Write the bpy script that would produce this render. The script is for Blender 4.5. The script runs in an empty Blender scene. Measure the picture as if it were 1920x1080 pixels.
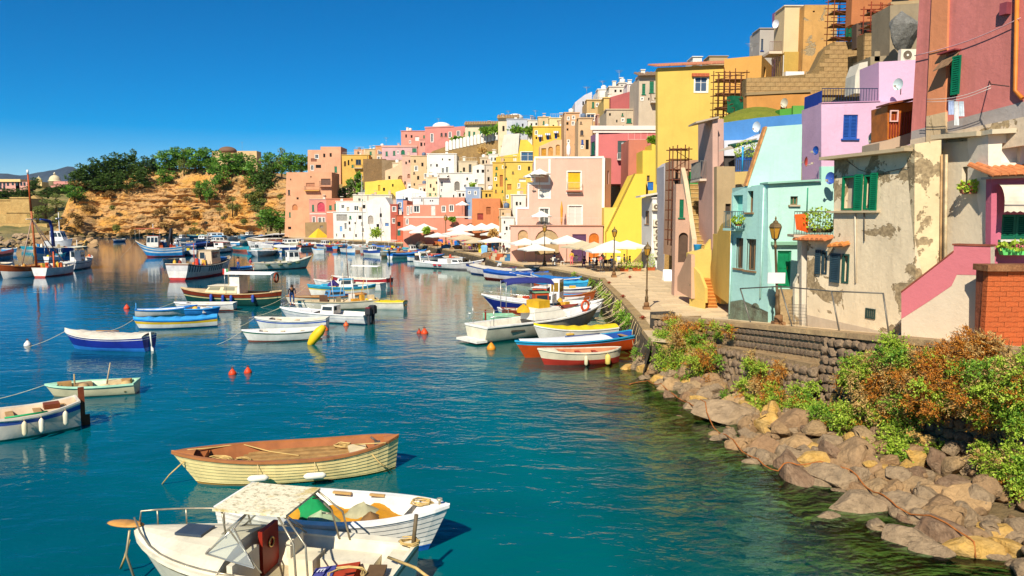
import bpy,bmesh,math,random
from mathutils import Vector,Matrix,Euler,noise as mnoise
from mathutils.geometry import tessellate_polygon
random.seed(7)
R = random.Random(11)
sc = bpy.context.scene
COL = sc.collection
# ------------------------------------------------------------------ camera
F = 1400.0; HZ = 400.0; CH = 8.0
PITCH = math.atan((540 - HZ) / F)
cp,sp = math.cos(PITCH),math.sin(PITCH)
CAM = Vector((0,0,CH))
cd = bpy.data.cameras.new('camera'); cam = bpy.data.objects.new('camera',cd); COL.objects.link(cam)
cd.sensor_width = 36; cd.lens = 36 * F / 1920; cd.clip_end = 30000; cd.clip_start = 0.2
cam.location = CAM; cam.rotation_euler = (math.pi / 2 - PITCH,0,0)
sc.camera = cam
# ------------------------------------------------------------------ sky, sun, exposure
SUN_EL,SUN_AZ = math.radians(41),math.radians(199)     # azimuth measured from +Y towards +X
w = bpy.data.worlds.new('World'); sc.world = w; w.use_nodes = True
nt = w.node_tree; bg = nt.nodes['Background']
sky = nt.nodes.new('ShaderNodeTexSky'); sky.sky_type = 'NISHITA'; sky.sun_disc = False
sky.sun_elevation = SUN_EL; sky.sun_rotation = SUN_AZ
sky.air_density = 1.0; sky.dust_density = 0.0; sky.ozone_density = 4.0; sky.altitude = 2500
hs = nt.nodes.new('ShaderNodeHueSaturation'); hs.inputs['Saturation'].default_value = 1.65; hs.inputs['Value'].default_value = 1.0
nt.links.new(sky.outputs[0],hs.inputs['Color']); nt.links.new(hs.outputs[0],bg.inputs[0])
bg.inputs[1].default_value = 0.074
ld = bpy.data.lights.new('sun','SUN'); sun = bpy.data.objects.new('sun',ld); COL.objects.link(sun)
ld.energy = 4.6; ld.angle = math.radians(0.5); ld.color = (1.0,0.93,0.80)
SUND = Vector((-math.sin(SUN_AZ) * math.cos(SUN_EL),-math.cos(SUN_AZ) * math.cos(SUN_EL),-math.sin(SUN_EL)))
sun.rotation_euler = SUND.to_track_quat('-Z','Y').to_euler(); sun.location = (0,-20,60)
vs = sc.view_settings; vs.view_transform = 'Standard'; vs.look = 'None'; vs.exposure = 0.56; vs.gamma = 1.0; vs.use_curve_mapping = False
sc.cycles.use_denoising = True; sc.cycles.max_bounces = 6; sc.cycles.diffuse_bounces = 3; sc.cycles.glossy_bounces = 3
sc.cycles.transparent_max_bounces = 8; sc.cycles.caustics_reflective = False; sc.cycles.caustics_refractive = False
# ------------------------------------------------------------------ picture point -> place in the world
def ray(px,py):
	xc,yc = (px - 960) / F,(540 - py) / F
	return Vector((xc,cp + yc * sp,-sp + yc * cp))
def at(px,py,Y):                      # point seen at (px, py) at ground distance Y
	d = ray(px,py); return CAM + d * (Y / d.y)
def gz(px,py,z=0.0):                  # point seen at (px, py) on the level z
	d = ray(px,py); return CAM + d * ((z - CH) / d.z)
class Plane:                            # vertical plane through two ground points
	def __init__(s,a,b=None):
		if b is None: a,b = (a_(a)),(b_(a))
		s.A = Vector((a[0],a[1],0)); B = Vector((b[0],b[1],0))
		s.u = (B - s.A).normalized(); s.n = Vector((s.u.y,-s.u.x,0))
		if s.n.dot(Vector((0,0,0)) - s.A) < 0: s.n = -s.n
	def hit(s,px,py):
		d = ray(px,py); t = (s.A - CAM).dot(s.n) / d.dot(s.n); return CAM + d * t
	def sz(s,px,py):
		p = s.hit(px,py); return ((p - s.A).dot(s.u),p.z)
	def P(s,sv,z,d=0.0): return s.A + s.u * sv + s.n * d + Vector((0,0,z))
	def off(s,d):
		q = Plane.__new__(Plane); q.A = s.A + s.n * d; q.u = s.u; q.n = s.n; return q
def PY(Y): return Plane((-10,Y),(10,Y))
def PP(a,b):                           # plane through picture columns a=(px,Y), b=(px,Y)
	return Plane(((a[0] - 960) / F * a[1] * 1.0,a[1]),((b[0] - 960) / F * b[1],b[1]))
# ------------------------------------------------------------------ materials
def lin(c):
	if isinstance(c,str):
		c = [int(c[i:i + 2],16) / 255 for i in (0,2,4)]
		c = [x / 12.92 if x <= .04045 else ((x + .055) / 1.055) ** 2.4 for x in c]
	return tuple(c)
MC = {}
def newmat(name):
	m = bpy.data.materials.new(name); m.use_nodes = True
	return m,m.node_tree,m.node_tree.nodes['Principled BSDF']
def N(nt,t,**k):
	n = nt.nodes.new(t)
	for a,b in k.items(): setattr(n,a,b)
	return n
def setin(n,**k):
	for a,b in k.items(): n.inputs[a.replace('_',' ')].default_value = b
def ramp(nt,src,pts):
	r = N(nt,'ShaderNodeValToRGB'); e = r.color_ramp.elements
	while len(e) < len(pts): e.new(0.5)
	for i,(p,c) in enumerate(pts):
		e[i].position = p; e[i].color = (c,c,c,1) if not isinstance(c,tuple) else (*c,1)
	nt.links.new(src,r.inputs[0]); return r.outputs[0]
def mixc(nt,fac,a,b,mode='MIX'):
	m = N(nt,'ShaderNodeMix',data_type='RGBA',blend_type=mode)
	for s,v in ((0,fac),(6,a),(7,b)):
		if hasattr(v,'links'): nt.links.new(v,m.inputs[s])
		elif s == 0: m.inputs[0].default_value = v
		else: m.inputs[s].default_value = (*v,1)
	return m.outputs[2]
def noise(nt,co,scale,detail=4,rough=.55,dist=0):
	n = N(nt,'ShaderNodeTexNoise'); setin(n,Scale=scale,Detail=detail,Roughness=rough,Distortion=dist)
	if co is not None: nt.links.new(co,n.inputs['Vector'])
	return n.outputs[0]
def mapco(nt,scale=(1,1,1),kind='Object'):
	t = N(nt,'ShaderNodeTexCoord'); m = N(nt,'ShaderNodeMapping'); m.inputs['Scale'].default_value = scale
	nt.links.new(t.outputs[kind],m.inputs[0]); return m.outputs[0]
def bump(nt,b,h,dist=.02,strength=1.0):
	n = N(nt,'ShaderNodeBump'); setin(n,Distance=dist,Strength=strength)
	nt.links.new(h,n.inputs['Height']); nt.links.new(n.outputs[0],b.inputs['Normal']); return n
def mul(c,k): return tuple(min(1,x * k) for x in c)
def mat(col,rough=.6,var=.18,scale=2.5,bmp=0.0,metal=0.0,spec=.3,coat=0,key=''):
	k = ('m',col,rough,var,scale,bmp,metal,key)
	if k in MC: return MC[k]
	c = lin(col); m,nt,b = newmat('paint')
	co = mapco(nt)
	n = noise(nt,co,scale,5,.6)
	f = ramp(nt,n,[(.3,0),(.7,1)])
	nt.links.new(mixc(nt,f,mul(c,1 - var),mul(c,1 + var * .6)),b.inputs['Base Color'])
	setin(b,Roughness=rough,Metallic=metal); b.inputs['Specular IOR Level'].default_value = spec
	if bmp: bump(nt,b,noise(nt,co,scale * 6,4),bmp)
	MC[k] = m; return m
def plaster(col,dirt=.35,stain=.4,peel=0.0,pcol='a08a68',bmp=.02,size=1.0):
	k = ('p',col,dirt,stain,peel,pcol,size)
	if k in MC: return MC[k]
	c = lin(col); g_ = .3 * c[0] + .59 * c[1] + .11 * c[2]; c = tuple(lerp(x,g_ * k_,.14) for x,k_ in zip(c,(1.12,1.0,.84))); m,nt,b = newmat('plaster')
	co = mapco(nt); big = noise(nt,co,.35 * size,5,.65,.4); fine = noise(nt,co,5 * size,6,.7)
	v = mixc(nt,ramp(nt,big,[(.25,0),(.75,1)]),mul(c,1 - .36 * dirt),mul(c,1 + .14 * dirt))
	v = mixc(nt,ramp(nt,fine,[(.35,.35 * dirt),(.65,0)]),v,mul(c,.68))
	st = noise(nt,mapco(nt,(1.4 * size,1.4 * size,.10 * size)),1.6,5,.7)        # rain streaks
	v = mixc(nt,ramp(nt,st,[(.54,0),(.78,.55 * stain)]),v,mul((c[0] * .6 + .05,c[1] * .55 + .04,c[2] * .5 + .03),.75))
	if peel:
		pn = noise(nt,co,.55 * size,8,.62,.6)
		pf = ramp(nt,pn,[(.63 - .16 * peel,0),(.64 - .16 * peel,1)])
		pc = mixc(nt,ramp(nt,noise(nt,co,7,5),[(.4,0),(.6,1)]),mul(lin(pcol),.7),mul(lin(pcol),1.15))
		v = mixc(nt,pf,v,pc)
		sub = N(nt,'ShaderNodeMath',operation='SUBTRACT'); nt.links.new(fine,sub.inputs[0]); nt.links.new(pf,sub.inputs[1])
		h = sub.outputs[0]
	else: h = fine
	nt.links.new(v,b.inputs['Base Color']); setin(b,Roughness=.9); b.inputs['Specular IOR Level'].default_value = .15
	bump(nt,b,h,bmp,.7)
	MC[k] = m; return m
def stone(col,col2,scale=1.2,rough=.9,bmp=.05,rnd=.0,key='s'):
	k = (key,col,col2,scale,rnd)
	if k in MC: return MC[k]
	m,nt,b = newmat('stone'); co = mapco(nt)
	f = ramp(nt,noise(nt,co,scale,7,.65,.3),[(.32,0),(.68,1)])
	v = mixc(nt,f,lin(col),lin(col2))
	v = mixc(nt,ramp(nt,noise(nt,co,scale * 9,5,.7),[(.3,.6),(.6,0)]),v,mul(lin(col),.45)); v = mixc(nt,ramp(nt,noise(nt,co,scale * 3.2,8,.75,1.2),[(.37,.55),(.44,0)]),v,mul(lin(col),.42))
	if rnd:
		oi = N(nt,'ShaderNodeObjectInfo')
		r1 = ramp(nt,oi.outputs['Random'],[(0,(.66,.52,.44)),(.2,(1.0,.80,.60)),(.4,(.82,.76,.70)),(.6,(1.2,1.0,.78)),(.8,(.72,.52,.44)),(1,(1.0,.9,.78))])
		v = mixc(nt,rnd,v,r1,'MULTIPLY')
	nt.links.new(v,b.inputs['Base Color']); setin(b,Roughness=rough); b.inputs['Specular IOR Level'].default_value = .2
	bump(nt,b,noise(nt,co,scale * 5,8,.7),bmp)
	MC[k] = m; return m
def leaf(col,col2,key='l'):
	k = (key,col,col2)
	if k in MC: return MC[k]
	m,nt,b = newmat('leaf')
	g = N(nt,'ShaderNodeNewGeometry'); f = g.outputs['Random Per Island']
	nt.links.new(mixc(nt,f,lin(col),lin(col2)),b.inputs['Base Color'])
	setin(b,Roughness=.55); b.inputs['Specular IOR Level'].default_value = .25
	tr = N(nt,'ShaderNodeBsdfTranslucent'); nt.links.new(mixc(nt,f,lin(col),lin(col2)),tr.inputs[0])
	mx = N(nt,'ShaderNodeMixShader'); mx.inputs[0].default_value = .3
	nt.links.new(b.outputs[0],mx.inputs[1]); nt.links.new(tr.outputs[0],mx.inputs[2])
	nt.links.new(mx.outputs[0],nt.nodes['Material Output'].inputs[0])
	MC[k] = m; return m
def glass(col='1c2a33'):
	k = ('g',col)
	if k in MC: return MC[k]
	m,nt,b = newmat('glass'); b.inputs['Base Color'].default_value = (*lin(col),1); setin(b,Roughness=.08)
	b.inputs['Specular IOR Level'].default_value = .5
	MC[k] = m; return m
# ------------------------------------------------------------------ mesh builder
ORG = {}
class MB:
	def __init__(s): s.v = []; s.f = []; s.m = []; s.sm = []
	def face(s,pts,mi=0,smooth=False):
		i = len(s.v); s.v += [tuple(p) for p in pts]; s.f.append(tuple(range(i,i + len(pts)))); s.m.append(mi); s.sm.append(smooth)
	def add(s,vs,fs,mi=0,smooth=False):
		i = len(s.v); s.v += [tuple(p) for p in vs]
		for f in fs: s.f.append(tuple(i + k for k in f)); s.m.append(mi); s.sm.append(smooth)
	def obox(s,o,a,b,c,mi=0):       # corner + three edge vectors
		o,a,b,c = Vector(o),Vector(a),Vector(b),Vector(c)
		vs = [o,o + a,o + a + b,o + b,o + c,o + a + c,o + a + b + c,o + b + c]
		fs = [(0,3,2,1),(4,5,6,7),(0,1,5,4),(1,2,6,5),(2,3,7,6),(3,0,4,7)]
		if a.cross(b).dot(c) < 0: fs = [f[::-1] for f in fs]
		s.add(vs,fs,mi)
	def box(s,cx,cy,z0,sx,sy,sz,rz=0,mi=0):   # z0 is the underside
		a = Vector((math.cos(rz),math.sin(rz),0)) * sx; b = Vector((-math.sin(rz),math.cos(rz),0)) * sy
		s.obox(Vector((cx,cy,z0)) - a / 2 - b / 2,a,b,(0,0,sz),mi)
	def pbox(s,pl,s0,s1,z0,z1,d0,d1,mi=0):
		s.obox(pl.P(s0,z0,d0),pl.u * (s1 - s0),Vector((0,0,z1 - z0)),pl.n * (d1 - d0),mi)
	def tube(s,pts,r,n=6,mi=0,caps=True,smooth=True):
		pts = [Vector(p) for p in pts]; rs = r if isinstance(r,(list,tuple)) else [r] * len(pts)
		base = len(s.v); prev = None
		for i,p in enumerate(pts):
			t = (pts[min(i + 1,len(pts) - 1)] - pts[max(i - 1,0)])
			t = t.normalized() if t.length > 1e-9 else Vector((0,0,1))
			if prev is None:
				q = t.orthogonal().normalized()
			else:
				q = (prev - t * prev.dot(t)); q = q.normalized() if q.length > 1e-6 else t.orthogonal().normalized()
			prev = q; w2 = t.cross(q)
			for k in range(n):
				a = 2 * math.pi * k / n; s.v.append(tuple(p + (q * math.cos(a) + w2 * math.sin(a)) * rs[i]))
		for i in range(len(pts) - 1):
			for k in range(n):
				a = base + i * n + k; b = base + i * n + (k + 1) % n
				s.f.append((a,b,b + n,a + n)); s.m.append(mi); s.sm.append(smooth)
		if caps:
			s.f.append(tuple(base + k for k in range(n))[::-1]); s.m.append(mi); s.sm.append(False)
			e = base + (len(pts) - 1) * n
			s.f.append(tuple(e + k for k in range(n))); s.m.append(mi); s.sm.append(False)
	def lathe(s,prof,c=(0,0,0),n=12,mi=0,smooth=True,ax=None):
		base = len(s.v); c = Vector(c)
		for r,z in prof:
			for k in range(n):
				a = 2 * math.pi * k / n; s.v.append((c.x + r * math.cos(a),c.y + r * math.sin(a),c.z + z))
		for i in range(len(prof) - 1):
			for k in range(n):
				a = base + i * n + k; b = base + i * n + (k + 1) % n
				s.f.append((a,b,b + n,a + n)); s.m.append(mi); s.sm.append(smooth)
		s.f.append(tuple(base + k for k in range(n))[::-1]); s.m.append(mi); s.sm.append(False)
		e = base + (len(prof) - 1) * n
		s.f.append(tuple(e + k for k in range(n))); s.m.append(mi); s.sm.append(False)
	def prism(s,pl,poly,thick,holes=(),hdepth=.25,mi=0):
		"""facade: polygon in (s,z) of plane pl, holes cut through, extruded away from the camera"""
		loops = [list(poly)] + [list(h) for h in holes]
		flat = [p for lp in loops for p in lp]
		try:
			tris = tessellate_polygon([[Vector((p[0],p[1],0)) for p in lp] for lp in loops])
		except Exception:
			tris = []
		base = len(s.v); s.v += [tuple(pl.P(p[0],p[1])) for p in flat]
		for t in tris:
			a,b,c = (Vector(s.v[base + i]) for i in t)
			nn = (b - a).cross(c - a)
			if nn.length < 1e-7: continue
			t = tuple(t) if nn.dot(pl.n) > 0 else tuple(t)[::-1]
			s.f.append(tuple(base + i for i in t)); s.m.append(mi); s.sm.append(False)
		back = len(s.v); s.v += [tuple(pl.P(p[0],p[1],-thick)) for p in poly]
		n = len(poly)
		for i in range(n):
			j = (i + 1) % n; s.f.append((base + i,base + j,back + j,back + i)); s.m.append(mi); s.sm.append(False)
		s.f.append(tuple(back + i for i in range(n))); s.m.append(mi); s.sm.append(False)
		o = n
		for h in holes:
			k = len(h); hb = len(s.v); s.v += [tuple(pl.P(p[0],p[1],-hdepth)) for p in h]
			for i in range(k):
				j = (i + 1) % k; s.f.append((base + o + i,base + o + j,hb + j,hb + i)); s.m.append(mi); s.sm.append(False)
			o += k
	def build(s,name,mats,parent=None,local=False,fixn=False):
		me = bpy.data.meshes.new(name)
		off = Vector((0,0,0)) if (parent is None or local) else ORG.get(parent.name,Vector((0,0,0)))
		me.from_pydata([(x - off.x,y - off.y,z - off.z) for x,y,z in s.v],[],s.f)
		if not isinstance(mats,(list,tuple)): mats = [mats]
		for m in mats: me.materials.append(m)
		me.polygons.foreach_set('material_index',s.m); me.polygons.foreach_set('use_smooth',s.sm)
		if fixn:
			bm = bmesh.new(); bm.from_mesh(me); bmesh.ops.remove_doubles(bm,verts=bm.verts,dist=1e-4)
			bmesh.ops.recalc_face_normals(bm,faces=bm.faces); bm.to_mesh(me); bm.free()
		me.update()
		o = bpy.data.objects.new(name,me); COL.objects.link(o)
		if parent is not None:
			o.parent = parent; ORG[o.name] = off
		return o
def thing(name,label,cat,loc=(0,0,0),rz=0,group=None):
	o = bpy.data.objects.new(name,None); COL.objects.link(o); o.location = loc; o.rotation_euler = (0,0,rz)
	o.empty_display_size = .2
	ORG[o.name] = Vector(loc); tag(o,label,cat,group); return o
def tag(o,label,cat,group=None):
	o['label'] = label; o['category'] = cat
	if group: o['group'] = group
	return o
def struct(o): o['kind'] = 'structure'; return o
def stuff(o): o['kind'] = 'stuff'; return o
def link(name,me,parent=None,loc=(0,0,0),rot=(0,0,0),scale=(1,1,1)):
	o = bpy.data.objects.new(name,me); COL.objects.link(o)
	if parent is not None: o.parent = parent; loc = Vector(loc) - ORG.get(parent.name,Vector((0,0,0)))
	o.location = loc; o.rotation_euler = rot; o.scale = scale; return o
def dup(root,loc,rz,label=None,group=None,scale=None):
	r = root.copy(); COL.objects.link(r); r.location = loc; r.rotation_euler = (0,0,rz)
	if label: r['label'] = label
	if group: r['group'] = group
	if scale: r.scale = scale
	for ch in list(root.children):
		c = ch.copy(); COL.objects.link(c); c.parent = r
		for g in ch.children:
			d = g.copy(); COL.objects.link(d); d.parent = c
	return r
def ico(me_name,rx,ry,rz,jit,seed,mats,npts=16,boxy=0):
	"""angular boulder: bevelled hull of random points, lightly displaced"""
	r = random.Random(seed); bm = bmesh.new()
	for i in range(npts):
		d = Vector((r.gauss(0,1),r.gauss(0,1),r.gauss(0,1))).normalized() * (1 - jit * r.random())
		if boxy: d = d.lerp(d / max(abs(x) for x in d),boxy)
		bm.verts.new((d.x * rx,d.y * ry,d.z * rz))
	res = bmesh.ops.convex_hull(bm,input=bm.verts)
	bmesh.ops.delete(bm,geom=[v for v in bm.verts if not v.link_faces],context='VERTS')
	bmesh.ops.dissolve_limit(bm,angle_limit=.25,verts=bm.verts,edges=bm.edges)
	bmesh.ops.bevel(bm,geom=list(bm.edges),offset=.13 * min(rx,ry,rz),segments=2,affect='EDGES',profile=.6)
	for v in bm.verts:
		L = Vector((v.co.x / rx,v.co.y / ry,v.co.z / rz)).length
		if L > 1 + .3 * boxy: v.co *= (1 + .3 * boxy) / L
	bmesh.ops.triangulate(bm,faces=bm.faces)
	if npts < 17 or npts > 20:
		bmesh.ops.subdivide_edges(bm,edges=bm.edges,cuts=1,use_grid_fill=True)
		for v in bm.verts: v.co *= 1 + .10 * mnoise.noise(v.co / max(rx,.01) * 2.2 + Vector((seed,0,0))) + .03 * mnoise.noise(v.co / max(rx,.01) * 7)
	me = bpy.data.meshes.new(me_name); bm.to_mesh(me); bm.free()
	for m in (mats if isinstance(mats,list) else [mats]): me.materials.append(m)
	return me
def lerp(a,b,t): return a + (b - a) * t
def interp(tab,x):
	if x <= tab[0][0]: return tab[0][1:]
	for p,q in zip(tab,tab[1:]):
		if x <= q[0]:
			t = (x - p[0]) / (q[0] - p[0]); return tuple(lerp(a,b,t) for a,b in zip(p[1:],q[1:]))
	return tab[-1][1:]
def fbm(x,y,z,o=4): return mnoise.fractal(Vector((x,y,z)),1.0,2.0,o)
# ================================================================== SETTING
# ---- sea
def build_sea():
	m,nt,b = newmat('sea_water')
	g = N(nt,'ShaderNodeNewGeometry'); pos = g.outputs['Position']
	mp = N(nt,'ShaderNodeMapping'); mp.inputs['Scale'].default_value = (.55,1.0,1); mp.inputs['Rotation'].default_value = (0,0,.25)
	nt.links.new(pos,mp.inputs[0]); co = mp.outputs[0]
	n1 = noise(nt,co,.8,3,.55,.4); n2 = noise(nt,co,3.0,3,.6,.3); n3 = noise(nt,co,.16,2,.5)
	def mad(a,k,c):
		x = N(nt,'ShaderNodeMath',operation='MULTIPLY_ADD'); nt.links.new(a,x.inputs[0]); x.inputs[1].default_value = k
		if hasattr(c,'links'): nt.links.new(c,x.inputs[2])
		else: x.inputs[2].default_value = c
		return x.outputs[0]
	h = mad(n1,1.0,mad(n2,.28,0.0)); h = mad(n3,1.6,h)
	sy = N(nt,'ShaderNodeSeparateXYZ'); nt.links.new(pos,sy.inputs[0]); calm = ramp(nt,mad(sy.outputs[1],1 / 140,0.0),[(.12,1),(.45,.32),(.8,.16)])
	hm_ = N(nt,'ShaderNodeMath',operation='MULTIPLY'); nt.links.new(h,hm_.inputs[0]); nt.links.new(calm,hm_.inputs[1]); h = hm_.outputs[0]
	# depth of the water: shallow over the rocks along the shore line
	A = Vector((5.0,37.5,0)); B = Vector((9.3,13.0,0)); dn = Vector(((B - A).y,-(B - A).x,0)).normalized()
	if dn.x > 0: dn = -dn
	dt = N(nt,'ShaderNodeVectorMath',operation='DOT_PRODUCT'); nt.links.new(pos,dt.inputs[0]); dt.inputs[1].default_value = dn
	dist = mad(dt.outputs['Value'],1.0,-A.dot(dn)); dist = mad(noise(nt,pos,.5,3),2.2,dist)
	shallow = ramp(nt,mad(dist,1 / 9.0,0.0),[(.16,1),(.85,0)])
	deep = ramp(nt,mad(dist,1 / 60.0,0.0),[(0,(.0,.13,.10)),(.18,(.0,.096,.105)),(.6,(.0,.066,.108)),(1,(.0,.050,.105))])
	patch = ramp(nt,noise(nt,pos,.12,3,.5,.5),[(.35,.8),(.65,1.15)])
	dm = N(nt,'ShaderNodeMix',data_type='RGBA',blend_type='MULTIPLY'); dm.inputs[0].default_value = 1
	nt.links.new(deep,dm.inputs[6]); nt.links.new(patch,dm.inputs[7])
	nt.links.new(dm.outputs[2],b.inputs['Base Color'])
	setin(b,Roughness=.04,IOR=1.33); b.inputs['Specular IOR Level'].default_value = .5
	bp = N(nt,'ShaderNodeBump'); setin(bp,Distance=.09,Strength=.85); nt.links.new(h,bp.inputs['Height'])
	nt.links.new(bp.outputs[0],b.inputs['Normal'])
	tr = N(nt,'ShaderNodeBsdfTransparent'); tr.inputs[0].default_value = (.52,.80,.62,1)
	gl = N(nt,'ShaderNodeBsdfGlossy'); gl.inputs['Roughness'].default_value = .04; nt.links.new(bp.outputs[0],gl.inputs['Normal'])
	fr = N(nt,'ShaderNodeFresnel'); fr.inputs[0].default_value = 1.33; nt.links.new(bp.outputs[0],fr.inputs['Normal'])
	cl = N(nt,'ShaderNodeMixShader'); nt.links.new(fr.outputs[0],cl.inputs[0]); nt.links.new(tr.outputs[0],cl.inputs[1]); nt.links.new(gl.outputs[0],cl.inputs[2])
	mx = N(nt,'ShaderNodeMixShader'); nt.links.new(shallow,mx.inputs[0]); nt.links.new(b.outputs[0],mx.inputs[1]); nt.links.new(cl.outputs[0],mx.inputs[2])
	nt.links.new(mx.outputs[0],nt.nodes['Material Output'].inputs[0])
	mb = MB(); mb.face([(-9000,-60,0),(9000,-60,0),(9000,16000,0),(-9000,16000,0)])
	struct(mb.build('sea',m))
	mb = MB(); sm = stone('7a7438','a09850',.8,bmp=.1,key='bed')
	nx,ny = 26,40; vs = []; fs = []
	for j in range(ny):
		for i in range(nx):
			Y = lerp(8,46,j / (ny - 1)); xs = lerp(9.6,4.6,(Y - 12) / 26); x = xs + 3 - 14 * i / (nx - 1)
			z = min(.3,-(xs - x) * .28) - .25 + .35 * fbm(x * .6,Y * .6,3)
			vs.append((x,Y,min(z,-.05)))
	for j in range(ny - 1):
		for i in range(nx - 1): a = j * nx + i; fs.append((a,a + nx,a + nx + 1,a + 1))
	mb.add(vs,fs,0,True); struct(mb.build('seabed',sm))
build_sea()

# ---- hillside under the town: columns (px, base y, base Y, ridge y, ridge Y)
HILL = [(500,438,232,345,275),(540,437,222,330,262),(580,437,206,318,250),(640,441,186,318,242),(700,444,173,300,236),
		(760,442,163,272,232),(820,442,154,262,224),(880,446,143,250,212),(950,472,118,235,192),
		(1060,488,103,205,166),(1130,497,95,180,146),(1200,505,86,165,128),(1260,518,74,150,112),
		(1330,540,62,120,100),(1420,560,54,110,94),(1500,570,50,70,88),(1600,590,47,30,80),(1700,600,44,10,66),
		(1900,600,40,0,56),(2300,600,38,0,56)]
def hillY(px,py):
	yb,Yb,yr,Yr = interp(HILL,px); return lerp(Yb,Yr,(yb - py) / (yb - yr))
def build_hill():
	mb = MB(); vs = []; fs = []; cols = [500 + 20 * i for i in range(91)]; n = 14
	for px in cols:
		yb,Yb,yr,Yr = interp(HILL,px)
		for j in range(n + 1):
			t = j / n; p = at(px,lerp(yb,yr,t),lerp(Yb,Yr,t) + 4)
			p.z += 1.0 * fbm(p.x * .1,p.y * .1,2) - 2.0 - (1.5 if t > .9 else 0); vs.append(p)
		p = at(px,yr + 40,Yr + 60); p.z = max(p.z - 8,2); vs.append(p)
	k = n + 2
	for i in range(len(cols) - 1):
		for j in range(k - 1): a = i * k + j; fs.append((a,a + k,a + k + 1,a + 1))
	mb.add(vs,fs,0,True); struct(mb.build('hillside',stone('9a8058','6e6a3a',.3,bmp=.1,key='hill')))
build_hill()

# ---- quay
QZ = 1.7
QE = [(1222,640),(1206,619),(1193,598),(1167,567),(1133,533),(1124,521),(1080,511),(1029,502),(984,497),(927,489),(909,482),(872,473),
	  (841,468),(819,464),(791,459),(760,456),(700,452),(640,450),(560,447),(530,443)]
QP = [gz(x,y,QZ) for x,y in QE]
def paving(col,col2,s=1.0):
	m,nt,b = newmat('paving'); co = mapco(nt)
	f = ramp(nt,noise(nt,co,.7,6,.65),[(.3,0),(.7,1)])
	v = mixc(nt,f,lin(col),lin(col2)); v = mixc(nt,ramp(nt,noise(nt,co,6,5,.7),[(.35,.4),(.6,0)]),v,mul(lin(col),.5))
	oi = N(nt,'ShaderNodeObjectInfo'); r = ramp(nt,oi.outputs['Random'],[(0,.8),(1,1.12)])
	v = mixc(nt,.8,v,r,'MULTIPLY')
	nt.links.new(v,b.inputs['Base Color']); setin(b,Roughness=.85); bump(nt,b,noise(nt,co,9,5),.02); return m
PAVE = paving('e8cca0','ccb084')
def build_quay():
	top = [Vector((p.x,p.y,QZ)) for p in QP] + [Vector((-60,300,QZ)),Vector((90,300,QZ)),Vector((90,34,QZ)),Vector((11,34,QZ))]
	mb = MB(); tris = tessellate_polygon([[Vector((p.x,p.y,0)) for p in top]])
	for t in tris:
		a,b,c = (top[i] for i in t); pts = [a,b,c]
		if (b - a).cross(c - a).z < 0: pts = [a,c,b]
		mb.face(pts,0)
	q = struct(mb.build('quay',PAVE))
	# quay wall: battered rubble face
	mb = MB(); pts = [Vector((9.4,36.0,0))] + [Vector((p.x,p.y,0)) for p in QP]
	for a,b in zip(pts,pts[1:]):
		n = Vector(((b - a).y,-(b - a).x,0)).normalized()
		if n.dot(Vector((-20,60,0)) - a) < 0: n = -n
		k = max(1,int((b - a).length / 1.0)); prev = None
		for i in range(k + 1):
			p = a.lerp(b,i / k); row = []
			for j,z in enumerate((QZ - .003,QZ - .22,1.1,.6,.1,-.8)):
				d = (.0,.05,.12,.2,.32,.5)[j] + (.12 * fbm(p.x,p.y,z * 2 + 9) if 1 < j < 5 else 0); row.append(p + n * d + Vector((0,0,z)))
			if prev:
				for j in range(5): mb.face([prev[j],prev[j + 1],row[j + 1],row[j]],1 if j == 0 else 0)
			prev = row
	w_ = mb.build('quay_wall',[stone('4a4034','7a6a50',1.5,bmp=.12,key='qw'),stone('b89a6a','8a7454',1.2,key='qe')]); w_['kind'] = 'structure'
	# paving slabs near the camera, each its own piece
	meshes = []
	for i in range(4):
		b2 = MB(); L,W = 1.78 + .05 * i,1.22
		b2.obox((-L / 2,-W / 2,0),(L,0,0),(0,W,0),(0,0,.025)); o = b2.build('paving_slab',PAVE); meshes.append(o.data); bpy.data.objects.remove(o)
	ang = math.atan2(-1.0,.12)
	for r in range(34):
		for c in range(8):
			y = 38.6 + r * 1.27; xe = interp([(37,7.1),(44.5,7.5),(52.8,7.9),(66,8.25),(90,8)],y)[0] + .5
			x = xe + .95 + c * 1.88 + (.9 if r % 2 else 0)
			if x > interp([(38,10.8),(41,12),(50,14),(60,13.2),(82,14)],y)[0]: continue
			link('paving_slab',meshes[R.randrange(4)],q,(x,y,QZ - .018 + R.uniform(-.004,.004)),(R.uniform(-.002,.002),R.uniform(-.002,.002),.02))
	for p,pq in zip(QP[1:6],QP[2:6]):
		d = pq - p; k = int(d.length / 1.4)
		for i in range(k):
			a = p + d * (i / k); b2 = p + d * ((i + .97) / k); nn = Vector((d.y,-d.x,0)).normalized()
			if nn.x < 0: nn = -nn
			e = MB(); e.obox(Vector((a.x,a.y,QZ - .2)) - nn * .04,Vector((b2.x - a.x,b2.y - a.y,0)),nn * .55,(0,0,.235 + R.uniform(-.01,.01))); e.build('kerb_stone',stone('b89a6a','8a7454',1.2,key='qe'),q)
	return q
QUAY = build_quay()

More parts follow.
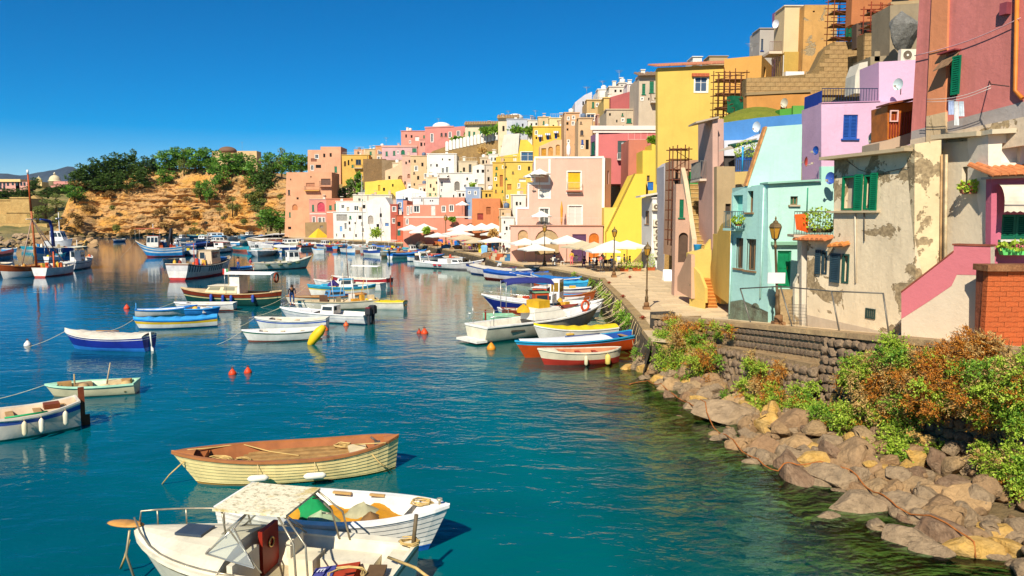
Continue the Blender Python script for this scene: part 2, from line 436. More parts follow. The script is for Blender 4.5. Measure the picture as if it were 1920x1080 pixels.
# ---- sea wall
W0 = Vector((7.75,40.5,0)); W1 = Vector((14.3,20.9,0)); WL = (W1 - W0).length
WP = Plane((W0.x,W0.y),(W1.x,W1.y))
if WP.u.dot(W1 - W0) < 0: WP.u = -WP.u; WP.A = W0.copy()
WP.A = W0.copy()
WEND = 27.0
def capz(s): return 2.5 + 1.7 * s / WL
def bankz(s): return .55 + .25 * math.sin(s * .5)
def build_seawall():
	root = thing('sea_wall','long dark rubble stone sea wall with pale coping above the boulders','wall',WP.P(10,0,0))
	mort = stone('846c50','a88c64',1.6,bmp=.06,key='mort')
	mb = MB()
	ks = [i * .5 for i in range(int(WEND / .5) + 1)]
	for a,b in zip(ks,ks[1:]):
		za,zb = capz(a) - .2,capz(b) - .2
		mb.face([WP.P(a,-.6,.25),WP.P(b,-.6,.25),WP.P(b,zb,0),WP.P(a,za,0)],1 if 3 <= a < 13.4 else 0)
		if 3.5 <= a < 13:
			la,lb = 1.82 + .05 * (a - 3.5),1.82 + .05 * (b - 3.5)
			mb.face([WP.P(a,-.6,.75),WP.P(b,-.6,.75),WP.P(b,lb,.5),WP.P(a,la,.5)])
			mb.face([WP.P(a,la,.5),WP.P(b,lb,.5),WP.P(b,lb,.0),WP.P(a,la,.0)],1)
	mb.face([WP.P(3.5,-.6,.75),WP.P(3.5,1.82,.5),WP.P(3.5,1.82,0),WP.P(3.5,-.6,.2)])
	mb.face([WP.P(13,-.6,.75),WP.P(13,2.3,.5),WP.P(13,2.3,0),WP.P(13,-.6,.2)])
	mb.face([WP.P(0,-.6,.25),WP.P(0,2.3,0),WP.P(0,2.3,-3),WP.P(0,-.6,-3)])
	mb.build('core',[mort,stone('b89a70','8a7050',1.0,key='ledge')],root)
	# stones
	sm = stone('6a5c4e','a8967e',2.2,bmp=.06,rnd=.55,key='ws')
	variants = []
	for i in range(6): variants.append(ico('stone',.5,.5,.5,.06,40 + i,sm,19,.75))
	bm_ = []
	for i in range(3):
		b2 = MB(); b2.obox((-.5,-.5,-.5),(1,0,0),(0,1,0),(0,0,1)); o = b2.build('block',sm)
		bm = bmesh.new(); bm.from_mesh(o.data); bmesh.ops.bevel(bm,geom=list(bm.edges),offset=.12,segments=1,affect='EDGES')
		for v in bm.verts: v.co += Vector((R.uniform(-.05,.05),R.uniform(-.05,.05),R.uniform(-.05,.05)))
		bm.to_mesh(o.data); bm.free(); bm_.append(o.data); bpy.data.objects.remove(o)
	rzw = math.atan2(WP.u.y,WP.u.x)
	st = []
	def rubble(s0,s1,zlo,zhi,dfun):
		s = s0
		row = 0; z = zhi(s0)
		h = .34
		nrow = 9
		for r in range(nrow):
			s = s0 + R.uniform(0,.3)
			while s < s1:
				wd = R.uniform(.26,.46); zc = zhi(s) - (r + .5) * h + R.uniform(-.04,.04)
				if zc > zlo(s) - .1: st.append((s + wd / 2,zc,dfun(s,zc),wd * 1.06,h * R.uniform(1.0,1.15),R.random()))
				s += wd
	rubble(3.5,13,lambda s: bankz(s),lambda s: 1.82 + .05 * (s - 3.5) - .1,lambda s,z: .62 - z * .05)
	rubble(0.1,3.5,lambda s: bankz(s),lambda s: capz(s) - .25,lambda s,z: .12)
	rubble(13,WEND,lambda s: bankz(s) - .3,lambda s: capz(s) - .25,lambda s,z: .22 - z * .03)
	st.sort(key=lambda t: (WP.P(t[0],t[1]) - CAM).length)
	big = st[:300]; rest = st[300:]
	for s,z,d,wd,h,r in big:
		link('stone',variants[int(r * 6) % 6],root,WP.P(s,z,d - .08),(0,R.choice((0,math.pi)),rzw),(wd * 1.02,.46,h * 1.04))
	mb = MB()
	for s,z,d,wd,h,r in rest:
		me = variants[int(r * 6) % 6]; M_ = Matrix.Translation(WP.P(s,z,d - .08)) @ Matrix.Rotation(rzw,4,'Z') @ Matrix.Diagonal((wd * 1.02,.46,h * 1.04,1))
		mb.add([M_ @ v.co for v in me.vertices],[tuple(p.vertices) for p in me.polygons])
	stuff(mb.build('stones_beyond',sm,root))
	# coursed blocks of the parapet
	for r in range(4):
		s = 3.0 + R.uniform(0,.2)
		while s < 13.4:
			wd = R.uniform(.2,.36); zz = capz(s) - .34 - r * .30
			if zz > 1.95 + .05 * (s - 3.5) + .03 or s < 3.5:
				link('coursed_block',bm_[R.randrange(3)],root,WP.P(s + wd / 2,zz,.0),(0,0,rzw),(wd * .86,.22,.215))
			s += wd
	# coping slabs
	cm = stone('c8a878','94785a',1.4,bmp=.03,key='cope'); s = 0
	while s < WEND:
		L = R.uniform(.8,1.5); mb = MB(); e = .02
		z0,z1 = capz(s) - .2,capz(s + L) - .2
		a,b = WP.P(s + e,z0,.16),WP.P(s + L - e,z1,.16)
		mb.obox(a - WP.n * .62,b - a,WP.n * .62,(0,0,.2 + R.uniform(-.01,.012))); mb.build('coping_slab',cm,root); s += L
	# lane behind the wall
	mb = MB(); ss = [i for i in range(30)]
	for a,b in zip(ss,ss[1:]):
		za,zb = (max(1.72,capz(a) - .32 if a > 0 else 1.72),max(1.72,capz(b) - .32 if b > 0 else 1.72))
		for d0,d1 in ((-.3,-2.5),(-2.5,-9)): mb.face([WP.P(a,za,d0),WP.P(b,zb,d0),WP.P(b,zb,d1),WP.P(a,za,d1)])
	struct(mb.build('lane',PAVE))
	mb = MB(); mb.pbox(WP,-.18,.42,.9,2.62,-1.1,.12); q = mb.build('end_pier',stone('3c3832','5e564a',1.5,key='pier'),root)
	# bank of earth under the boulders
	mb = MB(); vs = []; fs = []; ss = [-1 + .6 * i for i in range(50)]
	for s in ss:
		p0 = WP.P(s,bankz(s) + .15,0); Y = p0.y
		for j in range(8):
			t = j / 7; p = p0 + WP.n * (t * interp([(0,2.6),(8,6.0),(14,8),(28,9)],s)[0]); p.z = lerp(bankz(s) + .15,-1.1,t) + .12 * fbm(p.x,p.y,1); vs.append(p)
	for i in range(len(ss) - 1):
		for j in range(7): a = i * 8 + j; fs.append((a,a + 8,a + 9,a + 1))
	mb.add(vs,fs,0,True); struct(mb.build('shore',stone('6a5a40','8a7450',1.2,bmp=.1,key='shore')))
build_seawall()

# ---- boulders
def bank_at(px,py):
	z = .3
	for _ in range(6):
		p = gz(px,py,z); d = (p - WP.A).dot(WP.n); s = (p - WP.A).dot(WP.u)
		Wd = interp([(0,2.6),(8,6.0),(14,8),(28,9)],s)[0]; z = max(-.35,lerp(bankz(s) + .2,-1.1,max(0,min(1,d / Wd))));
	return p
def build_boulders():
	bm1 = stone('c2a67c','988468',.9,bmp=.16,rnd=.75,key='bl'); bm2 = stone('e0ac50','b49a6c',.8,bmp=.16,key='bo')
	bm3 = stone('86664c','a48a6c',.9,bmp=.16,key='br'); bm4 = stone('9a8264','b89c78',.9,bmp=.16,key='bd')
	V = {0: [],1: [],2: [],3: []}
	for k,m in ((0,bm1),(1,bm2),(2,bm3),(3,bm4)):
		for i in range(7): V[k].append(ico('boulder',.5,.5,.5,.17,100 + i + 20 * k,m,16,.3))
	main = [(1177,703,44,24,1),(1222,697,50,28,1),(1244,720,54,34,1),(1290,702,32,30,0),(1262,735,62,34,0),(1310,735,50,26,0),(1256,757,28,30,2),(1282,757,28,26,0),
			(1316,758,46,26,1),(1374,762,46,30,0),(1302,777,64,28,3),(1350,795,130,62,3),(1276,796,44,18,0),(1450,798,62,44,1),(1482,803,66,44,0),(1408,806,44,30,0),
			(1434,852,48,40,0),(1497,848,58,32,0),(1518,856,42,24,1),(1556,842,42,30,3),(1590,872,60,60,0),(1530,880,78,36,1),(1482,884,58,46,2),(1616,893,62,50,0),
			(1488,918,62,62,2),(1556,918,72,50,3),(1602,930,30,28,0),(1636,928,40,34,0),(1668,930,34,38,0),(1668,905,52,26,0),(1716,932,60,38,0),(1612,972,130,64,3),
			(1690,968,80,44,3),(1742,940,50,34,0),(1702,992,50,32,2),(1752,972,62,48,0),(1778,992,92,58,0),(1806,955,58,54,0),(1876,1012,78,34,1),(1700,1040,90,60,3),
			(1766,1028,66,64,2),(1816,1030,48,40,0),(1836,1056,140,58,1),(1896,1036,60,46,1),(1210,720,36,22,3),(1335,720,40,22,0),(1400,780,44,26,0),(1345,840,60,26,3),(1330,830,50,22,0),
			(1420,885,60,30,3),(1390,850,60,34,0),(1650,1010,60,40,3),(1560,990,70,28,3),(1745,1060,70,40,3)]
	zn = ((4,'under the round shrub'),(9,'below the parapet'),(13,'below the creeping shrub'),(18,'below the rust shrub'),(40,'near the right corner'))
	blab = lambda s,f,k: '%s %s %s' % (('tan grey boulder','ochre yellow boulder','reddish boulder','brown boulder')[k],('at the foot of the sea wall','in mid slope','at the water edge')[0 if f < .22 else 1 if f < .46 else 2],next(t for q,t in zn if s < q))
	names = {42: ('big ochre boulder lying flat at the lower right corner',None),31: ('big dark brown boulder half in the water, mid slope',None),11: ('large rounded brown boulder below the green shrub',None),
			 40: ('dark upright boulder beside the ochre slab, wet at its foot',None),21: ('yellow topped flat boulder above the reddish rocks',None),24: ('reddish brown boulder standing in the water',None)}
	for i,(px,py,w_,h_,k) in enumerate(main):
		p = bank_at(px,py); sc_ = (p - CAM).length / F; a = w_ * sc_ * (1.0 if w_ > 85 else 1.2); c = h_ * sc_ * (1.3 if w_ > 85 else 1.6)
		o = link('boulder',V[k][i % 7],None,p + Vector((0,0,.10)),(R.uniform(-.2,.2),R.uniform(-.2,.2),R.uniform(-.5,.5)),(a,max(c * 1.1,a * .7),c))
		d = (p - WP.A).dot(WP.n); s = (p - WP.A).dot(WP.u); la = 'large ' + blab(s,d / interp([(0,2.6),(8,6.0),(14,8),(28,9)],s)[0],k)
		tag(o,names[i][0] if i in names else la,'boulder',None if i in names else la.replace(' boulder',' boulders',1))
	fill = []
	while len(fill) < 520:
		s = R.uniform(.2,26); Wd = interp([(0,2.6),(8,6.0),(14,8),(28,9)],s)[0]; d = R.uniform(.3,Wd * .66)
		p = WP.P(s,lerp(bankz(s) + .15,-1.1,d / Wd),d); r = R.uniform(.3,.8)
		if R.random() < .4: r = R.uniform(.18,.4)
		if p.z < -.3: continue
		k = R.choice((0,0,0,1,1,2,3)) if p.z > .1 else 3
		r *= 1.12; fill.append((r / (p - CAM).length,s,d / Wd,p + Vector((0,0,r * R.uniform(.05,.4))),r,k))
	fill.sort(key=lambda t: -t[0]); mb = MB()
	for i,(_,s,f,p,r,k) in enumerate(fill):
		ro,sc3 = (R.uniform(-.4,.4),R.uniform(-.4,.4),R.uniform(0,6.3)),(r * R.uniform(1,1.5),r * R.uniform(.9,1.2),r * R.uniform(.7,1.05))
		if i >= 215:
			M_ = Matrix.LocRotScale(p,Euler(ro),Vector(sc3)); me = V[k][i % 7]; mb.add([M_ @ v.co for v in me.vertices],[tuple(q.vertices) for q in me.polygons]); continue
		o = link('boulder',V[k][R.randrange(7)],None,p,ro,sc3)
		la = blab(s,f,k)
		tag(o,la,'boulder',la.replace(' boulder',' boulders',1))
	stuff(mb.build('rubble',bm1))
	mb = MB()                                 # stones lying under water: cannot be told apart
	for i in range(90):
		s = R.uniform(1,26); Wd = interp([(0,2.6),(8,6.0),(14,8),(28,9)],s)[0]; d = Wd * R.uniform(.66,1.05); p = WP.P(s,R.uniform(-.75,-.3),d); r = R.uniform(.5,1.4)
		me = V[0][i % 7]; M_ = Matrix.Translation(p) @ Matrix.Rotation(R.uniform(0,6),4,'Z') @ Matrix.Diagonal((r,r * .8,r * .45,1))
		mb.add([M_ @ v.co for v in me.vertices],[tuple(q.vertices) for q in me.polygons])
	o = stuff(mb.build('sunken_stones',stone('86803c','a89c58',.9,bmp=.1,key='bed'))); o['label'] = 'mossy stones lying under the shallow water'
	# breakwater far left
	for i in range(70):
		px = R.uniform(-20,178); dark = px < 62; py = R.uniform(440,461) if dark else R.uniform(444,462)
		if not dark and px > 120 and py < 448: continue
		Yb = 176 + (462 - py) * 1.4; p = at(px,py,Yb); r = R.uniform(1.0,2.4) if dark else R.uniform(1.4,4.2)
		o = link('rock',V[3 if dark else R.choice((0,1,0))][R.randrange(7)],None,p,(0,0,R.uniform(0,6)),(r * 1.3,r,r * .75))
		tag(o,'dark rock of the breakwater at the far left' if dark else 'ochre rock of the low point behind the moored fishing boats','rock','dark breakwater rocks' if dark else 'ochre rocks of the low point')
build_boulders()

# ---- cliff, headland, mountain
CT = [(96,440),(104,430),(112,412),(120,392),(132,366),(148,342),(180,328),(230,322),(270,312),(320,316),(380,316),(420,312),(470,318),(500,325),(530,335),(570,345)]
CB = [(96,446,236),(180,444,254),(300,443,262),(420,442,256),(500,440,246),(570,437,238)]
def cliff_pt(px,t):
	yt = interp(CT,px)[0]; yb,Yb = interp(CB,px); py = lerp(yb,yt,t); p = at(px,py,Yb + 24 * t ** 1.5)
	return p
def build_cliff():
	mb = MB(); vs = []; fs = []; nx,ny = 240,84
	for i in range(nx + 1):
		px = 96 + (570 - 96) * i / nx
		for j in range(ny + 1):
			t = j / ny; p = cliff_pt(px,t); q = p * 1
			big = fbm(p.x * .045,p.z * .05,3.3,3) * 5
			zz = p.z * .42 + .8 * fbm(p.x * .05,p.z * .08,7) + .012 * p.x
			lay = (zz - math.floor(zz)); ledge = (lay ** 2) * 3.4 * (.45 + 1.0 * max(0,fbm(p.x * .07,p.z * .14,1.7)))
			rough = fbm(p.x * .35,p.z * .6,5,5) * 1.1 + 2.2 * abs(fbm(p.x * .09,p.z * .02,9,3))
			k = min(1,j / 4) * (1 - .6 * max(0,t - .75) / .25)
			p.y -= (big + ledge + rough) * k; p.z += .35 * fbm(p.x * .3,p.z * .3,8) * k; vs.append(p)
		yt = interp(CT,px)[0]; p = at(px,yt,interp(CB,px)[1] + 24); vs.append(Vector((p.x,p.y + 80,p.z + 1)))
	k = ny + 2
	for i in range(nx):
		for j in range(k - 1): a = i * k + j; fs.append((a,a + k,a + k + 1,a + 1))
	mb.add(vs,fs,0,False)
	m,nt,b = newmat('cliff_rock'); co = mapco(nt)
	st = noise(nt,mapco(nt,(.12,.12,.9)),1.0,6,.65,.6); pt = noise(nt,co,.09,5,.6,.5)
	v = mixc(nt,ramp(nt,st,[(.3,0),(.7,1)]),lin('d49e5c'),lin('a88c66'))
	v = mixc(nt,ramp(nt,pt,[(.5,0),(.62,.85)]),v,lin('d09848'))
	v = mixc(nt,ramp(nt,noise(nt,co,.2,6,.7),[(.55,0),(.7,.7)]),v,lin('94804c'))
	v = mixc(nt,ramp(nt,noise(nt,co,1.6,6,.7),[(.34,.7),(.5,0)]),v,lin('5a4630'))
	nt.links.new(v,b.inputs['Base Color']); setin(b,Roughness=.95); b.inputs['Specular IOR Level'].default_value = .1
	bump(nt,b,noise(nt,co,1.2,8,.7),.5)
	struct(mb.build('cliff',m))
	# fallen rock at the foot
	bmv = [ico('boulder',.5,.5,.5,.22,300 + i,stone('a88a5a','7a684c',.3,bmp=.2,key='cf'),14) for i in range(4)]
	for i in range(26):
		px = R.uniform(120,470); p = at(px,R.uniform(439,444),interp(CB,px)[1] - 3); r = R.uniform(1.2,3.2)
		tag(link('rock',bmv[i % 4],None,p,(0,0,R.uniform(0,6)),(r * 1.5,r,r * .7)),'tan rock fallen at the foot of the ochre cliff','rock','rocks at the foot of the cliff')
build_cliff()
def build_headland():
	mb = MB(); vs = []; fs = []; nx,ny = 40,10
	T = [(-120,352),(0,352),(50,350),(90,345),(130,340),(180,340)]
	for i in range(nx + 1):
		px = -120 + 300 * i / nx; yt = interp(T,px)[0]
		for j in range(ny + 1):
			t = j / ny; p = at(px,lerp(440,yt,t),300 + 160 * t); p.z += 2.5 * fbm(p.x * .05,p.y * .05,1); vs.append(p)
		vs.append(Vector((p.x,p.y + 300,p.z - 10)))
	k = ny + 2
	for i in range(nx):
		for j in range(k - 1): a = i * k + j; fs.append((a,a + k,a + k + 1,a + 1))
	mb.add(vs,fs,0,True); struct(mb.build('headland',stone('a08a58','5e6434',.12,bmp=.3,key='head')))
	tan = stone('c9a86a','a58450',.25,bmp=.1,key='fort')
	root = thing('fort','tan stone fort walls stepping down to the sea behind the sailing boat mast','fort',at(25,425,340))
	for i,(x0,y0,x1,y1,Y,nm) in enumerate([(-60,376,30,404,352,'curtain_wall'),(22,372,54,408,350,'tower'),(14,399,64,426,335,'bastion'),(-60,402,20,426,342,'curtain_wall'),(-60,420,88,434,322,'sea_wall_base')]):
		pl = PY(Y); a,b = pl.sz(x0,y1),pl.sz(x1,y0); mb = MB(); dd = 1.2 if nm == 'bastion' else 0
		mb.prism(pl,[(a[0] - dd,a[1] - 2),(b[0] + dd,a[1] - 2),(b[0],b[1]),(a[0],b[1])],14); mb.build(nm,tan,root)
		if i < 3:
			mb = MB(); mb.pbox(pl,a[0] - .2,b[0] + .2,b[1],b[1] + .6,-.6,.4); mb.build('parapet',tan,root)
	root = thing('ruin','small ruined stone house with an arched front below the dark trees','building',at(62,385,365))
	pl = PY(365); a,b = pl.sz(56,392),pl.sz(72,366); mb = MB(); h = [[(lerp(a[0],b[0],.4),a[1] + 2),(lerp(a[0],b[0],.62),a[1] + 2),(lerp(a[0],b[0],.62),a[1] + 4),(lerp(a[0],b[0],.51),a[1] + 4.8),(lerp(a[0],b[0],.4),a[1] + 4)]]
	mb.prism(pl,[(a[0],a[1]),(b[0],a[1]),(b[0],b[1] - 2),(lerp(a[0],b[0],.5),b[1]),(a[0],b[1] - 1)],5,h,2); mb.build('wall',tan,root)
	root = thing('palace','long pink palace with a yellow attic on the far headland','palace',at(20,355,440))
	pk = plaster('d89a8c',.4,.3,bmp=.05); yl = plaster('e2c27c',.4,.3,bmp=.05)
	pl = PY(440)
	for (x0,y0,x1,y1,m_,nm) in ((-60,339,36,362,pk,'wall'),(-4,336,40,341,yl,'attic'),(30,341,51,360,pk,'wall')):
		a,b = pl.sz(x0,y1),pl.sz(x1,y0); mb = MB()
		mb.prism(pl.off(1.0 if nm == 'attic' else 0),[(a[0],a[1]),(b[0],a[1]),(b[0],b[1]),(a[0],b[1])],12); mb.build(nm,m_,root)
	for px,py in ((1,345),(1,352),(8,345),(8,352),(15,345),(24,344),(32,345),(40,345),(46,345)):
		s_,z = pl.sz(px,py); mb = MB(); mb.pbox(pl,s_ - .6,s_ + .6,z - 1,z + 1,-.1,.12); mb.build('window',glass(),root)
	def dome(px,py,w_,Y,col,lab,body):
		root = thing('domed_church',lab,'church',at(px,py + 10,Y)); p = at(px,py,Y); r = w_ * Y / F / 2
		pr = [(r,0)] + [(r * math.cos(a),r * 1.05 * math.sin(a)) for a in [i * math.pi / 18 for i in range(9)]]
		mb = MB(); mb.lathe(pr,p,20); mb.build('dome',plaster(col,.5,.4,bmp=.05),root)
		mb = MB(); mb.lathe([(r * 1.05,-r * .9),(r * 1.05,-.15 * r),(r * 1.15,-.12 * r),(r * 1.15,0)],p,20); mb.build('drum',plaster(col,.5,.4,bmp=.05),root)
		mb = MB(); mb.lathe([(r * .18,r * 1.0),(r * .18,r * 1.3),(r * .24,r * 1.32),(.05,r * 1.6)],p,10); mb.build('lantern',plaster('e8dcc0',.3,.3),root)
		if body:
			mb = MB(); x0,y0,x1,y1,c2 = body; pl = PY(Y - r); a,b = pl.sz(x0,y1),pl.sz(x1,y0)
			mb.prism(pl,[(a[0],a[1]),(b[0],a[1]),(b[0],b[1]),(a[0],b[1])],10); mb.build('nave',plaster(c2,.4,.4),root)
	dome(103,339,20,430,'d8c69a','church with a large cream dome and lantern on the far headland',(95,340,130,352,'d0887c'))
	dome(73,338,10,432,'e6cf86','small yellow domed bell tower left of the large dome',(68,341,78,352,'e0c07a'))
	# mountain
	mb = MB(); vs = []; fs = []
	RG = [(-400,335),(-100,326),(0,325),(45,327),(80,322),(110,318),(128,312),(136,312),(150,320),(200,330),(300,345),(600,380)]
	for i in range(90):
		px = -400 + i * 11.2; y = interp(RG,px)[0]
		for j,(t,Y) in enumerate(((0,4300),(.35,4700),(.7,5000),(1,5200),(.2,6200))):
			p = at(px,lerp(HZ + 2,y,t),Y); p.z += 18 * fbm(p.x * .004,p.y * .004,2) * (.3 + t * .4); vs.append(p)
	for i in range(89):
		for j in range(4): a = i * 5 + j; fs.append((a,a + 5,a + 6,a + 1))
	mb.add(vs,fs,0,True); o = struct(mb.build('mountain',stone('2e3d4c','46525a',.004,bmp=2,key='mt')))  # distance haze painted in as a blue grey rock colour
build_headland()
# ================================================================== HOUSES
FR = {'w': 'e8e2d6','g': '0f6a48','b': '24509c','k': '3a3028','t': '8a6a48','d': '2c4a46'}
def frame_boxes(mb,pl,s0,s1,z0,z1,wd,d0,d1,mi=0):
	mb.pbox(pl,s0,s1,z1 - wd,z1,d0,d1,mi); mb.pbox(pl,s0,s1,z0,z0 + wd,d0,d1,mi)
	mb.pbox(pl,s0,s0 + wd,z0 + wd,z1 - wd,d0,d1,mi); mb.pbox(pl,s1 - wd,s1,z0 + wd,z1 - wd,d0,d1,mi)
def louvre(mb,pl,s0,s1,z0,z1,d0,d1,big):
	wd = min(.09,(s1 - s0) * .16)
	frame_boxes(mb,pl,s0,s1,z0,z1,wd,d0,d1)
	n = max(3,min(22,int((z1 - z0) / (.085 if big else .22)))); h = (z1 - z0 - 2 * wd) / n
	mb.pbox(pl,s0 + wd,s1 - wd,z0 + wd,z1 - wd,d0,d0 + .008)
	for i in range(n):
		z = z0 + wd + i * h
		mb.obox(pl.P(s0 + wd,z,d1 - .004),pl.u * (s1 - s0 - 2 * wd),pl.n * (-(d1 - d0) * .7) + Vector((0,0,h * .75)),Vector((0,0,.012 + h * .12)))
class House:
	def __init__(s,label,loc,cat='house',name='house',group=None):
		s.root = thing(name,label,cat,loc,0,group)
	def part(s,mb,name,m,parent=None): return mb.build(name,m,parent or s.root)
	def wall(s,pl,poly,col,thick=8,wins=(),ext=0,cap=None,capc='e8e0d0',name='wall',m=None,dirt=.4,stain=.35,peel=0,hd=.22,bmp=.03,size=1.0):
		if len(poly) == 4 and not isinstance(poly[0],(tuple,list)):
			x0,y0,x1,y1 = poly; xm,ym = (x0 + x1) / 2,(y0 + y1) / 2
			a,b = pl.sz(x0,ym)[0],pl.sz(x1,ym)[0]; z1,z0 = pl.sz(xm,y0)[1],pl.sz(xm,y1)[1] - ext
			pts = [(a,z0),(b,z0),(b,z1),(a,z1)]
		else: pts = [pl.sz(*q) for q in poly]
		s.pts = pts; s.pl = pl
		holes = []; todo = []
		for wn in wins:
			x0,y0,x1,y1,st = wn[:5]; xm,ym = (x0 + x1) / 2,(y0 + y1) / 2
			sa,sb = sorted((pl.sz(x0,ym)[0],pl.sz(x1,ym)[0])); za,zb = pl.sz(xm,y1)[1],pl.sz(xm,y0)[1]
			big = (x1 - x0) > 13 or (y1 - y0) > 24
			arch = 'a' in st[1:]
			if arch:
				r = (sb - sa) / 2; zc = max(za + .1,zb - r); k = 8
				h = [(sa,za),(sb,za)] + [(sa + r + r * math.cos(i * math.pi / k),zc + (zb - zc) * math.sin(i * math.pi / k)) for i in range(k + 1)]
			else: h = [(sa,za),(sb,za),(sb,zb),(sa,zb)]
			holes.append(h); todo.append((sa,sb,za,zb,st,wn[5] if len(wn) > 5 else None,big,h))
		mb = MB(); mb.prism(pl,pts,thick,holes,hd)
		wo = s.part(mb,name,m or plaster(col,dirt,stain,peel,bmp=bmp,size=size))
		for t in todo: s.window(pl,*t,hd)
		if cap:
			(a,z),(b,z2) = pts[-1],pts[-2]
			mb = MB(); o = pl.P(min(a,b) - .12,max(z,z2),.12) if abs(z - z2) < .05 else None
			q0,q1 = (pts[-1],pts[-2]) if pts[-1][0] < pts[-2][0] else (pts[-2],pts[-1])
			p0 = pl.P(q0[0] - .12,q0[1],.14); p1 = pl.P(q1[0] + .12,q1[1],.14)
			mb.obox(p0,p1 - p0,-pl.n * min(thick,3.0),Vector((0,0,cap))); s.part(mb,'cornice',plaster(capc,.5,.3))
		return wo
	def window(s,pl,s0,s1,z0,z1,st,col,big,h,hd):
		k = st[0]; P = lambda mb,n,m,par=None: s.part(mb,n,m,par)
		pw = (s1 - s0)
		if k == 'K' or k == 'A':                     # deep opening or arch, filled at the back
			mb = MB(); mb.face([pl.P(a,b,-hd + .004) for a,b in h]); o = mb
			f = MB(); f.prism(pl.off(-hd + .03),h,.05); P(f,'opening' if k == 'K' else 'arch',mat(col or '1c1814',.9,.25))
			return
		if k == 'D':                                 # door
			f = MB(); frame_boxes(f,pl,s0 + .004,s1 - .004,z0,z1 - .004,min(.12,pw * .12),-hd + .05,-hd + .15)
			o = P(f,'door_frame',mat(col or '0f6a48',.6))
			f = MB(); wd = min(.12,pw * .12); f.pbox(pl,s0 + wd,s1 - wd,z0,z1 - wd,-hd + .03,-hd + .09)
			zc = (z0 + z1) / 2
			for a,b in ((z0 + .12,zc - .08),(zc + .05,z1 - wd - .1)):
				if b - a > .25 and pw > .6:
					for c0,c1 in ((s0 + wd * 1.6,(s0 + s1) / 2 - wd * .5),((s0 + s1) / 2 + wd * .5,s1 - wd * 1.6)): f.pbox(pl,c0,c1,a,b,-hd + .09,-hd + .11)
			d = P(f,'door',mat(col or '0f6a48',.5)); f = MB(); f.box(*(pl.P(s1 - wd * 2,zc,-hd + .13).to_tuple()),.05,.05,.14); P(f,'handle',mat('c8b070',.3,metal=1),d); return
		wd = min(.075,pw * .11)
		fc = {'W': 'w','G': 'g','B': 'b','P': 't','Y': 'w','S': 'd'}[k]
		f = MB()
		if k in 'WY' or 's' in st[1:]:
			e = .13; frame_boxes(f,pl,s0 - e,s1 + e,z0 - e,z1 + e,e - .004,-.002,.05)
		else: f.pbox(pl,s0 - .1,s1 + .1,z0 - .09,z0 - .005,-.01,.10)      # sill
		frame_boxes(f,pl,s0 + .004,s1 - .004,z0 + .004,z1 - .004,wd,-hd + .06,-hd + .13)
		if k in 'WP' or 'o' in st[1:]: f.pbox(pl,(s0 + s1) / 2 - wd * .5,(s0 + s1) / 2 + wd * .5,z0 + wd,z1 - wd,-hd + .06,-hd + .12)
		if big and k == 'W' and (z1 - z0) > 1.6: f.pbox(pl,s0 + wd,s1 - wd,lerp(z0,z1,.62) - .02,lerp(z0,z1,.62) + .02,-hd + .06,-hd + .11)
		fo = P(f,'window',mat(FR[fc] if not ('s' in st[1:] and k not in 'WY') else 'e8e2d6',.6))
		pane = MB()
		if 'a' in st[1:]: pane.prism(pl.off(-hd + .06),h,.03)
		else: pane.pbox(pl,s0 + wd,s1 - wd,z0 + wd,z1 - wd,-hd + .05,-hd + .075)
		if k == 'Y': P(pane,'blind',mat(col or 'e0aa20',.7),fo); return
		closed = k in 'GBS' and 'o' not in st[1:]
		if not closed or 'a' in st[1:]:
			P(pane,'pane',glass(col or '22303a') if not ('a' in st[1:] and k in 'GB') else mat(FR[fc],.6),fo)
		if k in 'GBS' and 'a' not in st[1:]:
			if closed:
				m_ = (s0 + s1) / 2
				for a,b in ((s0 + .01,m_ - .005),(m_ + .005,s1 - .01)):
					q = MB(); louvre(q,pl,a,b,z0 + .01,z1 - .01,-.13,-.05,big); P(q,'shutter',mat(FR[fc] if not col else col,.55),fo)
			else:
				hw = (s1 - s0) / 2
				for a,b in ((s0 - hw * .98,s0 - .02),(s1 + .02,s1 + hw * .98)):
					q = MB(); louvre(q,pl,a,b,z0 + .01,z1 - .01,.02,.07,big); P(q,'shutter',mat(FR[fc] if not col else col,.55),fo)
	def rail(s,pl,s0,s1,z0,z1,d,col='4a4038',step=.14,name='railing',ends=0,bar=.012):
		mb = MB(); n = max(2,int((s1 - s0) / step))
		mb.pbox(pl,s0,s1,z1 - .04,z1,d - .02,d + .02); mb.pbox(pl,s0,s1,z0 + .06,z0 + .09,d - .015,d + .015)
		for i in range(n + 1):
			x = lerp(s0,s1 - .02,i / n); mb.pbox(pl,x,x + bar * 1.6,z0,z1 - .04,d - bar,d + bar)
		if ends:
			for x in (s0,s1):
				k = max(2,int(ends / step))
				mb.pbox(pl,x - .015,x + .015,z1 - .04,z1,d - ends,d)
				for i in range(k): mb.pbox(pl,x - .012,x + .012,z0,z1 - .04,d - ends + i * step,d - ends + i * step + .02)
		return s.part(mb,name,mat(col,.5))
	def balcony(s,pl,x0,y0,x1,y1,depth=.8,slab='d8cbb8',col='4a4038',step=.14):
		(a,z1),(b,z0) = pl.sz(x0,y0),pl.sz(x1,y1); a,b = min(a,b),max(a,b)
		mb = MB(); mb.pbox(pl,a,b,z0 - .16,z0,.003,depth); s.part(mb,'balcony',plaster(slab,.4,.4))
		s.rail(pl,a + .03,b - .03,z0,z1,depth - .04,col,step,'balcony_railing',depth - .06)
	def slab(s,pl,p0,p1,out,thick,back,col,name='roof_slab',m=None):
		a,b = pl.sz(*p0),pl.sz(*p1); mb = MB(); A,B = pl.P(a[0],a[1],out),pl.P(b[0],b[1],out)
		mb.obox(A,B - A,-pl.n * (out + back),Vector((0,0,thick))); return s.part(mb,name,m or plaster(col,.5,.4))
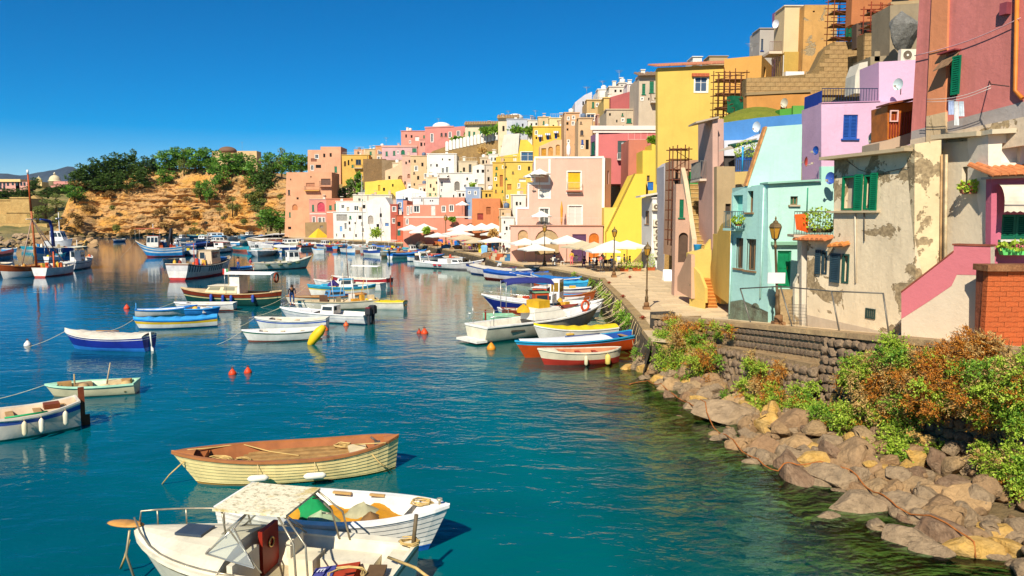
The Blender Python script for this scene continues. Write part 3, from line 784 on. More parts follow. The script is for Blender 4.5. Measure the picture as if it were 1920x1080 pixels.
	def tiles(s,pl,p0,p1,out=.45,run=1.2,slope=.35,col='b8623a',pitch=.3,proud=0.0):
		"""row of curved roof tiles along an eave"""
		a,b = pl.sz(*p0),pl.sz(*p1); A,B = pl.P(a[0],a[1],out),pl.P(b[0],b[1],out); n = max(2,int((B - A).length / pitch)); bk = -pl.n * run + Vector((0,0,run * slope))
		mb = MB(); mb.obox(A - Vector((0,0,.05)),B - A,bk,Vector((0,0,.045))); s.part(mb,'roof',mat(col,.8,.3))
		me = None; d = (B - A).normalized(); up = Vector((0,0,1))
		tm = mat(col,.85,.35,scale=4,bmp=.01)
		for i in range(n):
			c = A + (B - A) * ((i + .5) / n); q = MB(); k = 5; w2 = (B - A).length / n * .46
			row0,row1 = [],[]
			for j in range(k + 1):
				an = math.pi * j / k; o = d * (-math.cos(an) * w2) + up * (math.sin(an) * w2 * .85)
				row0.append(c + o - bk.normalized() * .05); row1.append(c + o * .8 + bk)
			for j in range(k): q.face([row0[j],row0[j + 1],row1[j + 1],row1[j]],0,True)
			q.face(row0[::-1]); s.part(q,'roof_tile',tm)
# ---- the town across the bay: (label, colour, rect/poly, bottom used for the distance, windows, options)
W = 'W'; G = 'G'; K = 'K'
TOWN = [
 ('peach block with flat roof high on the left end of town','e0a078',[(577,278),(601,275),(601,322)] and [(577,330),(639,330),(639,275),(601,275),(601,281),(577,281)],326,[(591,290,597,297,W),(606,288,610,295,K),(618,287,622,294,K),(583,310,588,319,W),(592,309,602,315,K),(627,312,632,323,G),(583,297,594,303,K,'8a5a44')],{}),
 ('tall peach house with battered foot and yellow balcony beside the cliff','dd9c70',[(533,442),(566,442),(600,420),(622,420),(622,323),(537,323)],436,[(544,335,546,338,K),(582,330,584,333,K),(540,356,544,366,'P'),(548,383,558,394,'Aa','b8784c'),(542,398,545,407,G),(556,370,560,374,K),(540,425,546,430,K),(574,343,590,350,K,'b07858'),(602,335,620,347,K,'6a5044')],dict(bal=[(572,349,600,357,'e0a82c'),(600,340,623,349,'d89c78')])),
 ('pink house with a red awning in its arch beside the white house','d88c7c',(580,374,612,422),430,[(585,384,589,396,G),(595,379,609,397,'Aa','c04858'),(586,407,591,418,W),(597,408,603,418,W),(605,408,609,418,W)],dict(capc='d8b0a0',band=401)),
 ('salmon house with green shutters behind the white house','d4805c',(612,373,668,425),428,[(617,385,622,393,G),(627,382,632,393,G)],dict(band=398)),
 ('low tan stone base wall at the left end of the quay','a08458',(572,417,626,445),440,[(600,423,606,427,K,'8a8478')],dict(dirt=.9,cap=0)),
 ('white house with a wide shaded loggia and pale blue door','e0dcd2',(625,398,690,446),440,[(631,402,651,414,K,'9a948a'),(637,424,642,434,'D','7aa4cc'),(646,418,650,430,W),(672,404,678,411,K)],{}),
 ('white terrace house above the loggia with small windows','e2dccc',(630,378,700,402),424,[(640,384,646,391,W),(664,386,672,395,W),(650,388,655,396,K,'b8a890'),(680,384,685,391,K)],{}),
 ('cream rooms set back behind the white terrace','d8ccb4',(662,366,735,392),408,[(672,372,676,379,K),(722,370,728,378,W)],{}),
 ('white house with sloping gable and narrow openings by the tall mast','e4e0d6',[(686,446),(736,446),(736,392),(722,370),(704,370),(686,378)],438,[(690,404,700,420,'Aa','a89c8c'),(712,400,716,407,K),(722,418,729,424,'D','5a80b0'),(706,420,711,432,K)],{}),
 ('narrow yellow wall between the white houses','dcb42c',(690,370,703,388),402,[(693,374,697,380,K)],{}),
 ('small red house front beside the blue one','c05c48',(732,384,746,446),437,[(736,388,742,396,W),(736,410,741,418,W)],{}),
 ('narrow blue house front with a hung awning','7a9ccc',(744,374,756,408),430,[(747,380,752,388,W)],{}),
 ('orange red ground floor under the narrow blue house','cc5a34',(741,404,757,446),436,[(745,416,751,424,K),(745,430,751,442,'D','2c6a58')],{}),
 ('long salmon house with white framed windows on the quay','d8866a',[(756,446),(895,446),(895,411),(871,411),(871,370),(824,370),(824,384),(763,384),(763,376),(756,376)],436,[(776,386,786,398,W),(808,385,816,404,'D','d8d0c4'),(829,387,835,397,W),(843,385,850,396,W),(764,388,766,402,W),(770,387,772,399,W),(762,411,765,420,W),(850,421,855,434,'D','9a948c')],dict(cap=0,band=407)),
 ('white attic with two small windows on the salmon house','dcdcd8',(771,371,823,386),412,[(790,373,792,378,K),(806,375,808,378,K),(810,375,812,378,K)],{}),
 ('orange house with a red recess and stairs beside the yellow flight','d07a44',[(885,446),(938,446),(938,372),(885,372)],430,[(895,400,906,412,K,'8c3a30'),(912,388,920,402,K,'9a5a34')],{}),
 ('small pale blue house with a blue door above the orange one','93a8c4',(873,352,902,396),400,[(876,380,882,393,'D','6a9ccc')],{}),
 ('yellow house with a green shuttered door over the outside stair','dcae34',(924,305,968,412),396,[(937,328,943,350,K,'a8703c'),(943,368,949,389,G),(930,345,933,350,K)],{}),
 ('yellow house with round bow front behind the main pink house','e0b83c',(944,304,1004,378),390,[(951,345,959,356,K,'b8803c'),(973,335,986,341,K,'e8d8c0'),(990,312,994,320,K)],{}),
 ('bright yellow terrace house with wide blue glazed window','e4c020',[(930,318),(1012,318),(1012,288),(1000,274),(988,262),(976,262),(972,288),(930,294)],330,[(977,285,1003,302,'W','3a5a78'),(940,298,946,304,K)],{}),
 ('tall white house with almost no windows','e4dfd4',(801,289,856,362),372,[(841,298,845,301,K),(828,315,833,326,W),(836,313,841,325,W),(848,322,851,329,K)],{}),
 ('white lower house with laundry balcony and round arch','e2dcce',(820,325,892,372),384,[(852,340,862,358,'Aa','7a7468'),(826,340,831,350,W),(838,330,842,336,K),(870,346,875,352,W),(880,346,885,352,W)],dict(bal=[(822,328,842,333,'e4ded2')])),
 ('tan grey house with tall window left of the white arch house','c8b492',(860,303,895,340),358,[(868,314,872,322,K),(879,308,884,326,K,'4a4c4a'),(862,321,866,326,G)],{}),
 ('white gabled house with a plaque of dark openings','e0dace',[(886,352),(914,352),(914,312),(900,308),(886,312)],366,[(894,318,898,324,K),(903,318,908,324,K),(890,336,896,344,W)],{}),
 ('rain stained grey cream house beside the yellow house','ccbca4',(908,309,930,368),372,[(914,332,918,340,K),(914,318,916,322,K)],dict(stain=1)),
 ('cream house with tall thin windows under the white tower','e0c498',(799,333,834,376),386,[(806,345,809,352,K),(824,345,830,356,W),(812,352,815,358,K)],{}),
 ('tan house in the middle of the steep town','d2b080',(770,293,806,352),362,[(778,312,783,320,W),(790,305,794,312,K),(782,330,786,337,K),(796,326,800,334,W)],{}),
 ('pale pink old house front with tiny windows','d8a890',(754,292,782,350),360,[(760,303,763,308,K),(766,300,769,305,K),(778,298,780,302,K),(764,326,769,334,'Aa','9a7058'),(758,340,761,346,K)],{}),
 ('beige house with a broad arch above the yellow terrace','d8b48c',[(722,366),(762,366),(762,312),(752,300),(744,312),(722,320)],370,[(746,329,757,346,'Aa','8a6a4c'),(728,330,732,336,K)],{}),
 ('cream house with a blue balcony under the villa bracket','dcc4a0',(736,306,756,336),350,[(742,312,746,318,K),(750,313,754,319,'B')],{}),
 ('bright yellow low house with roof terrace in the middle of town','e2c02c',[(684,382),(760,382),(760,352),(752,336),(710,338),(700,340),(684,341)],386,[(709,347,713,358,K,'b89430'),(718,352,722,358,K),(735,345,738,350,K)],{}),
 ('long low white house stepping down to the salmon house','e6e2da',[(742,392),(826,392),(822,366),(770,352),(742,360)],394,[(760,370,765,376,K),(785,368,790,375,W),(803,372,808,378,K)],{}),
 ('brown stone retaining wall with scrub below the yellow villa','94744c',(681,298,722,350),350,[],dict(dirt=1,cap=0,cat='wall')),
 ('tan stone retaining wall under the lilac villa','a48c6c',(716,300,775,330),335,[(740,305,752,314,'Aa','5a4c3c')],dict(dirt=.9,cap=0,cat='wall')),
 ('ochre yellow house with brown arched window and balcony','dcaa3c',(641,291,692,322),322,[(667,299,677,309,'P'),(645,302,649,312,'Aa','5a3c24'),(652,300,655,310,K)],dict(bal=[(664,309,680,315,'e0d0b0')])),
 ('pale lilac villa with green arched shutters on the ridge','d4a8a8',(716,276,782,300),303,[(723,284,727,292,G),(737,283,741,291,G),(752,281,759,289,'Ga'),(773,271 + 7,781,285,G)],dict(cap=.5,capc='d8a08c')),
 ('salmon villa with flat roof and terrace canopy','da8c78',(752,246,800,276),288,[(778,256,786,264,K,'e4dcd0'),(760,252,763,258,K)],{}),
 ('pink villa with a white vault roof on the ridge','da8478',[(797,280),(876,270),(876,236),(850,238),(797,240)],280,[(808,251,812,266,W),(826,249,830,256,'Pa'),(834,249,838,256,'Pa'),(842,248,846,258,W),(857,246,862,256,W)],dict(cap=.3,capc='d88c80')),
 ('cream house with green shutters and brown tiled roof','d8c8a4',(872,234,936,262),268,[(878,246,882,258,G),(887,247,891,256,G),(900,241,904,251,G),(910,240,915,254,G)],dict(tile='a8885c')),
 ('long tan retaining wall topped with white merlons','b8945c',[(790,316),(955,312),(955,252),(930,254),(845,272),(812,283),(790,300)],300,[],dict(dirt=.8,cap=0,cat='wall',merlon=1)),
 ('white bastion wall right of the crenellated wall','ddd4c4',[(934,282),(970,282),(974,250),(945,253)],296,[],dict(cap=0,cat='wall')),
 ('tan green house left of the lilac villa','c8b080',(682,280,706,298),300,[(693,284,697,290,G)],{}),
 ('orange house between the green and lilac villas','d89460',(704,274,720,300),302,[(709,282,712,291,'Wa')],{}),
 ('small peach house at the edge of the ridge','d8a078',(664,281,684,292),296,[(670,284,674,289,K)],{}),
 ('blue grey villa wall with white dome behind the hedge','b8bcc4',(950,224,992,252),266,[(975,240,979,247,G),(960,234,963,239,K)],{}),
 ('cream villa with small roof gable behind the hedge','d8c49c',(934,222,972,254),268,[(942,236,946,246,K)],dict(tile='a8885c')),
 ('white house with two small windows on the ridge','e0d8c8',(990,226,1012,250),262,[(995,231,998,236,K),(1004,230,1007,235,K),(1006,238,1009,244,W)],{}),
 ('tan house with flat roof on the ridge','d0b484',(1009,220,1032,246),258,[(1018,227,1021,233,G),(1016,239,1022,243,K)],{}),
 ('yellow green house on the ridge','d8c890',(1030,222,1060,250),258,[(1049,232,1055,238,K),(1036,234,1039,239,K)],{}),
 ('long yellow house with blue doors under small awnings','e0b424',(1000,238,1068,272),284,[(1011,257,1015,266,'D','24509c'),(1025,252,1030,262,'D','24509c'),(1040,250,1045,260,'D','24509c'),(1056,247,1061,259,'D','24509c')],dict(awn=[(1008,253,1017),(1022,250,1032),(1038,246,1047),(1055,243,1065)])),
 ('cream arcade with two tall arches below the yellow house','dcb488',[(1012,300),(1070,300),(1070,262),(1040,262),(1012,274)],302,[(1028,275,1037,292,'Aa','c08c4c'),(1042,271,1050,291,'Aa','c09450'),(1015,278,1024,292,K,'b8842c')],dict(cap=0)),
 ('tall narrow tan house with arched loggias','d0a070',(1058,212,1086,285),298,[(1062,229,1066,234,K),(1073,228,1076,234,W),(1082,226,1085,232,K),(1078,242,1084,256,K,'b89068'),(1078,259,1083,270,'B')],{}),
 ('tan house with wooden pergola beside the pink corner house','d8b080',(1084,222,1112,300),300,[(1088,244,1094,254,'Pa'),(1098,262,1104,280,K),(1090,262,1094,270,'B')],{}),
 ('blue white corner house at the skyline','c4c4cc',[(1078,215),(1110,215),(1110,172),(1096,178),(1078,192)],224,[(1092,190,1095,197,K)],{}),
 ('tan house with a green window and arched niche near the skyline','c8a468',(1100,188,1134,232),240,[(1110,191,1114,202,G),(1126,193,1130,200,'Aa','8a5c34'),(1098 + 2,214,1115,226,'W','3a4658')],{}),
 ('weathered yellow house with stained top near the skyline','d8b45c',(1132,184,1186,232),236,[(1178,200,1183,208,K,'c8a890')],dict(stain=1,dirt=.9)),
 ('white cubic attic on the skyline','e0dcd4',(1121,168,1146,188),206,[],{}),
 ('low cream house on the skyline','d4cbb8',(1142,163,1176,186),200,[(1152,168,1156,173,K),(1162,168,1166,173,K)],{}),
 ('red house with a white window at the skyline','b85a58',[(1145,220),(1202,220),(1202,168),(1180,172),(1145,182)],222,[(1189,187,1195,201,W)],{}),
 ('grey cream house with tall green shutters beside the big yellow house','c8b498',(1198,143,1240,200),226,[(1204,157,1210,177,G),(1218,152,1226,174,G)],dict(tile='8a7058',bal=[(1219,177,1238,192,'ddd0bc')])),
 ('weathered grey house with three green shuttered windows','c4b090',(1137,206,1240,246),250,[(1175,222,1184,230,G),(1190,219,1199,229,G),(1209,216,1219,229,G)],dict(stain=.8)),
]
# small houses wedged between the larger ones
TR = random.Random(5)
for lab,col,r,wn in (('tiny white room with a dark door above the yellow low house','e2dcd0',(764,344,778,362),'K'),('small peach room below the tan house','dcb090',(784,346,800,368),'W'),('little cream cube under the brown bracket wall','e0ccaa',(726,334,742,352),'K'),('narrow ochre house right of the pale pink old house','d0a45c',(790,318,802,345),'W'),('small white cube before the tall white house','e4e0d6',(812,338,824,352),'K'),
	('rosy cube beside the laundry balcony','d89c88',(836,346,850,364),'W'),('white box room under the arch house','e4ded2',(856,358,874,374),'K'),('cream room with a green door below the gabled house','dcc8a8',(894,346,908,366),'D'),('yellow room with plants over the orange house','d8ac38',(904,358,926,376),'K'),('pale stone room on the terrace edge','ccb896',(900,296,918,312),'K'),
	('tan shed behind the bright yellow terrace','c8a878',(940,274,958,292),'W'),('white stepped room below the bastion','e0d8c8',(916,290,934,308),'W'),('small brick red room over the white terrace','c07858',(700,352,712,368),'K'),('white cube left of the yellow column','e2ddd2',(672,362,688,380),'W'),('pinkish cube on the salmon villa terrace','d89888',(786,262,800,280),'K'),('tan cube between villas on the ridge','d4b48c',(706,290,720,306),'W'),
	('beige block left of the skyline tan house','d8bc94',(1046,226,1062,246),'K'),('small rose cube under the skyline yellow house','d09888',(1120,216,1138,238),'W'),('white cube on the skyline beside the red house','e2ded6',(1176,158,1200,172),'K'),('grey cube on the skyline roofs','c8c0b4',(1160,156,1178,170),'K'),('cream block above the arcade house','e0cca8',(1034,240,1050,262),'W'),('narrow white house right of the yellow bow front','e2dccf',(958,366,986,400),'K'),('sand coloured shop front right of the orange house','d4b080',(936,392,958,440),'D'),('small white stair house beside the yellow steps','e4dfd4',(940,408,966,452),'K')):
	x0,y0,x1,y1 = r; m = (x0 + x1) / 2; ww = min(2.4,(x1 - x0) * .17); ym = lerp(y0,y1,.45)
	TOWN.append((lab,col,r,y1 + 6,[(m - ww - 2.5,ym - 3,m - 2.5 + ww * .6,ym + 4.5,wn,'2c6a58') if wn == 'D' else (m - ww - 2.5,ym - 3,m - 2.5 + ww * .6,ym + 4,wn),(m + 2,ym - 2.5,m + 2 + ww * 1.4,ym + 3,'K')],{}))
def details(h,pl,x0,y0,x1,y1,wins):
	"""rain pipes, roof clutter, extra little windows where a wall would be bare"""
	a,b = pl.sz(x0,y0),pl.sz(x1,y1); s0,s1,zt,zb = a[0],b[0],a[1],b[1]; wd = s1 - s0
	for k in range(1 + int(wd > 5)):
		s_ = s0 + wd * TR.choice((.03,.97,.5 + TR.uniform(-.3,.3))); sx = 960 + (pl.P(s_,0).x) / pl.P(s_,0).y * F
		if any(w[0] - 1.5 < sx < w[2] + 1.5 for w in wins): continue
		mb = MB(); mb.tube([pl.P(s_,zt,.09),pl.P(s_,zb - 3,.09)],.07,5); h.part(mb,'drain_pipe',mat(TR.choice(('b8a48c','8a7460','d8ccb8')),.7))
	for k in range(TR.randrange(1,3)):
		c = pl.P(TR.uniform(s0 + .6,max(s0 + .7,s1 - .6)),zt,-TR.uniform(1,4)); mb = MB(); q = TR.random()
		if q < .5: mb.box(c.x,c.y,c.z - .05,.6,.5,TR.uniform(.7,1.2)); mb.box(c.x,c.y,c.z + 1.2,.75,.65,.12); h.part(mb,'chimney',plaster(TR.choice(('e0d8c8','c8a888','d8b498')),.6,.6))
		elif q < .8 and wd > 3: h.rail(pl,s0 + .1,s1 - .1,zt + .1,zt + .95,-.2,TR.choice(('c8bca8','6a5a4c')),.35,'roof_railing',0,.02)
		else: mb.lathe([(.5,0),(.5,.9),(.1,1.1)],c,9); h.part(mb,'water_tank',mat(TR.choice(('d8d4c8','5a6a80')),.6))
	ext = []
	for yy in range(int(y0) + 7,int(y1) - 6,11):
		for xx in range(int(x0) + 4,int(x1) - 5,12):
			X,Y_ = xx + TR.uniform(-1.5,1.5),yy + TR.uniform(-1,1)
			if TR.random() < .5 and all(X + 5.5 < w[0] - 1 or X - 1.5 > w[2] + 1 or Y_ + 8 < w[1] or Y_ - 2 > w[3] for w in wins): ext.append((X,Y_,X + TR.uniform(2.2,3.6),Y_ + TR.uniform(3.5,6),TR.choice('WWKKGP')))
	return ext
AWN = mat('b8b4bc',.8)
for lab,col,poly,yb,wins,op in TOWN:
	rect = not isinstance(poly[0],(tuple,list))
	xs = [poly[0],poly[2]] if rect else [q[0] for q in poly]
	xc = sum((min(xs),max(xs))) / 2; Y = hillY(xc,yb) - 2.0
	pl = PY(Y); h = House(lab,at(xc,yb + 3,Y),op.get('cat','house'),'house' if op.get('cat') != 'wall' else 'retaining_wall')
	m = stone(col,'7a6244',.35,bmp=.2,key='rw') if op.get('dirt',0) >= .8 and op.get('cat') == 'wall' else None
	if not rect:                                   # drop the foot of a traced outline a little
		yl = max(q[1] for q in poly); poly = [(x,y + (25 if y >= yl - 6 else 0)) for x,y in poly]
	if op.get('cat') != 'wall' and not op.get('cap') == 0:
		ys = (poly[1],poly[3]) if rect else (sorted(q[1] for q in poly)[2],yl)
		wins = list(wins) + details(h,pl,min(xs) + 1,ys[0],max(xs) - 1,ys[1],wins) if rect else wins
	h.wall(pl,poly,col,9,wins,ext=5 if rect else 0,cap=op.get('cap',.16 if rect else 0),capc=op.get('capc',col),dirt=op.get('dirt',.65),stain=op.get('stain',.6),m=m,bmp=.05)
	for x0,y0,x1,y1,c in op.get('bal',[]): h.balcony(pl,x0,y0,x1,y1,1.1,c,'5a4a40',.3)
	if 'band' in op:
		a,b = pl.sz(min(xs),op['band']),pl.sz(max(xs),op['band']); mb = MB(); mb.pbox(pl,a[0] + .1,b[0] - .1,a[1] - .12,a[1] + .12,-.01,.07); h.part(mb,'string_course',plaster('e0d4c4',.3,.2))
	if 'tile' in op: h.tiles(pl,(min(xs) - 2,poly[1]),(max(xs) + 2,poly[1] - 1),.7,5,.25,op['tile'],.6)
	for x0,y,x1 in op.get('awn',[]):
		a,b = pl.sz(x0,y),pl.sz(x1,y); mb = MB()
		for i in range(6): mb.obox(pl.P(lerp(a[0],b[0],i / 6),a[1],0),pl.u * ((b[0] - a[0]) / 6 - .01),pl.n * .8 + Vector((0,0,-.45)),Vector((0,0,.03)),i % 2)
		h.part(mb,'awning',[mat('e4e0da',.8),mat('6a80b0',.8)])
	if op.get('merlon'):
		for i in range(15):
			px = 838 + i * 6.6; y = interp([(812,283),(845,272),(930,254),(955,252)],px)[0]; s_,z = pl.sz(px,y); ww = .38
			mb = MB(); k = 6; pr = [(s_ - ww,z - 1.2),(s_ + ww,z - 1.2),(s_ + ww,z + .9)] + [(s_ + ww * math.cos(j * math.pi / k),z + .9 + ww * math.sin(j * math.pi / k)) for j in range(1,k)] + [(s_ - ww,z + .9)]
			mb.prism(pl.off(.15),pr,.6); h.part(mb,'merlon',plaster('e6e0d4',.3,.3))
# domes, chimneys, aerials and dishes of the ridge
def vault(px,py,w_,Y,lab,col='e4e0d8'):
	p = at(px,py,Y); r = w_ * Y / F / 2; mb = MB(); mb.lathe([(r,-.6),(r,0)] + [(r * math.cos(a),r * .5 * math.sin(a)) for a in [i * math.pi / 14 for i in range(1,7)]],p,16)
	tag(mb.build('roof_dome',plaster(col,.3,.3)),lab,'dome')
vault(828,238,34,236,'low white vault dome on the pink ridge villa'); vault(966,221,30,203,'white dome on the blue grey villa'); vault(427,283,32,330,'brown dome beside the tan wall above the cliff trees','7a5a44')
def aerial(px,py0,py1,Y,lab):
	a,b = at(px,py1,Y),at(px,py0,Y); mb = MB(); mb.tube([a,b],.035,5); L = (b - a).length
	for k,ww in ((1,.8),(.93,.6),(.86,.45)): mb.tube([a.lerp(b,k) - Vector((ww,0,0)),a.lerp(b,k) + Vector((ww,0,0))],.025,4)
	tag(mb.build('aerial',mat('9a968e',.4,metal=.6)),lab,'aerial','aerials on the roofs')
for px,a,b,Y,lab in ((1161,132,160,150,'tall aerial standing on the skyline roofs left of the yellow house'),(1130,152,168,152,'aerial on the white cubic attic'),(1100,163,178,155,'aerial on the blue white corner house'),(822,222,238,236,'aerial on the pink ridge villa'),(953,208,222,205,'aerial on the cream villa'),(1410,82,118,92,'comb aerial at the right end of the yellow roof'),(454,266,283,330,'mast on the tan wall above the cliff trees'),(724,258,276,230,'aerial on the lilac villa'),(1004,207,226,190,'aerial on the white ridge house')): aerial(px,a,b,Y,lab)
h = House('tan parapet wall seen above the cliff trees',at(440,300,335),'wall','parapet_wall'); h.wall(PY(335),(398,283,482,335),'d0b07c',6)
# ---- main pink house on the quay
PINK = 'e0ae96'; Y0 = 101.0; pl = PY(Y0)
h = House('large pink house with white corner bands and yellow blind on the quay',at(1045,480,Y0))
h.wall(pl,[(968,490),(1131,490),(1132,292),(1002,299),(1002,343),(990,343),(990,389),(968,389)],PINK,10,[(1064,322,1089,362,'Y','d8a818'),(1011,356,1031,371,'W','d0ccc0'),(1066,386,1091,422,'W','c8c4b8'),(1012,391,1029,422,'W','5a5c58')],dirt=.4,stain=.45,bmp=.03)
wt = plaster('ebe6dc',.25,.25)
def band(px0,py0,px1,py1,d=.05,plx=None,name='corner_band'):
	q = plx or pl; a,b = q.sz(px0,py0),q.sz(px1,py1); mb = MB(); mb.pbox(q,min(a[0],b[0]),max(a[0],b[0]),min(a[1],b[1]),max(a[1],b[1]),-.02,d); h.part(mb,name,wt)
band(1129.5,296,1132.8,424,.052); band(1002,293.5,1132.5,297,.08); band(1001,297,1004,344); band(1028.5,298,1032,346,.045); band(989,342,1032,346.5,.066); band(989,347,992,391); band(967,388,992,392,.06); band(967,392,970,424)
h.balcony(pl,1062,342,1091,357,.7,'c87860','d8ccb0',.16)
p2 = PY(Y0 - 2.6)
h.wall(p2,(957,424,1130,494),'dfa48c',2.59,[(971,431,990,470,'Aa','b89468'),(1003,430,1048,478,'Aa','b0946a'),(1073,439,1099,490,'D','5a3a58'),(1104,437,1123,490,'Da','c06a20')],name='ground_floor',dirt=.3,stain=.4,cap=.12,capc='b88468')
a,b = p2.sz(976,424),p2.sz(1128,424); h.rail(p2,a[0],b[0],a[1] + .12,a[1] + 1.1,-.1,'d4b8a8',.2,'terrace_railing')
side = Plane(((1131.5 - 960) / F * Y0 + .01,Y0),((1131.5 - 960) / F * Y0 + .01,Y0 + 10))
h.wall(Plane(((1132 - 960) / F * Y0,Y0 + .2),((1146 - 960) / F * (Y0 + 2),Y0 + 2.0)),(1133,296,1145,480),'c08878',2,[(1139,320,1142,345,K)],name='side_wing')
# ---- pink red corner house, orange block and yellow flight
pl = PY(112); h = House('rose pink corner house with white trim and half open green shutter',at(1170,340,112))
h.wall(pl,[(1122,345),(1238,345),(1238,248),(1122,252)],'cc6a68',9,[(1158,264,1177,296,'S','4a5a58'),(1170,321,1178,352 - 8,'D','0f6a48')],dirt=.35)
h.wall(PP((1107,117),(1122,112)),(1107,252,1122,345),'9a6a88',5,[(1108,266,1115,290,G)],name='side_wall')  # mauve instead of rose: shade on this side painted into its colour
wt = plaster('e4d8cc',.3,.3); band(1117,246,1121.5,320,.05); band(1112,244,1236,249,.12,None,'cornice'); band(1107,236,1238,243.9,.3,None,'parapet')
h.balcony(pl,1157,287,1178,299,.8,'d8c8b8','d0c8c0',.2)
q = MB(); a = pl.sz(1168,268); louvre(q,pl,a[0] - .25,a[0] + .25,pl.sz(1168,294)[1],a[1],.3,.36,False); h.part(q,'shutter',mat('d0d8d0',.6))
pl = PY(104); h = House('rust pink block with a railed roof terrace beside the rose house',at(1195,350,104))
h.wall(pl,(1178,262,1214,365),'c07058',7,[],stain=.7,dirt=.5); a,b = pl.sz(1178,262),pl.sz(1214,262); h.rail(pl,a[0],b[0],a[1],a[1] + 1.0,-.15,'e0d0c8',.8,'terrace_railing')
pl = PY(97); h = House('bright yellow sloping buttress wall behind the parasols',at(1172,490,97),'wall','buttress_wall')
h.wall(pl,[(1137,500),(1211,500),(1211,326),(1190,326),(1137,435)],'e2c41c',6,[],dirt=.25,stain=.2)
a,b = pl.sz(1190,326),pl.sz(1137,435); mb = MB(); A,B = pl.P(*a,.06),pl.P(*b,.06); mb.obox(A,B - A,-pl.n * 1.2,Vector((.12,0,.14))); h.part(mb,'coping',plaster('b88c2c',.5,.4))
h = House('low yellow wall left of the sloping buttress',at(1146,440,98),'wall','garden_wall'); h.wall(PY(98.5),(1132,389,1160,500),'e0c24c',3,[])
pl = PY(99); h = House('yellow house with blue door behind the white utility house',at(1235,350,99))
h.wall(pl,[(1205,420),(1312,420),(1312,270),(1222,270),(1222,282),(1205,282)],'e0be28',8,[(1213,329,1218,340,K,'5a4c48'),(1237,328,1242,342,K,'b07c5c'),(1214,341,1225,357,'D','2a6cb8')],dirt=.3)
# ---- right hand side, between the quay and the hilltop
# big yellow house
pl = PY(86); h = House('big plain yellow house with tiled eave and one white window',at(1330,270,86))
h.wall(pl,[(1233,345),(1427,345),(1427,119),(1233,127)],'dfb740',1.2,[(1303,144,1326,172,'W','4a5a6c'),(1400,142,1414,152,'W','6a6c70')],dirt=.4,stain=.35)
h.tiles(pl,(1230,126),(1430,117),.5,6,.22,'c07a58',.38)
for x0,y0,x1 in ((1297,138,1329),(1394,133,1418)):
	a,b = pl.sz(x0,y0),pl.sz(x1,y0); mb = MB(); mb.pbox(pl,a[0],b[0],a[1] - .35,a[1],.003,.3); h.part(mb,'brick_lintel',mat('b8603a',.8,.4,6))
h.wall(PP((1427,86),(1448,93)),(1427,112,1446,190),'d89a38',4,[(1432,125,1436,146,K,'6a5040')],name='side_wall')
# pieces behind its roof
for lab,col,r,Y,w_ in (('tan attic block behind the yellow roof','b89c70',(1330,106,1364,122),100,[]),('white chimney block behind the yellow roof','e0dcd0',(1299,107,1316,122),98,[]),('grey cream house at the end of the yellow roof','b0a89c',(1424,54,1451,125),96,[(1427,73,1431,95,'B','3a4a5c')])):
	h = House(lab,at((r[0] + r[2]) / 2,r[3],Y)); h.wall(PY(Y),r,col,4,w_,cap=.1,capc=col)
# beige, purple and orange block at the top
pl = PY(90); h = House('tall house with pale front and purple side above the block walls',at(1490,140,90))
h.wall(pl,(1470,12,1507,100),'d8bc88',3.4,[],dirt=.35,cap=.12,capc='d8c8a8'); h.wall(pl.off(.25),(1470,97,1507,150),'c8a03c',3,[],name='base_wall',dirt=.8,stain=.7)
X = (1470 - 960) / F * 90; h.wall(Plane((X - .02,90.0),(X - .02,94.5)),[(1469.5,150),(1448,150),(1448,26),(1469.5,14)],'a06088',.2,[(1456,60,1462,95,K,'3c4460'),(1465,50,1468,72,K,'6a4a78')],name='side_wall',hd=.15)
pb = PY(90.8); a = pb.sz(1445,97); mb = MB(); mb.pbox(pb,a[0] - .3,a[0] + 1.2,a[1] - .3,a[1],-2,.4); h.part(mb,'balcony',plaster('d8c0a0',.3,.3)); h.rail(pb,a[0] - .25,a[0] + 1.15,a[1],a[1] + 1.1,.35,'6a3c3c',.15,'balcony_railing')
pl = PY(88.5); h = House('peeling orange house front beside the scaffold tower',at(1540,140,88.5)); h.wall(pl,(1506,9,1568,150),'d09848',5,[(1524,20,1528,23,K)],dirt=.9,stain=.8,peel=.35)
h = House('brown plank gate under the balcony of the purple sided house',at(1457,145,87),'gate','plank_gate'); pl = PY(87)
for i in range(7):
	a,b = pl.sz(1446 + i * 3.1,145),pl.sz(1446 + i * 3.1 + 2.9,108 - i * .6); mb = MB(); mb.pbox(pl,a[0],b[0],a[1],b[1],0,.05 + .02 * (i % 2)); h.part(mb,'plank',mat('5a4030',.8,.5,3))
a,b = pl.sz(1466.5,145),pl.sz(1469,104); mb = MB(); mb.pbox(pl,a[0],b[0],a[1],b[1],.09,.2); h.part(mb,'post',mat('d8d0c0',.6))
a,b = PY(86).sz(1473,145),PY(86).sz(1508,134); mb = MB(); mb.pbox(PY(86),a[0],b[0],a[1],b[1],-.5,0); tag(mb.build('low_wall',plaster('e6e2da',.2,.2)),'low white parapet at the foot of the purple sided house','wall')
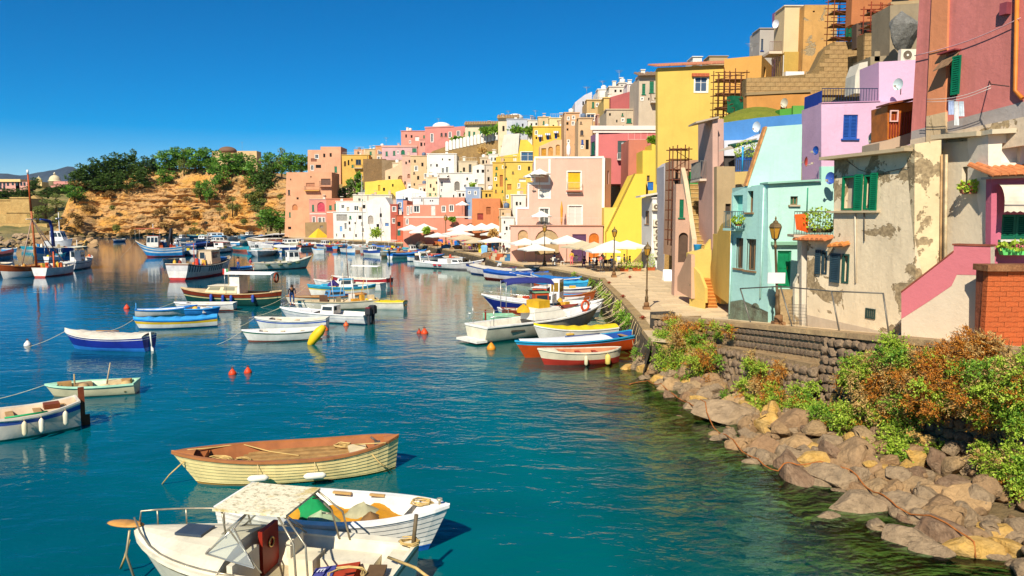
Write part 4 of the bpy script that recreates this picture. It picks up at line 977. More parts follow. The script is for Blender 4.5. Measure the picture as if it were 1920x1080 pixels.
# walls of cement blocks, every block a piece
CB_M = stone('b89868','9a7c50',1.0,bmp=.04,rnd=.25,key='cb')
def blockwall(lab,pl,top,x0,x1,y1,bw,bh,m=CB_M,name='block_wall',piece='block',th=.35,mort='8a7048',maxn=300,gap=.025,thick=1.5):
	root = thing(name,lab,'wall',pl.hit((x0 + x1) / 2,y1)); pts = [pl.sz(x0,y1),pl.sz(x1,y1)] + [pl.sz(x,y) for x,y in top[::-1]]
	mb = MB(); mb.prism(pl.off(-.03),pts,thick); mb.build('mortar',stone(mort,mort,1,key='mo'),root)
	e = MB(); e.obox((0,0,0),(bw - gap,0,0),(0,.25,0),(0,0,bh - gap)); o = e.build(piece,m); me = o.data; bpy.data.objects.remove(o)
	tl = sorted((pl.sz(x,y)) for x,y in top); s0,s1 = min(p[0] for p in pts),max(p[0] for p in pts); z0 = min(p[1] for p in pts[:2]); z1 = max(p[1] for p in pts); rz = math.atan2(pl.u.y,pl.u.x); k = 0; r = 0
	z = z0
	while z < z1:
		s = s0 - (bw / 2 if r % 2 else 0)
		while s < s1:
			a,b = max(s,s0),min(s + bw,s1); zt = min(interp([(t[0],t[1]) for t in tl],a + .01)[0],interp([(t[0],t[1]) for t in tl],b - .01)[0])
			if b - a > bw * .3 and z + bh <= zt + bh * .35 and k < maxn:
				fwd = pl.u.cross(Vector((0,0,1))).dot(pl.n) > 0
				o_ = pl.P(a,z,.0 + R.uniform(0,.02)); ob = link(piece,me,root,o_,(0,0,rz),((b - a) / bw,1 if not fwd else -1,1)); k += 1
				if fwd: ob.location = Vector(ob.location) + Vector((0,0,0)); ob.scale.y = 1; ob.location = Vector(ob.location)
			s += bw
		z += bh; r += 1
	return root
blockwall('long bare cement block wall above the orange painted wall',PY(72),[(1400,147),(1515,139),(1612,139)],1400,1612,178,.92,.40)
blockwall('stepped cement block wall climbing beside the orange house',PY(74),[(1518,142),(1528,128),(1546,92),(1560,80),(1608,80)],1518,1608,141,.92,.40)
blockwall('small cement block room below the steep scaffold',PY(66),[(1622,62),(1668,60)],1622,1668,112,.85,.40)
h = House('orange painted block wall under the bare cement blocks',at(1460,205,71.6),'wall','painted_wall'); h.wall(PY(71.7),[(1400,235),(1540,235),(1540,176),(1400,178.5)],'cf8a34',1.0,[],dirt=.7,stain=.7); h.slab(PY(71.7),(1399,179),(1520,173),.12,.25,.5,'a08458','concrete_beam')
# rooms on top right
h = House('brick red unfinished house at the very top behind the scaffold',at(1660,20,72)); h.wall(PY(72),(1598,-60,1735,46),'c07038',1.2,[(1672,-6,1705,6,K),(1625,18,1632,24,K)],dirt=.8,stain=.6); h.slab(PY(72),(1664,13),(1722,9),.6,.3,.5,'b09468','concrete_beam')
h = House('dark shaded lean to roof of the unfinished house',at(1630,60,70)); h.wall(PY(70.5),[(1606,90),(1670,90),(1670,34),(1606,44)],'6a5240',1,[(1636,44,1660,60,K)],dirt=.8)  # dark brown wall colour stands in for the shade here
mb = MB(); v0 = [at(1668,30,58),at(1722,16,57),at(1724,98,57),at(1676,92,58),at(1668,60,58)]
mb2 = ico('rock_wall',1.6,1.2,2.0,.12,77,stone('6a665e','8e8a80',.6,bmp=.1,key='gr'),26); o = link('rock_outcrop',mb2,None,at(1697,57,57),(0,0,.3),(.8,1,.92)); tag(o,'grey cracked rock outcrop above the white air conditioner','rock')
h = House('rough grey wall under the rock outcrop',at(1640,115,57),'wall','retaining_wall'); h.wall(PY(60),[(1632,140),(1725,130),(1725,6),(1669,10),(1668,104),(1632,106)],'a08c6c',3,[(1640,96,1650,115,K,'4a4640')],dirt=1,stain=.9)
h = House('whitewashed curved end wall left of the lilac terrace',at(1612,135,52),'wall','end_wall'); h.wall(PY(52),[(1602,175),(1626,175),(1627,115),(1612,118),(1604,140)],'d8ccb4',1.5,[],dirt=.7,stain=.7)
# lilac house
pl = PY(42); h = House('lilac pink house with blue shutters and railed roof terrace',at(1620,340,42))
LIL = 'dcacc6'
h.wall(pl,[(1540,360),(1715,360),(1715,189),(1540,194)],LIL,2.8,[(1581,215,1608,260,'B')],dirt=.45,stain=.4)
X = (1540 - 960) / F * 42; ps = Plane((X - .012,42.0),(X - .012,44.8)); h.wall(ps,[(1539.6,330),(1507.5,330),(1507.5,209),(1539.6,194.5)],'a878c0',.15,[(1524,226,1531,268,'B','1c3c6c'),(1511,236,1515,275,'B','1c3c6c')],name='side_wall',hd=.1,dirt=.2)  # purple wall and darker shutters: shade of this side painted into the colours
pu = PY(44); h.wall(pu,[(1648,200),(1718,196),(1718,112),(1648,116)],LIL,2.4,[],name='upper_room',dirt=.2,stain=.15)
X2 = (1648 - 960) / F * 44; h.wall(Plane((X2 - .012,44),(X2 - .012,46.4)),[(1647.6,192),(1616,192),(1616,142),(1647.6,117)],'8a58b8',.15,[(1621,150,1626,172,'B','1c3c6c'),(1631,156,1638,178,'B','1c3c6c')],name='upper_side_wall',hd=.1,dirt=.2)  # deeper purple than the front, painted in as shade
a,b = pl.sz(1541,192),pl.sz(1646,189); h.rail(pl,a[0],b[0],a[1],a[1] + .78,-.06,'2c3450',.15,'terrace_railing')
mb = MB(); mb.pbox(ps,*sorted((ps.sz(1539,180)[0],ps.sz(1508,180)[0])),pl.sz(1540,194)[1],pl.sz(1540,165)[1],-.08,-.02); h.part(mb,'side_screen',mat('16348a',.5))
h.wall(pl.off(.02),[(1540,360),(1720,360),(1720,312),(1540,312)],'9ed8c0',.3,[],name='mint_base',dirt=.25,stain=.3)
h.slab(pl,(1540,194),(1650,190.5),.05,.05,.4,'c890b0','coping')
# wooden balcony room between lilac and red house
pl = PY(33.5); h = House('wooden balcony room with orange panels beside the red house',at(1686,256,33.5),'balcony','balcony_room')
h.wall(pl,[(1664,262),(1712,252),(1712,190),(1664,198)],'c87820',1.5,[],name='panel',m=mat('b8641c',.6,.3))
for i in range(9):
	a,b = pl.sz(1666 + i * 5,258 - i),pl.sz(1666 + i * 5 + 4.6,216 - i); mb = MB(); mb.pbox(pl,a[0],b[0],a[1],b[1],.01,.06 + .01 * (i % 2)); h.part(mb,'plank',mat('8a3420',.6,.35,3))
a,b = pl.sz(1660,198),pl.sz(1714,188); mb = MB(); mb.obox(pl.P(*a,.35),pl.P(b[0],b[1],.35) - pl.P(*a,.35),-pl.n * 1.2,Vector((0,0,.08))); h.part(mb,'roof',mat('7a4028',.7))
a = pl.sz(1665,205); mb = MB(); frame_boxes(mb,pl,a[0] + .05,a[0] + .42,a[1] - .55,a[1] - .05,.05,.06,.12); h.part(mb,'window',mat('d8b0a8',.6))
h.slab(pl,(1645,290),(1712,268),.15,.5,1.5,'b89c80','floor_slab')
# mint house
pl = PY(39.6); h = House('mint green house with sloping upper wall and green door',at(1500,600,37))
MINT = 'aedccb'
h.wall(pl,[(1401,352),(1502,346),(1504,233),(1438,238)],MINT,.5,[],name='sloping_wall',dirt=.5,stain=.5)
a,b = pl.sz(1401,349),pl.sz(1438,238); mb = MB(); A,B = pl.P(*a,.06),pl.P(*b,.06); mb.obox(A,B - A,-pl.n * .45,Vector((-.09,0,.03))); h.part(mb,'tile_edge',mat('c88a50',.8,.4,5))
pf = PY(37.0)
h.wall(pf,[(1440,650),(1572,650),(1572,339),(1440,345)],MINT,6,[(1482,368,1496,384,G + 'o' if 0 else 'P','3c6a50'),(1457,470,1483,540,'D','0c7a4c')],dirt=.55,stain=.6,peel=0)
h.slab(pf,(1437,345),(1537,339.5),.22,.09,1,'8cc0a8','roof_edge')
a,b = pf.sz(1445,459),pf.sz(1495,453); mb = MB(); mb.pbox(pf,a[0],b[0],a[1],b[1],.003,.25); h.part(mb,'door_lintel',plaster('7cae8e',.4,.4))
a,b = pf.sz(1479,387),pf.sz(1499,385); mb = MB(); mb.pbox(pf,a[0],b[0],a[1],b[1],.01,.12); h.part(mb,'sill',plaster('c8b898',.4,.4))
q = pf.sz(1514,352); mb = MB(); mb.tube([pf.P(q[0],q[1],.04),pf.P(q[0],pf.sz(1514,395)[1],.04)],.03,6); h.part(mb,'drain_pipe',mat('2c8a68',.5))
pS = Plane((12.66,37.0),(11.7,40.0))
h.wall(pS,[(1439.6,650),(1366,640),(1372,362),(1394,353),(1439.6,344.5)],'9ccfc4',.5,[(1401,358,1412,398,'P','2c3440'),(1379,446,1393,503,'P','4a4438'),(1398,448,1417,507,'P','4a4438'),(1374,366,1392,426,K,'8cd0c0'),(1390,567,1403,600,'Aa','3a4a40'),(1408,568,1424,604,'Aa','3a4a40')],name='side_wall',dirt=.45,stain=.6,hd=.35)  # darker teal than the mint front, shade put into the colour
for x0,y0,x1,y1 in ((1379,446,1393,503),(1398,448,1417,507)):
	xm,ym = (x0 + x1) / 2,(y0 + y1) / 2; s0,s1 = sorted((pS.sz(x0,ym)[0],pS.sz(x1,ym)[0])); z0,z1 = pS.sz(xm,y1)[1],pS.sz(xm,y0)[1]; mb = MB()
	for i in range(5): x = lerp(s0,s1,(i + .5) / 5); mb.pbox(pS,x - .012,x + .012,z0,z1,-.06,-.035)
	h.part(mb,'window_bars',mat('3a342c',.6))
s0,s1 = sorted((pS.sz(1372,428)[0],pS.sz(1394,428)[0])); zz = pS.sz(1383,428)[1]; mb = MB(); mb.pbox(pS,s0,s1,zz - .12,zz,-.02,.55); h.part(mb,'balcony',plaster('9ac4b8',.4,.5)); h.rail(pS,s0,s1,zz,zz + .9,.5,'5a6a68',.12,'balcony_railing',.5)
for x,y0,y1 in ((1373.5,440,590),(1434,352,560)):
	q = pS.sz(x,y0); z1 = pS.sz(x,y1)[1]; mb = MB(); mb.tube([pS.P(q[0],q[1],.06),pS.P(q[0],z1,.06)],.045,6); h.part(mb,'drain_pipe',mat('b8dcd0',.5))
pz = pS.off(.03); h.wall(pz,[(1439,655),(1364,645),(1366,566),(1390,562),(1439,585)],'6e7c64',.03,[(1390,567,1403,600,'Aa','2a3a34'),(1408,568,1424,604,'Aa','2a3a34')],name='stone_base',m=stone('8a9a80','5a5040',1.5,bmp=.1,key='mb'),hd=.1)
# steps up to the green door
root = thing('stair','worn stone steps rising to the green door beside the mint house','stairs',at(1480,600,35.6)); sm = stone('b89c70','98805c',1.3,bmp=.04,key='stp')
for i in range(9):
	mb = MB(); mb.box(13.3 + i * .06,35.15 + i * .18,2.2,1.35,.6,.30 + i * .22); mb.build('step',sm,root)
h = House('patchy whitewashed side wall of the steps to the green door',at(1500,600,35.3),'wall','stair_wall'); h.wall(PY(35.0),[(1490,640),(1514,640),(1514,488),(1508,494),(1490,532)],'d8ccb0',.25,[(1496,512,1507,532,'Aa','4a4640')],dirt=.9,stain=.9,peel=.8)
# weathered white house on the lane
HP = Plane((13.2,35.0),(17.3,21.9))
h = House('weathered cream house with green shutters and peeling plaster',HP.hit(1620,620))
OLD = 'efd6ac'
h.wall(HP,[(1511,655),(1718,665),(1714,284),(1564,300),(1563,447),(1514,452)],OLD,4,[(1580,331,1602,392,K,'b8a890'),(1621,329,1632,392,K,'a8987c'),(1541,470,1551,514,K,'5a5c58'),(1579,476,1592,530,K,'3c342c')],dirt=.85,stain=.7,peel=.5,hd=.3,bmp=.035)
h.slab(HP,(1555,301),(1717,283.5),.55,.13,2,'c0a880','roof_slab')
def leafshut(x0,y0,x1,y1,col,d0=.03,big=True,pl_=None):
	q = pl_ or HP; a,b = sorted((q.sz(x0,(y0 + y1) / 2)[0],q.sz(x1,(y0 + y1) / 2)[0])); xm = (x0 + x1) / 2
	mb = MB(); louvre(mb,q,a,b,q.sz(xm,y1)[1],q.sz(xm,y0)[1],d0,d0 + .05,big); h.part(mb,'shutter',mat(col,.5,.2))
def wframe(x0,y0,x1,y1,col,wd=.07):
	xm,ym = (x0 + x1) / 2,(y0 + y1) / 2; a,b = sorted((HP.sz(x0,ym)[0],HP.sz(x1,ym)[0])); mb = MB(); frame_boxes(mb,HP,a,b,HP.sz(xm,y1)[1],HP.sz(xm,y0)[1],wd,-.08,.03); h.part(mb,'window_frame',mat(col,.5,.2))
for r in ((1579,330,1603,393.5),(1620,328,1633,393.5)): wframe(*r,'0a7048')
leafshut(1604,327,1619,396,'0a7048',.05); leafshut(1634,324,1647,397,'0a7048',.05)
leafshut(1531,468,1540.5,514,'2c4048',.05); leafshut(1560,475,1578,530,'2c4048',.08); wframe(1541,470,1551,514,'2c4048'); wframe(1579,476,1592,531,'2c5044')
h.slab(HP,(1556,399),(1650,398.5),.18,.08,.0,'c8b088','sill')
h.tiles(HP,(1502,449),(1562,450),.45,.5,.3,'c87848',.28); h.tiles(HP,(1566,462),(1596,460),.4,.35,.3,'d08040',.25)
def pipe(pts,r=.03,col='b8a888',pl_=HP,d=.05,name='drain_pipe'):
	mb = MB(); mb.tube([pl_.P(*pl_.sz(x,y),d) for x,y in pts],r,6); h.part(mb,name,mat(col,.6))
pipe([(1605,400),(1606,530)],.03,'c8baa0'); pipe([(1622,398),(1622,452)],.025,'4a4640'); pipe([(1590,302),(1612,318),(1650,330)],.012,'3a3630',HP,.04,'cable'); pipe([(1648,330),(1665,322),(1712,312)],.012,'3a3630',HP,.04,'cable')
a,b = HP.sz(1623,596),HP.sz(1642,580); mb = MB()
frame_boxes(mb,HP,min(a[0],b[0]),max(a[0],b[0]),a[1],b[1],.05,.0,.04)
for i in range(5): x = lerp(min(a[0],b[0]),max(a[0],b[0]),(i + .5) / 5); mb.pbox(HP,x - .03,x + .03,a[1],b[1],.0,.03)
h.part(mb,'vent_grille',mat('2c4038',.6))
h.wall(HP.off(.06),[(1512,660),(1690,668),(1690,630),(1512,590)],'c8b294',.06,[],name='plinth',dirt=.7,stain=.6)
# chimney pillar and pale house right of it
h = House('pale house with window box, corner pillar and roof ledge',at(1800,620,27.5))
h.wall(PY(28.35),[(1714,665),(1762,665),(1765,262),(1715,270)],'ecd09c',1.4,[],name='pillar',dirt=.8,stain=.6,peel=.8)
X = (1853 - 960) / F * 26.6; pr = Plane((X,26.6),((1766 - 960) / F * 28.7,28.7))
h.wall(pr,[(1853,670),(1766,660),(1766,268),(1853,262)],'e4d0ae',.6,[(1803,312,1829,364,K,'3a342c')],dirt=.55,stain=.4,hd=.35)
pq = PY(26.58); h.wall(pq,[(1853,670),(1990,670),(1990,246),(1853,252)],'e6d8c0',1.2,[(1878,268,1914,305,K,'d8d0c0')],name='front_wall',dirt=.35,stain=.3)
h.slab(pr,(1766,262),(1853,255),.5,.16,.3,'c8b490','roof_ledge'); h.slab(pq,(1848,253),(1990,246),.35,.16,.6,'ccbc9c','roof_ledge')
q = MB(); s0,s1 = sorted((pr.sz(1816,330)[0],pr.sz(1828,330)[0])); frame_boxes(q,pr,s0,s1,pr.sz(1820,364)[1],pr.sz(1820,313)[1],.06,-.3,-.2); h.part(q,'window_frame',mat('2a86c0',.5))
mb = MB(); a = pq.sz(1880,303); b = pq.sz(1910,268); mb.pbox(pq,a[0],b[0],lerp(a[1],b[1],.2),b[1],-.3,-.24); h.part(mb,'blind',mat('d8ccb8',.7)); mb = MB(); mb.pbox(pq,a[0],b[0],a[1],lerp(a[1],b[1],.2),-.3,-.22); h.part(mb,'window',mat('1c6cae',.5))
pv = PY(28.35)
for xx,cc,rr in ((1763.5,'b89060',.04),(1768,'6a5a44',.035),(1772,'c8b088',.06)):
	mb = MB(); q0,q1 = pv.sz(xx,290),pv.sz(xx - 3,560); mb.tube([pv.P(*q0,.08),pv.P(*q1,.08)],rr,6); h.part(mb,'drain_pipe',mat(cc,.6,.4))
# red tall house
RP = Plane((13.2 + .95 * 1.5,35.0 + .3 * 1.5),(17.3 + .95 * 1.5,21.9 + .3 * 1.5))
h = House('tall red pink house with green shutter and orange corner strip',RP.hit(1800,260))
h.wall(RP,[(1705,300),(1990,245),(1990,-140),(1728,-70)],'dc7a70',5,[(1768,122,1797,182,K,'2c241c')],dirt=1,stain=.9,hd=.3,bmp=.03,size=.7)
h.wall(RP.off(.03),[(1705,300),(1990,255),(1990,172),(1709,246)],'a89c94',.1,[],name='grey_plinth',dirt=.9,stain=.8)
h.wall(RP.off(.06),[(1705,305),(1990,262),(1990,205),(1707,262)],'d4bc9c',.12,[],name='beige_plinth',dirt=.9,stain=.9,peel=.4)
h.wall(RP.off(.1),[(1737,218),(1772,210),(1779,-70),(1750,-70)],'dc8450',.2,[],name='corner_strip',dirt=.3,stain=.3)
h.wall(RP.off(.12),[(1735,300),(1774,295),(1772,210),(1737,218)],'d8b888',.25,[],name='corner_base',dirt=.9,stain=.8,peel=.5)
leafshut(1797,106,1813,178,'0a6a48',.3,True,RP); leafshut(1767,122,1776,182,'5a3c34',.02,True,RP)
a,b = RP.sz(1770,136),RP.sz(1800,112); mb = MB(); mb.obox(RP.P(*a,.55),RP.P(b[0],a[1] + .12,.55) - RP.P(*a,.55),-RP.n * .5 + Vector((0,0,.5)),Vector((0,0,.03))); h.part(mb,'reed_blind',mat('8a6a4c',.8,.4,8))
a,b = RP.sz(1768,104),RP.sz(1802,94); mb = MB(); mb.obox(RP.P(*a,.3),RP.P(b[0],b[1],.3) - RP.P(*a,.3),-RP.n * .3,Vector((0,0,.05))); h.part(mb,'window_hood',mat('8a3a3c',.7))
a,b = RP.sz(1882,30),RP.sz(1897,4); mb = MB(); mb.pbox(RP,*sorted((a[0],b[0])),a[1],b[1],.003,.22); h.part(mb,'meter_box',mat('8a4048',.6))
mb = MB(); mb.tube([RP.P(*RP.sz(1913,-40),.12),RP.P(*RP.sz(1908,170),.12),RP.P(*RP.sz(1922,185),.12)],.07,8); h.part(mb,'drain_pipe',mat('d07a2c',.5))
mb = MB(); pts = [RP.P(*RP.sz(lerp(1720,1920,t),lerp(105,34,t) + 8 * math.sin(t * math.pi)),.15) for t in [i / 10 for i in range(11)]]; mb.tube(pts,.018,5); h.part(mb,'cable',mat('c8a0a0',.6))
# rose house with awning
pl = PY(26.25); h = House('rose pink house with cream scalloped awning and green shutters',at(1890,480,26.25))
h.wall(pl,[(1857,520),(2000,520),(2000,330),(1859,333)],'c8607a',.3,[(1878,402,1935,449,G,'0a5c40')],dirt=.3,stain=.3)
h.tiles(pl,(1841,330),(1995,322),.6,1.5,.3,'c87a48',.24); h.slab(pl,(1849,336),(1995,331),.3,.07,.3,'b0a494','eave')
a,b = pl.sz(1872,452),pl.sz(1990,449); mb = MB(); mb.pbox(pl,a[0],b[0],a[1] - .02,b[1],.005,.14); h.part(mb,'sill',plaster('d8ccc0',.3,.3))
mb = MB(); a = pl.sz(1856,378); b = pl.sz(1985,378); zt = pl.sz(1900,345)[1]; n = 8; L = b[0] - a[0]; prev = None; zb = pl.sz(1900,385)[1]
for i in range(n + 1):
	t = i / n * math.pi / 2; row = [pl.P(lerp(a[0] + .35 * (1 - math.sin(t)),a[0],.5),zb + (zt - zb) * math.cos(t),.05 + .75 * math.sin(t)),pl.P(b[0],zb + (zt - zb) * math.cos(t),.05 + .75 * math.sin(t))]
	if prev: mb.face([prev[0],prev[1],row[1],row[0]],0,True)
	prev = row
nv = 22
for i in range(nv):
	s0,s1 = a[0] + L * i / nv,a[0] + L * (i + 1) / nv
	mb.face([pl.P(s0,zb,.8),pl.P(s1,zb,.8),pl.P(s1,zb - .2 - .05 * (i % 2),.8),pl.P(s0,zb - .2 - .05 * ((i + 1) % 2),.8)])
aw = h.part(mb,'awning',mat('d8c8b0',.85,.25,1.5))
mb = MB(); mb.tube([pl.P(a[0],zb,.8),pl.P(b[0],zb,.8)],.025,6); h.part(mb,'awning_bar',mat('8a8078',.4),aw)
# stair parapet, brick pier
pp = Plane(((1690 - 960) / F * 27.2,27.2),((1856 - 960) / F * 24.9,24.9))
h = House('rising stair parapet painted rose above beige in front of the pale house',pp.hit(1780,620),'wall','stair_parapet')
h.wall(pp,[(1690,670),(1858,680),(1857,460),(1788,460),(1788,473),(1738,512),(1690,549)],'d3bea0',.35,[],dirt=.35,stain=.45)
h.wall(pp.off(.012),[(1690,598),(1740,566),(1784,536),(1794,515),(1857,516),(1857,460),(1788,460),(1788,473),(1738,512),(1690,549)],'cf6a72',.012,[],name='painted_band',dirt=.15,stain=.1)
mb = MB(); pts = [pp.sz(*q) for q in ((1690,549),(1738,512),(1788,473))]
for (x0,z0),(x1,z1) in zip(pts,pts[1:]): mb.obox(pp.P(x0,z0,.04),pp.P(x1,z1,.04) - pp.P(x0,z0,.04),-pp.n * .45,Vector((0,0,.06)))
q0,q1 = pp.sz(1786,460),pp.sz(1858,460); mb.obox(pp.P(*q0,.04),pp.P(q1[0],q0[1],.04) - pp.P(*q0,.04),-pp.n * .45,Vector((0,0,.06))); h.part(mb,'coping',mat('8a4a34',.8,.4))
brick = stone('b8582c','cc7444',2.0,bmp=.03,rnd=.25,key='brick'); BP = PY(24.0)
br = blockwall('red brick pier with stone ledge below the rose house',BP,[(1853,508),(1990,506)],1849,1990,660,.42,.165,brick,'brick_pier','brick',mort='8a5038',gap=.012,thick=.6)
a,b = BP.sz(1848,508),BP.sz(1990,503); mb = MB(); mb.pbox(BP,a[0] - .05,b[0],a[1],a[1] + .2,-.6,.18); mb.build('stone_ledge',stone('7a4a30','a87850',1.5,key='led'),br)
# ---- middle ground: terraces, yellow stair, utility house
h = House('bright blue painted terrace wall under the grass mound',at(1420,260,58),'wall','terrace_wall'); pl = PY(58)
h.wall(pl,[(1337,270),(1505,262),(1505,213),(1420,221),(1337,233)],'3e86c8',2,[],dirt=.6,stain=.4)
mb = MB(); rows = []
for i in range(13):
	px = 1345 + i * 11.5; t = i / 12; y1 = lerp(231,216,t); y0 = y1 - 22 * math.sin(math.pi * min(1,t * 1.05)) ** .7 - 1
	rows.append([at(px,y1,58.3),at(px,lerp(y1,y0,.6),60),at(px,y0,63),at(px,y0 + 6,67)])
for p,q in zip(rows,rows[1:]):
	for j in range(3): mb.face([p[j],q[j],q[j + 1],p[j + 1]],0,True)
o = stuff(mb.build('grass_mound',stone('6e7a24','8c8a30',1.5,bmp=.1,key='grass')))
h = House('green painted parapets at the end of the grass mound',at(1490,215,59),'wall','parapet'); h.wall(PY(59),[(1462,222),(1505,222),(1505,200),(1462,205)],'4a9a28',1,[]); h.wall(PY(58.6),[(1487,225),(1508,225),(1508,198),(1487,198)],'5aa034',.3,[],name='pier')
h = House('white terrace room with awning between the blue wall and the mint slope',at(1400,315,56)); pl = PY(56)
h.wall(pl,[(1340,335),(1432,335),(1432,248),(1400,262),(1340,264)],'ccd0dc',3,[(1350,292,1378,318,K,'4a4440')],dirt=.2)
mb = MB(); a = [at(1348,284,53.6),at(1392,266,55),at(1424,264,55),at(1376,279,53.6)]; mb.obox(a[0],a[3] - a[0],a[1] - a[0],Vector((0,0,.08))); h.part(mb,'awning',mat('a89c88',.8)); mb = MB(); mb.obox(at(1376,276,53.4),at(1424,266,54) - at(1376,276,53.4),Vector((0,1.5,.2)),Vector((0,0,.12))); h.part(mb,'green_awning',mat('1c4a34',.7))
pt = PY(53.0); a,b = pt.sz(1380,322),pt.sz(1414,302)
h.rail(pt,a[0],b[0],a[1],a[1] + .9,0,'3a6ab8',.15,'railing'); mb = MB(); q = pt.sz(1393,275); mb.tube([pt.P(q[0],a[1]),pt.P(q[0],q[1])],.06,6); h.part(mb,'post',mat('2a9ad0',.5))
# taupe house
h = House('dusty rose house with tall green door over the stone stair',at(1335,470,54)); pl = PY(54)
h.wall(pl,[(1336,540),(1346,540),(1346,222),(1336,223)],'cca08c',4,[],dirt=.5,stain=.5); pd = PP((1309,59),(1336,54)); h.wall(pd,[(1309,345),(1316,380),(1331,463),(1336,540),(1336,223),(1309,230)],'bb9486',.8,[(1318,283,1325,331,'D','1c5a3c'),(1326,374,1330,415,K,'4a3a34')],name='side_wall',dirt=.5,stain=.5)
h.wall(PY(53.2),[(1344,540),(1402,540),(1402,322),(1378,322),(1378,312),(1344,312)],'b4986c',5,[(1360,382,1370,402,K,'4a3c30')],name='front_wing',dirt=.6,stain=.6)
h.wall(PP((1344,53.6),(1392,51.5)),(1378,322,1400,345),'dcb460',.4,[],name='yellow_parapet'); h.slab(pl,(1303,232),(1346,222),.3,.12,2,'b8a48c','roof_ledge')
h.balcony(pd,1312,307,1330,335,.7,'d8c0a8','6a6a64',.12)
# stone stair flight with parapets
root = thing('stair','long pale stone stair climbing between the rose house and the yellow wall','stairs',at(1315,465,55)); sm = stone('d8bc84','b8985c',1.2,bmp=.03,key='stp2')
n = 16
for i in range(n):
	t = i / (n - 1); y = lerp(466,345,t); Y = lerp(55.5,64,t); a,b = at(lerp(1306,1293,t),y,Y),at(lerp(1331,1309,t),y,Y)
	mb = MB(); mb.obox((a.x,a.y,a.z - 1.2),(b.x - a.x,0,0),(0,.9,0),(0,0,1.14)); mb.obox((a.x - .02,a.y - .05,a.z - .06),(b.x - a.x + .04,0,0),(0,.95,0),(0,0,.06),1); mb.build('step',[stone('b8965c','9a7a48',1.2,bmp=.03,key='riser'),sm],root)  # treads painted lighter than risers, a contrast the lighting lacks
pk = plaster('d8b890',.5,.5)
mb = MB(); pts = [(1306,468,55),(1300,430,57.5),(1296,400,59.5),(1290,360,62),(1284,332,64)]
for (x0,y0,Y_0),(x1,y1,Y_1) in zip(pts,pts[1:]):
	a,b = at(x0,y0,Y_0),at(x1,y1,Y_1); mb.obox(a - Vector((.35,0,2.2)),b - a,(.35,0,0),(0,0,3.0))
mb.build('parapet',pk,root)
mb = MB(); mb.tube([at(1291,330,63),at(1299,410,58)],.03,5); mb.build('handrail',mat('2c7a4c',.5),root)
h = House('weathered rose wall with arched cellar door left of the yellow stair',at(1282,530,57)); pl = PY(57)
h.wall(pl,[(1264,560),(1300,560),(1300,470),(1290,400),(1280,345),(1268,345)],'c89c80',1,[(1272,436,1290,492,'Aa','5a4638'),(1274,374,1282,408,G)],dirt=.6,stain=.6)
h.wall(PP((1270,55),(1296,50.5)),[(1270,545),(1296,560),(1296,478),(1290,476),(1270,520)],'cfa27c',.25,[],name='ramp_wall',dirt=.7,stain=.6,peel=.3)
# yellow stair
root = thing('stair','small flight of orange steps between yellow walls at the quay','stairs',(13.0,50,1.7)); st = stone('c07a34','a8642c',1.5,bmp=.02,key='ost')
for i in range(9):
	y = 49.6 + i * .36; x0 = lerp(12.78,13.3,i / 8); wd = lerp(.98,.8,i / 8); mb = MB(); mb.box(x0 + wd / 2,y + .6,QZ - .02,wd,1.2,.19 * (i + 1) - .05); mb.box(x0 + wd / 2,y + .57,QZ - .07 + .19 * (i + 1),wd,1.2,.05,0,1); mb.build('step',[st,stone('e0a050','c88840',1.5,bmp=.02,key='tread')],root)  # pale tread tops over darker risers, light contrast put into the colours
yl = plaster('dcb84c',.5,.5); yl2 = plaster('d8ac3c',.5,.5)
mb = MB(); ps_ = Plane((11.95,49.3),(12.82,48.9)); a = [(12.0,51.2),(12.66,49.35)]
pw = Plane(a[0],a[1]); q = [pw.sz(*v) for v in ((1295,562),(1322,568),(1322,540),(1312,514),(1295,494))]; mb.prism(pw,q,.2); mb.build('parapet',yl,root)
mb = MB(); mb.pbox(pw,q[0][0] - .05,q[1][0] + .04,QZ,QZ + .5,0.002,.06); mb.build('plinth',yl,root)
mb = MB(); pw3 = PY(53.6); q = [pw3.sz(*v) for v in ((1296,535),(1334,535),(1334,468),(1320,468),(1296,476))]; mb.prism(pw3,q,1.5); mb.build('landing_wall',yl,root)
mb = MB(); pw2 = Plane((13.72,49.4),(14.06,53.0)); q = [pw2.sz(*v) for v in ((1369,572),(1332,545),(1332,500),(1338,452),(1353,420),(1369,410))]
mb.prism(pw2,[(s_,max(z,QZ - .3)) for s_,z in q],1.2); mb.build('side_wall',yl2,root)
pw4 = PY(49.3); mb = MB(); q = [pw4.sz(*v) for v in ((1352,570),(1372,570),(1372,440),(1352,440))]; mb.prism(pw4,q,2.0); mb.build('end_pier',yl2,root)
mb = MB(); q = [PY(54.5).sz(*v) for v in ((1310,500),(1350,500),(1351,425),(1322,462))]; mb.prism(PY(54.5),q,.4); mb.build('upper_parapet',yl,root)
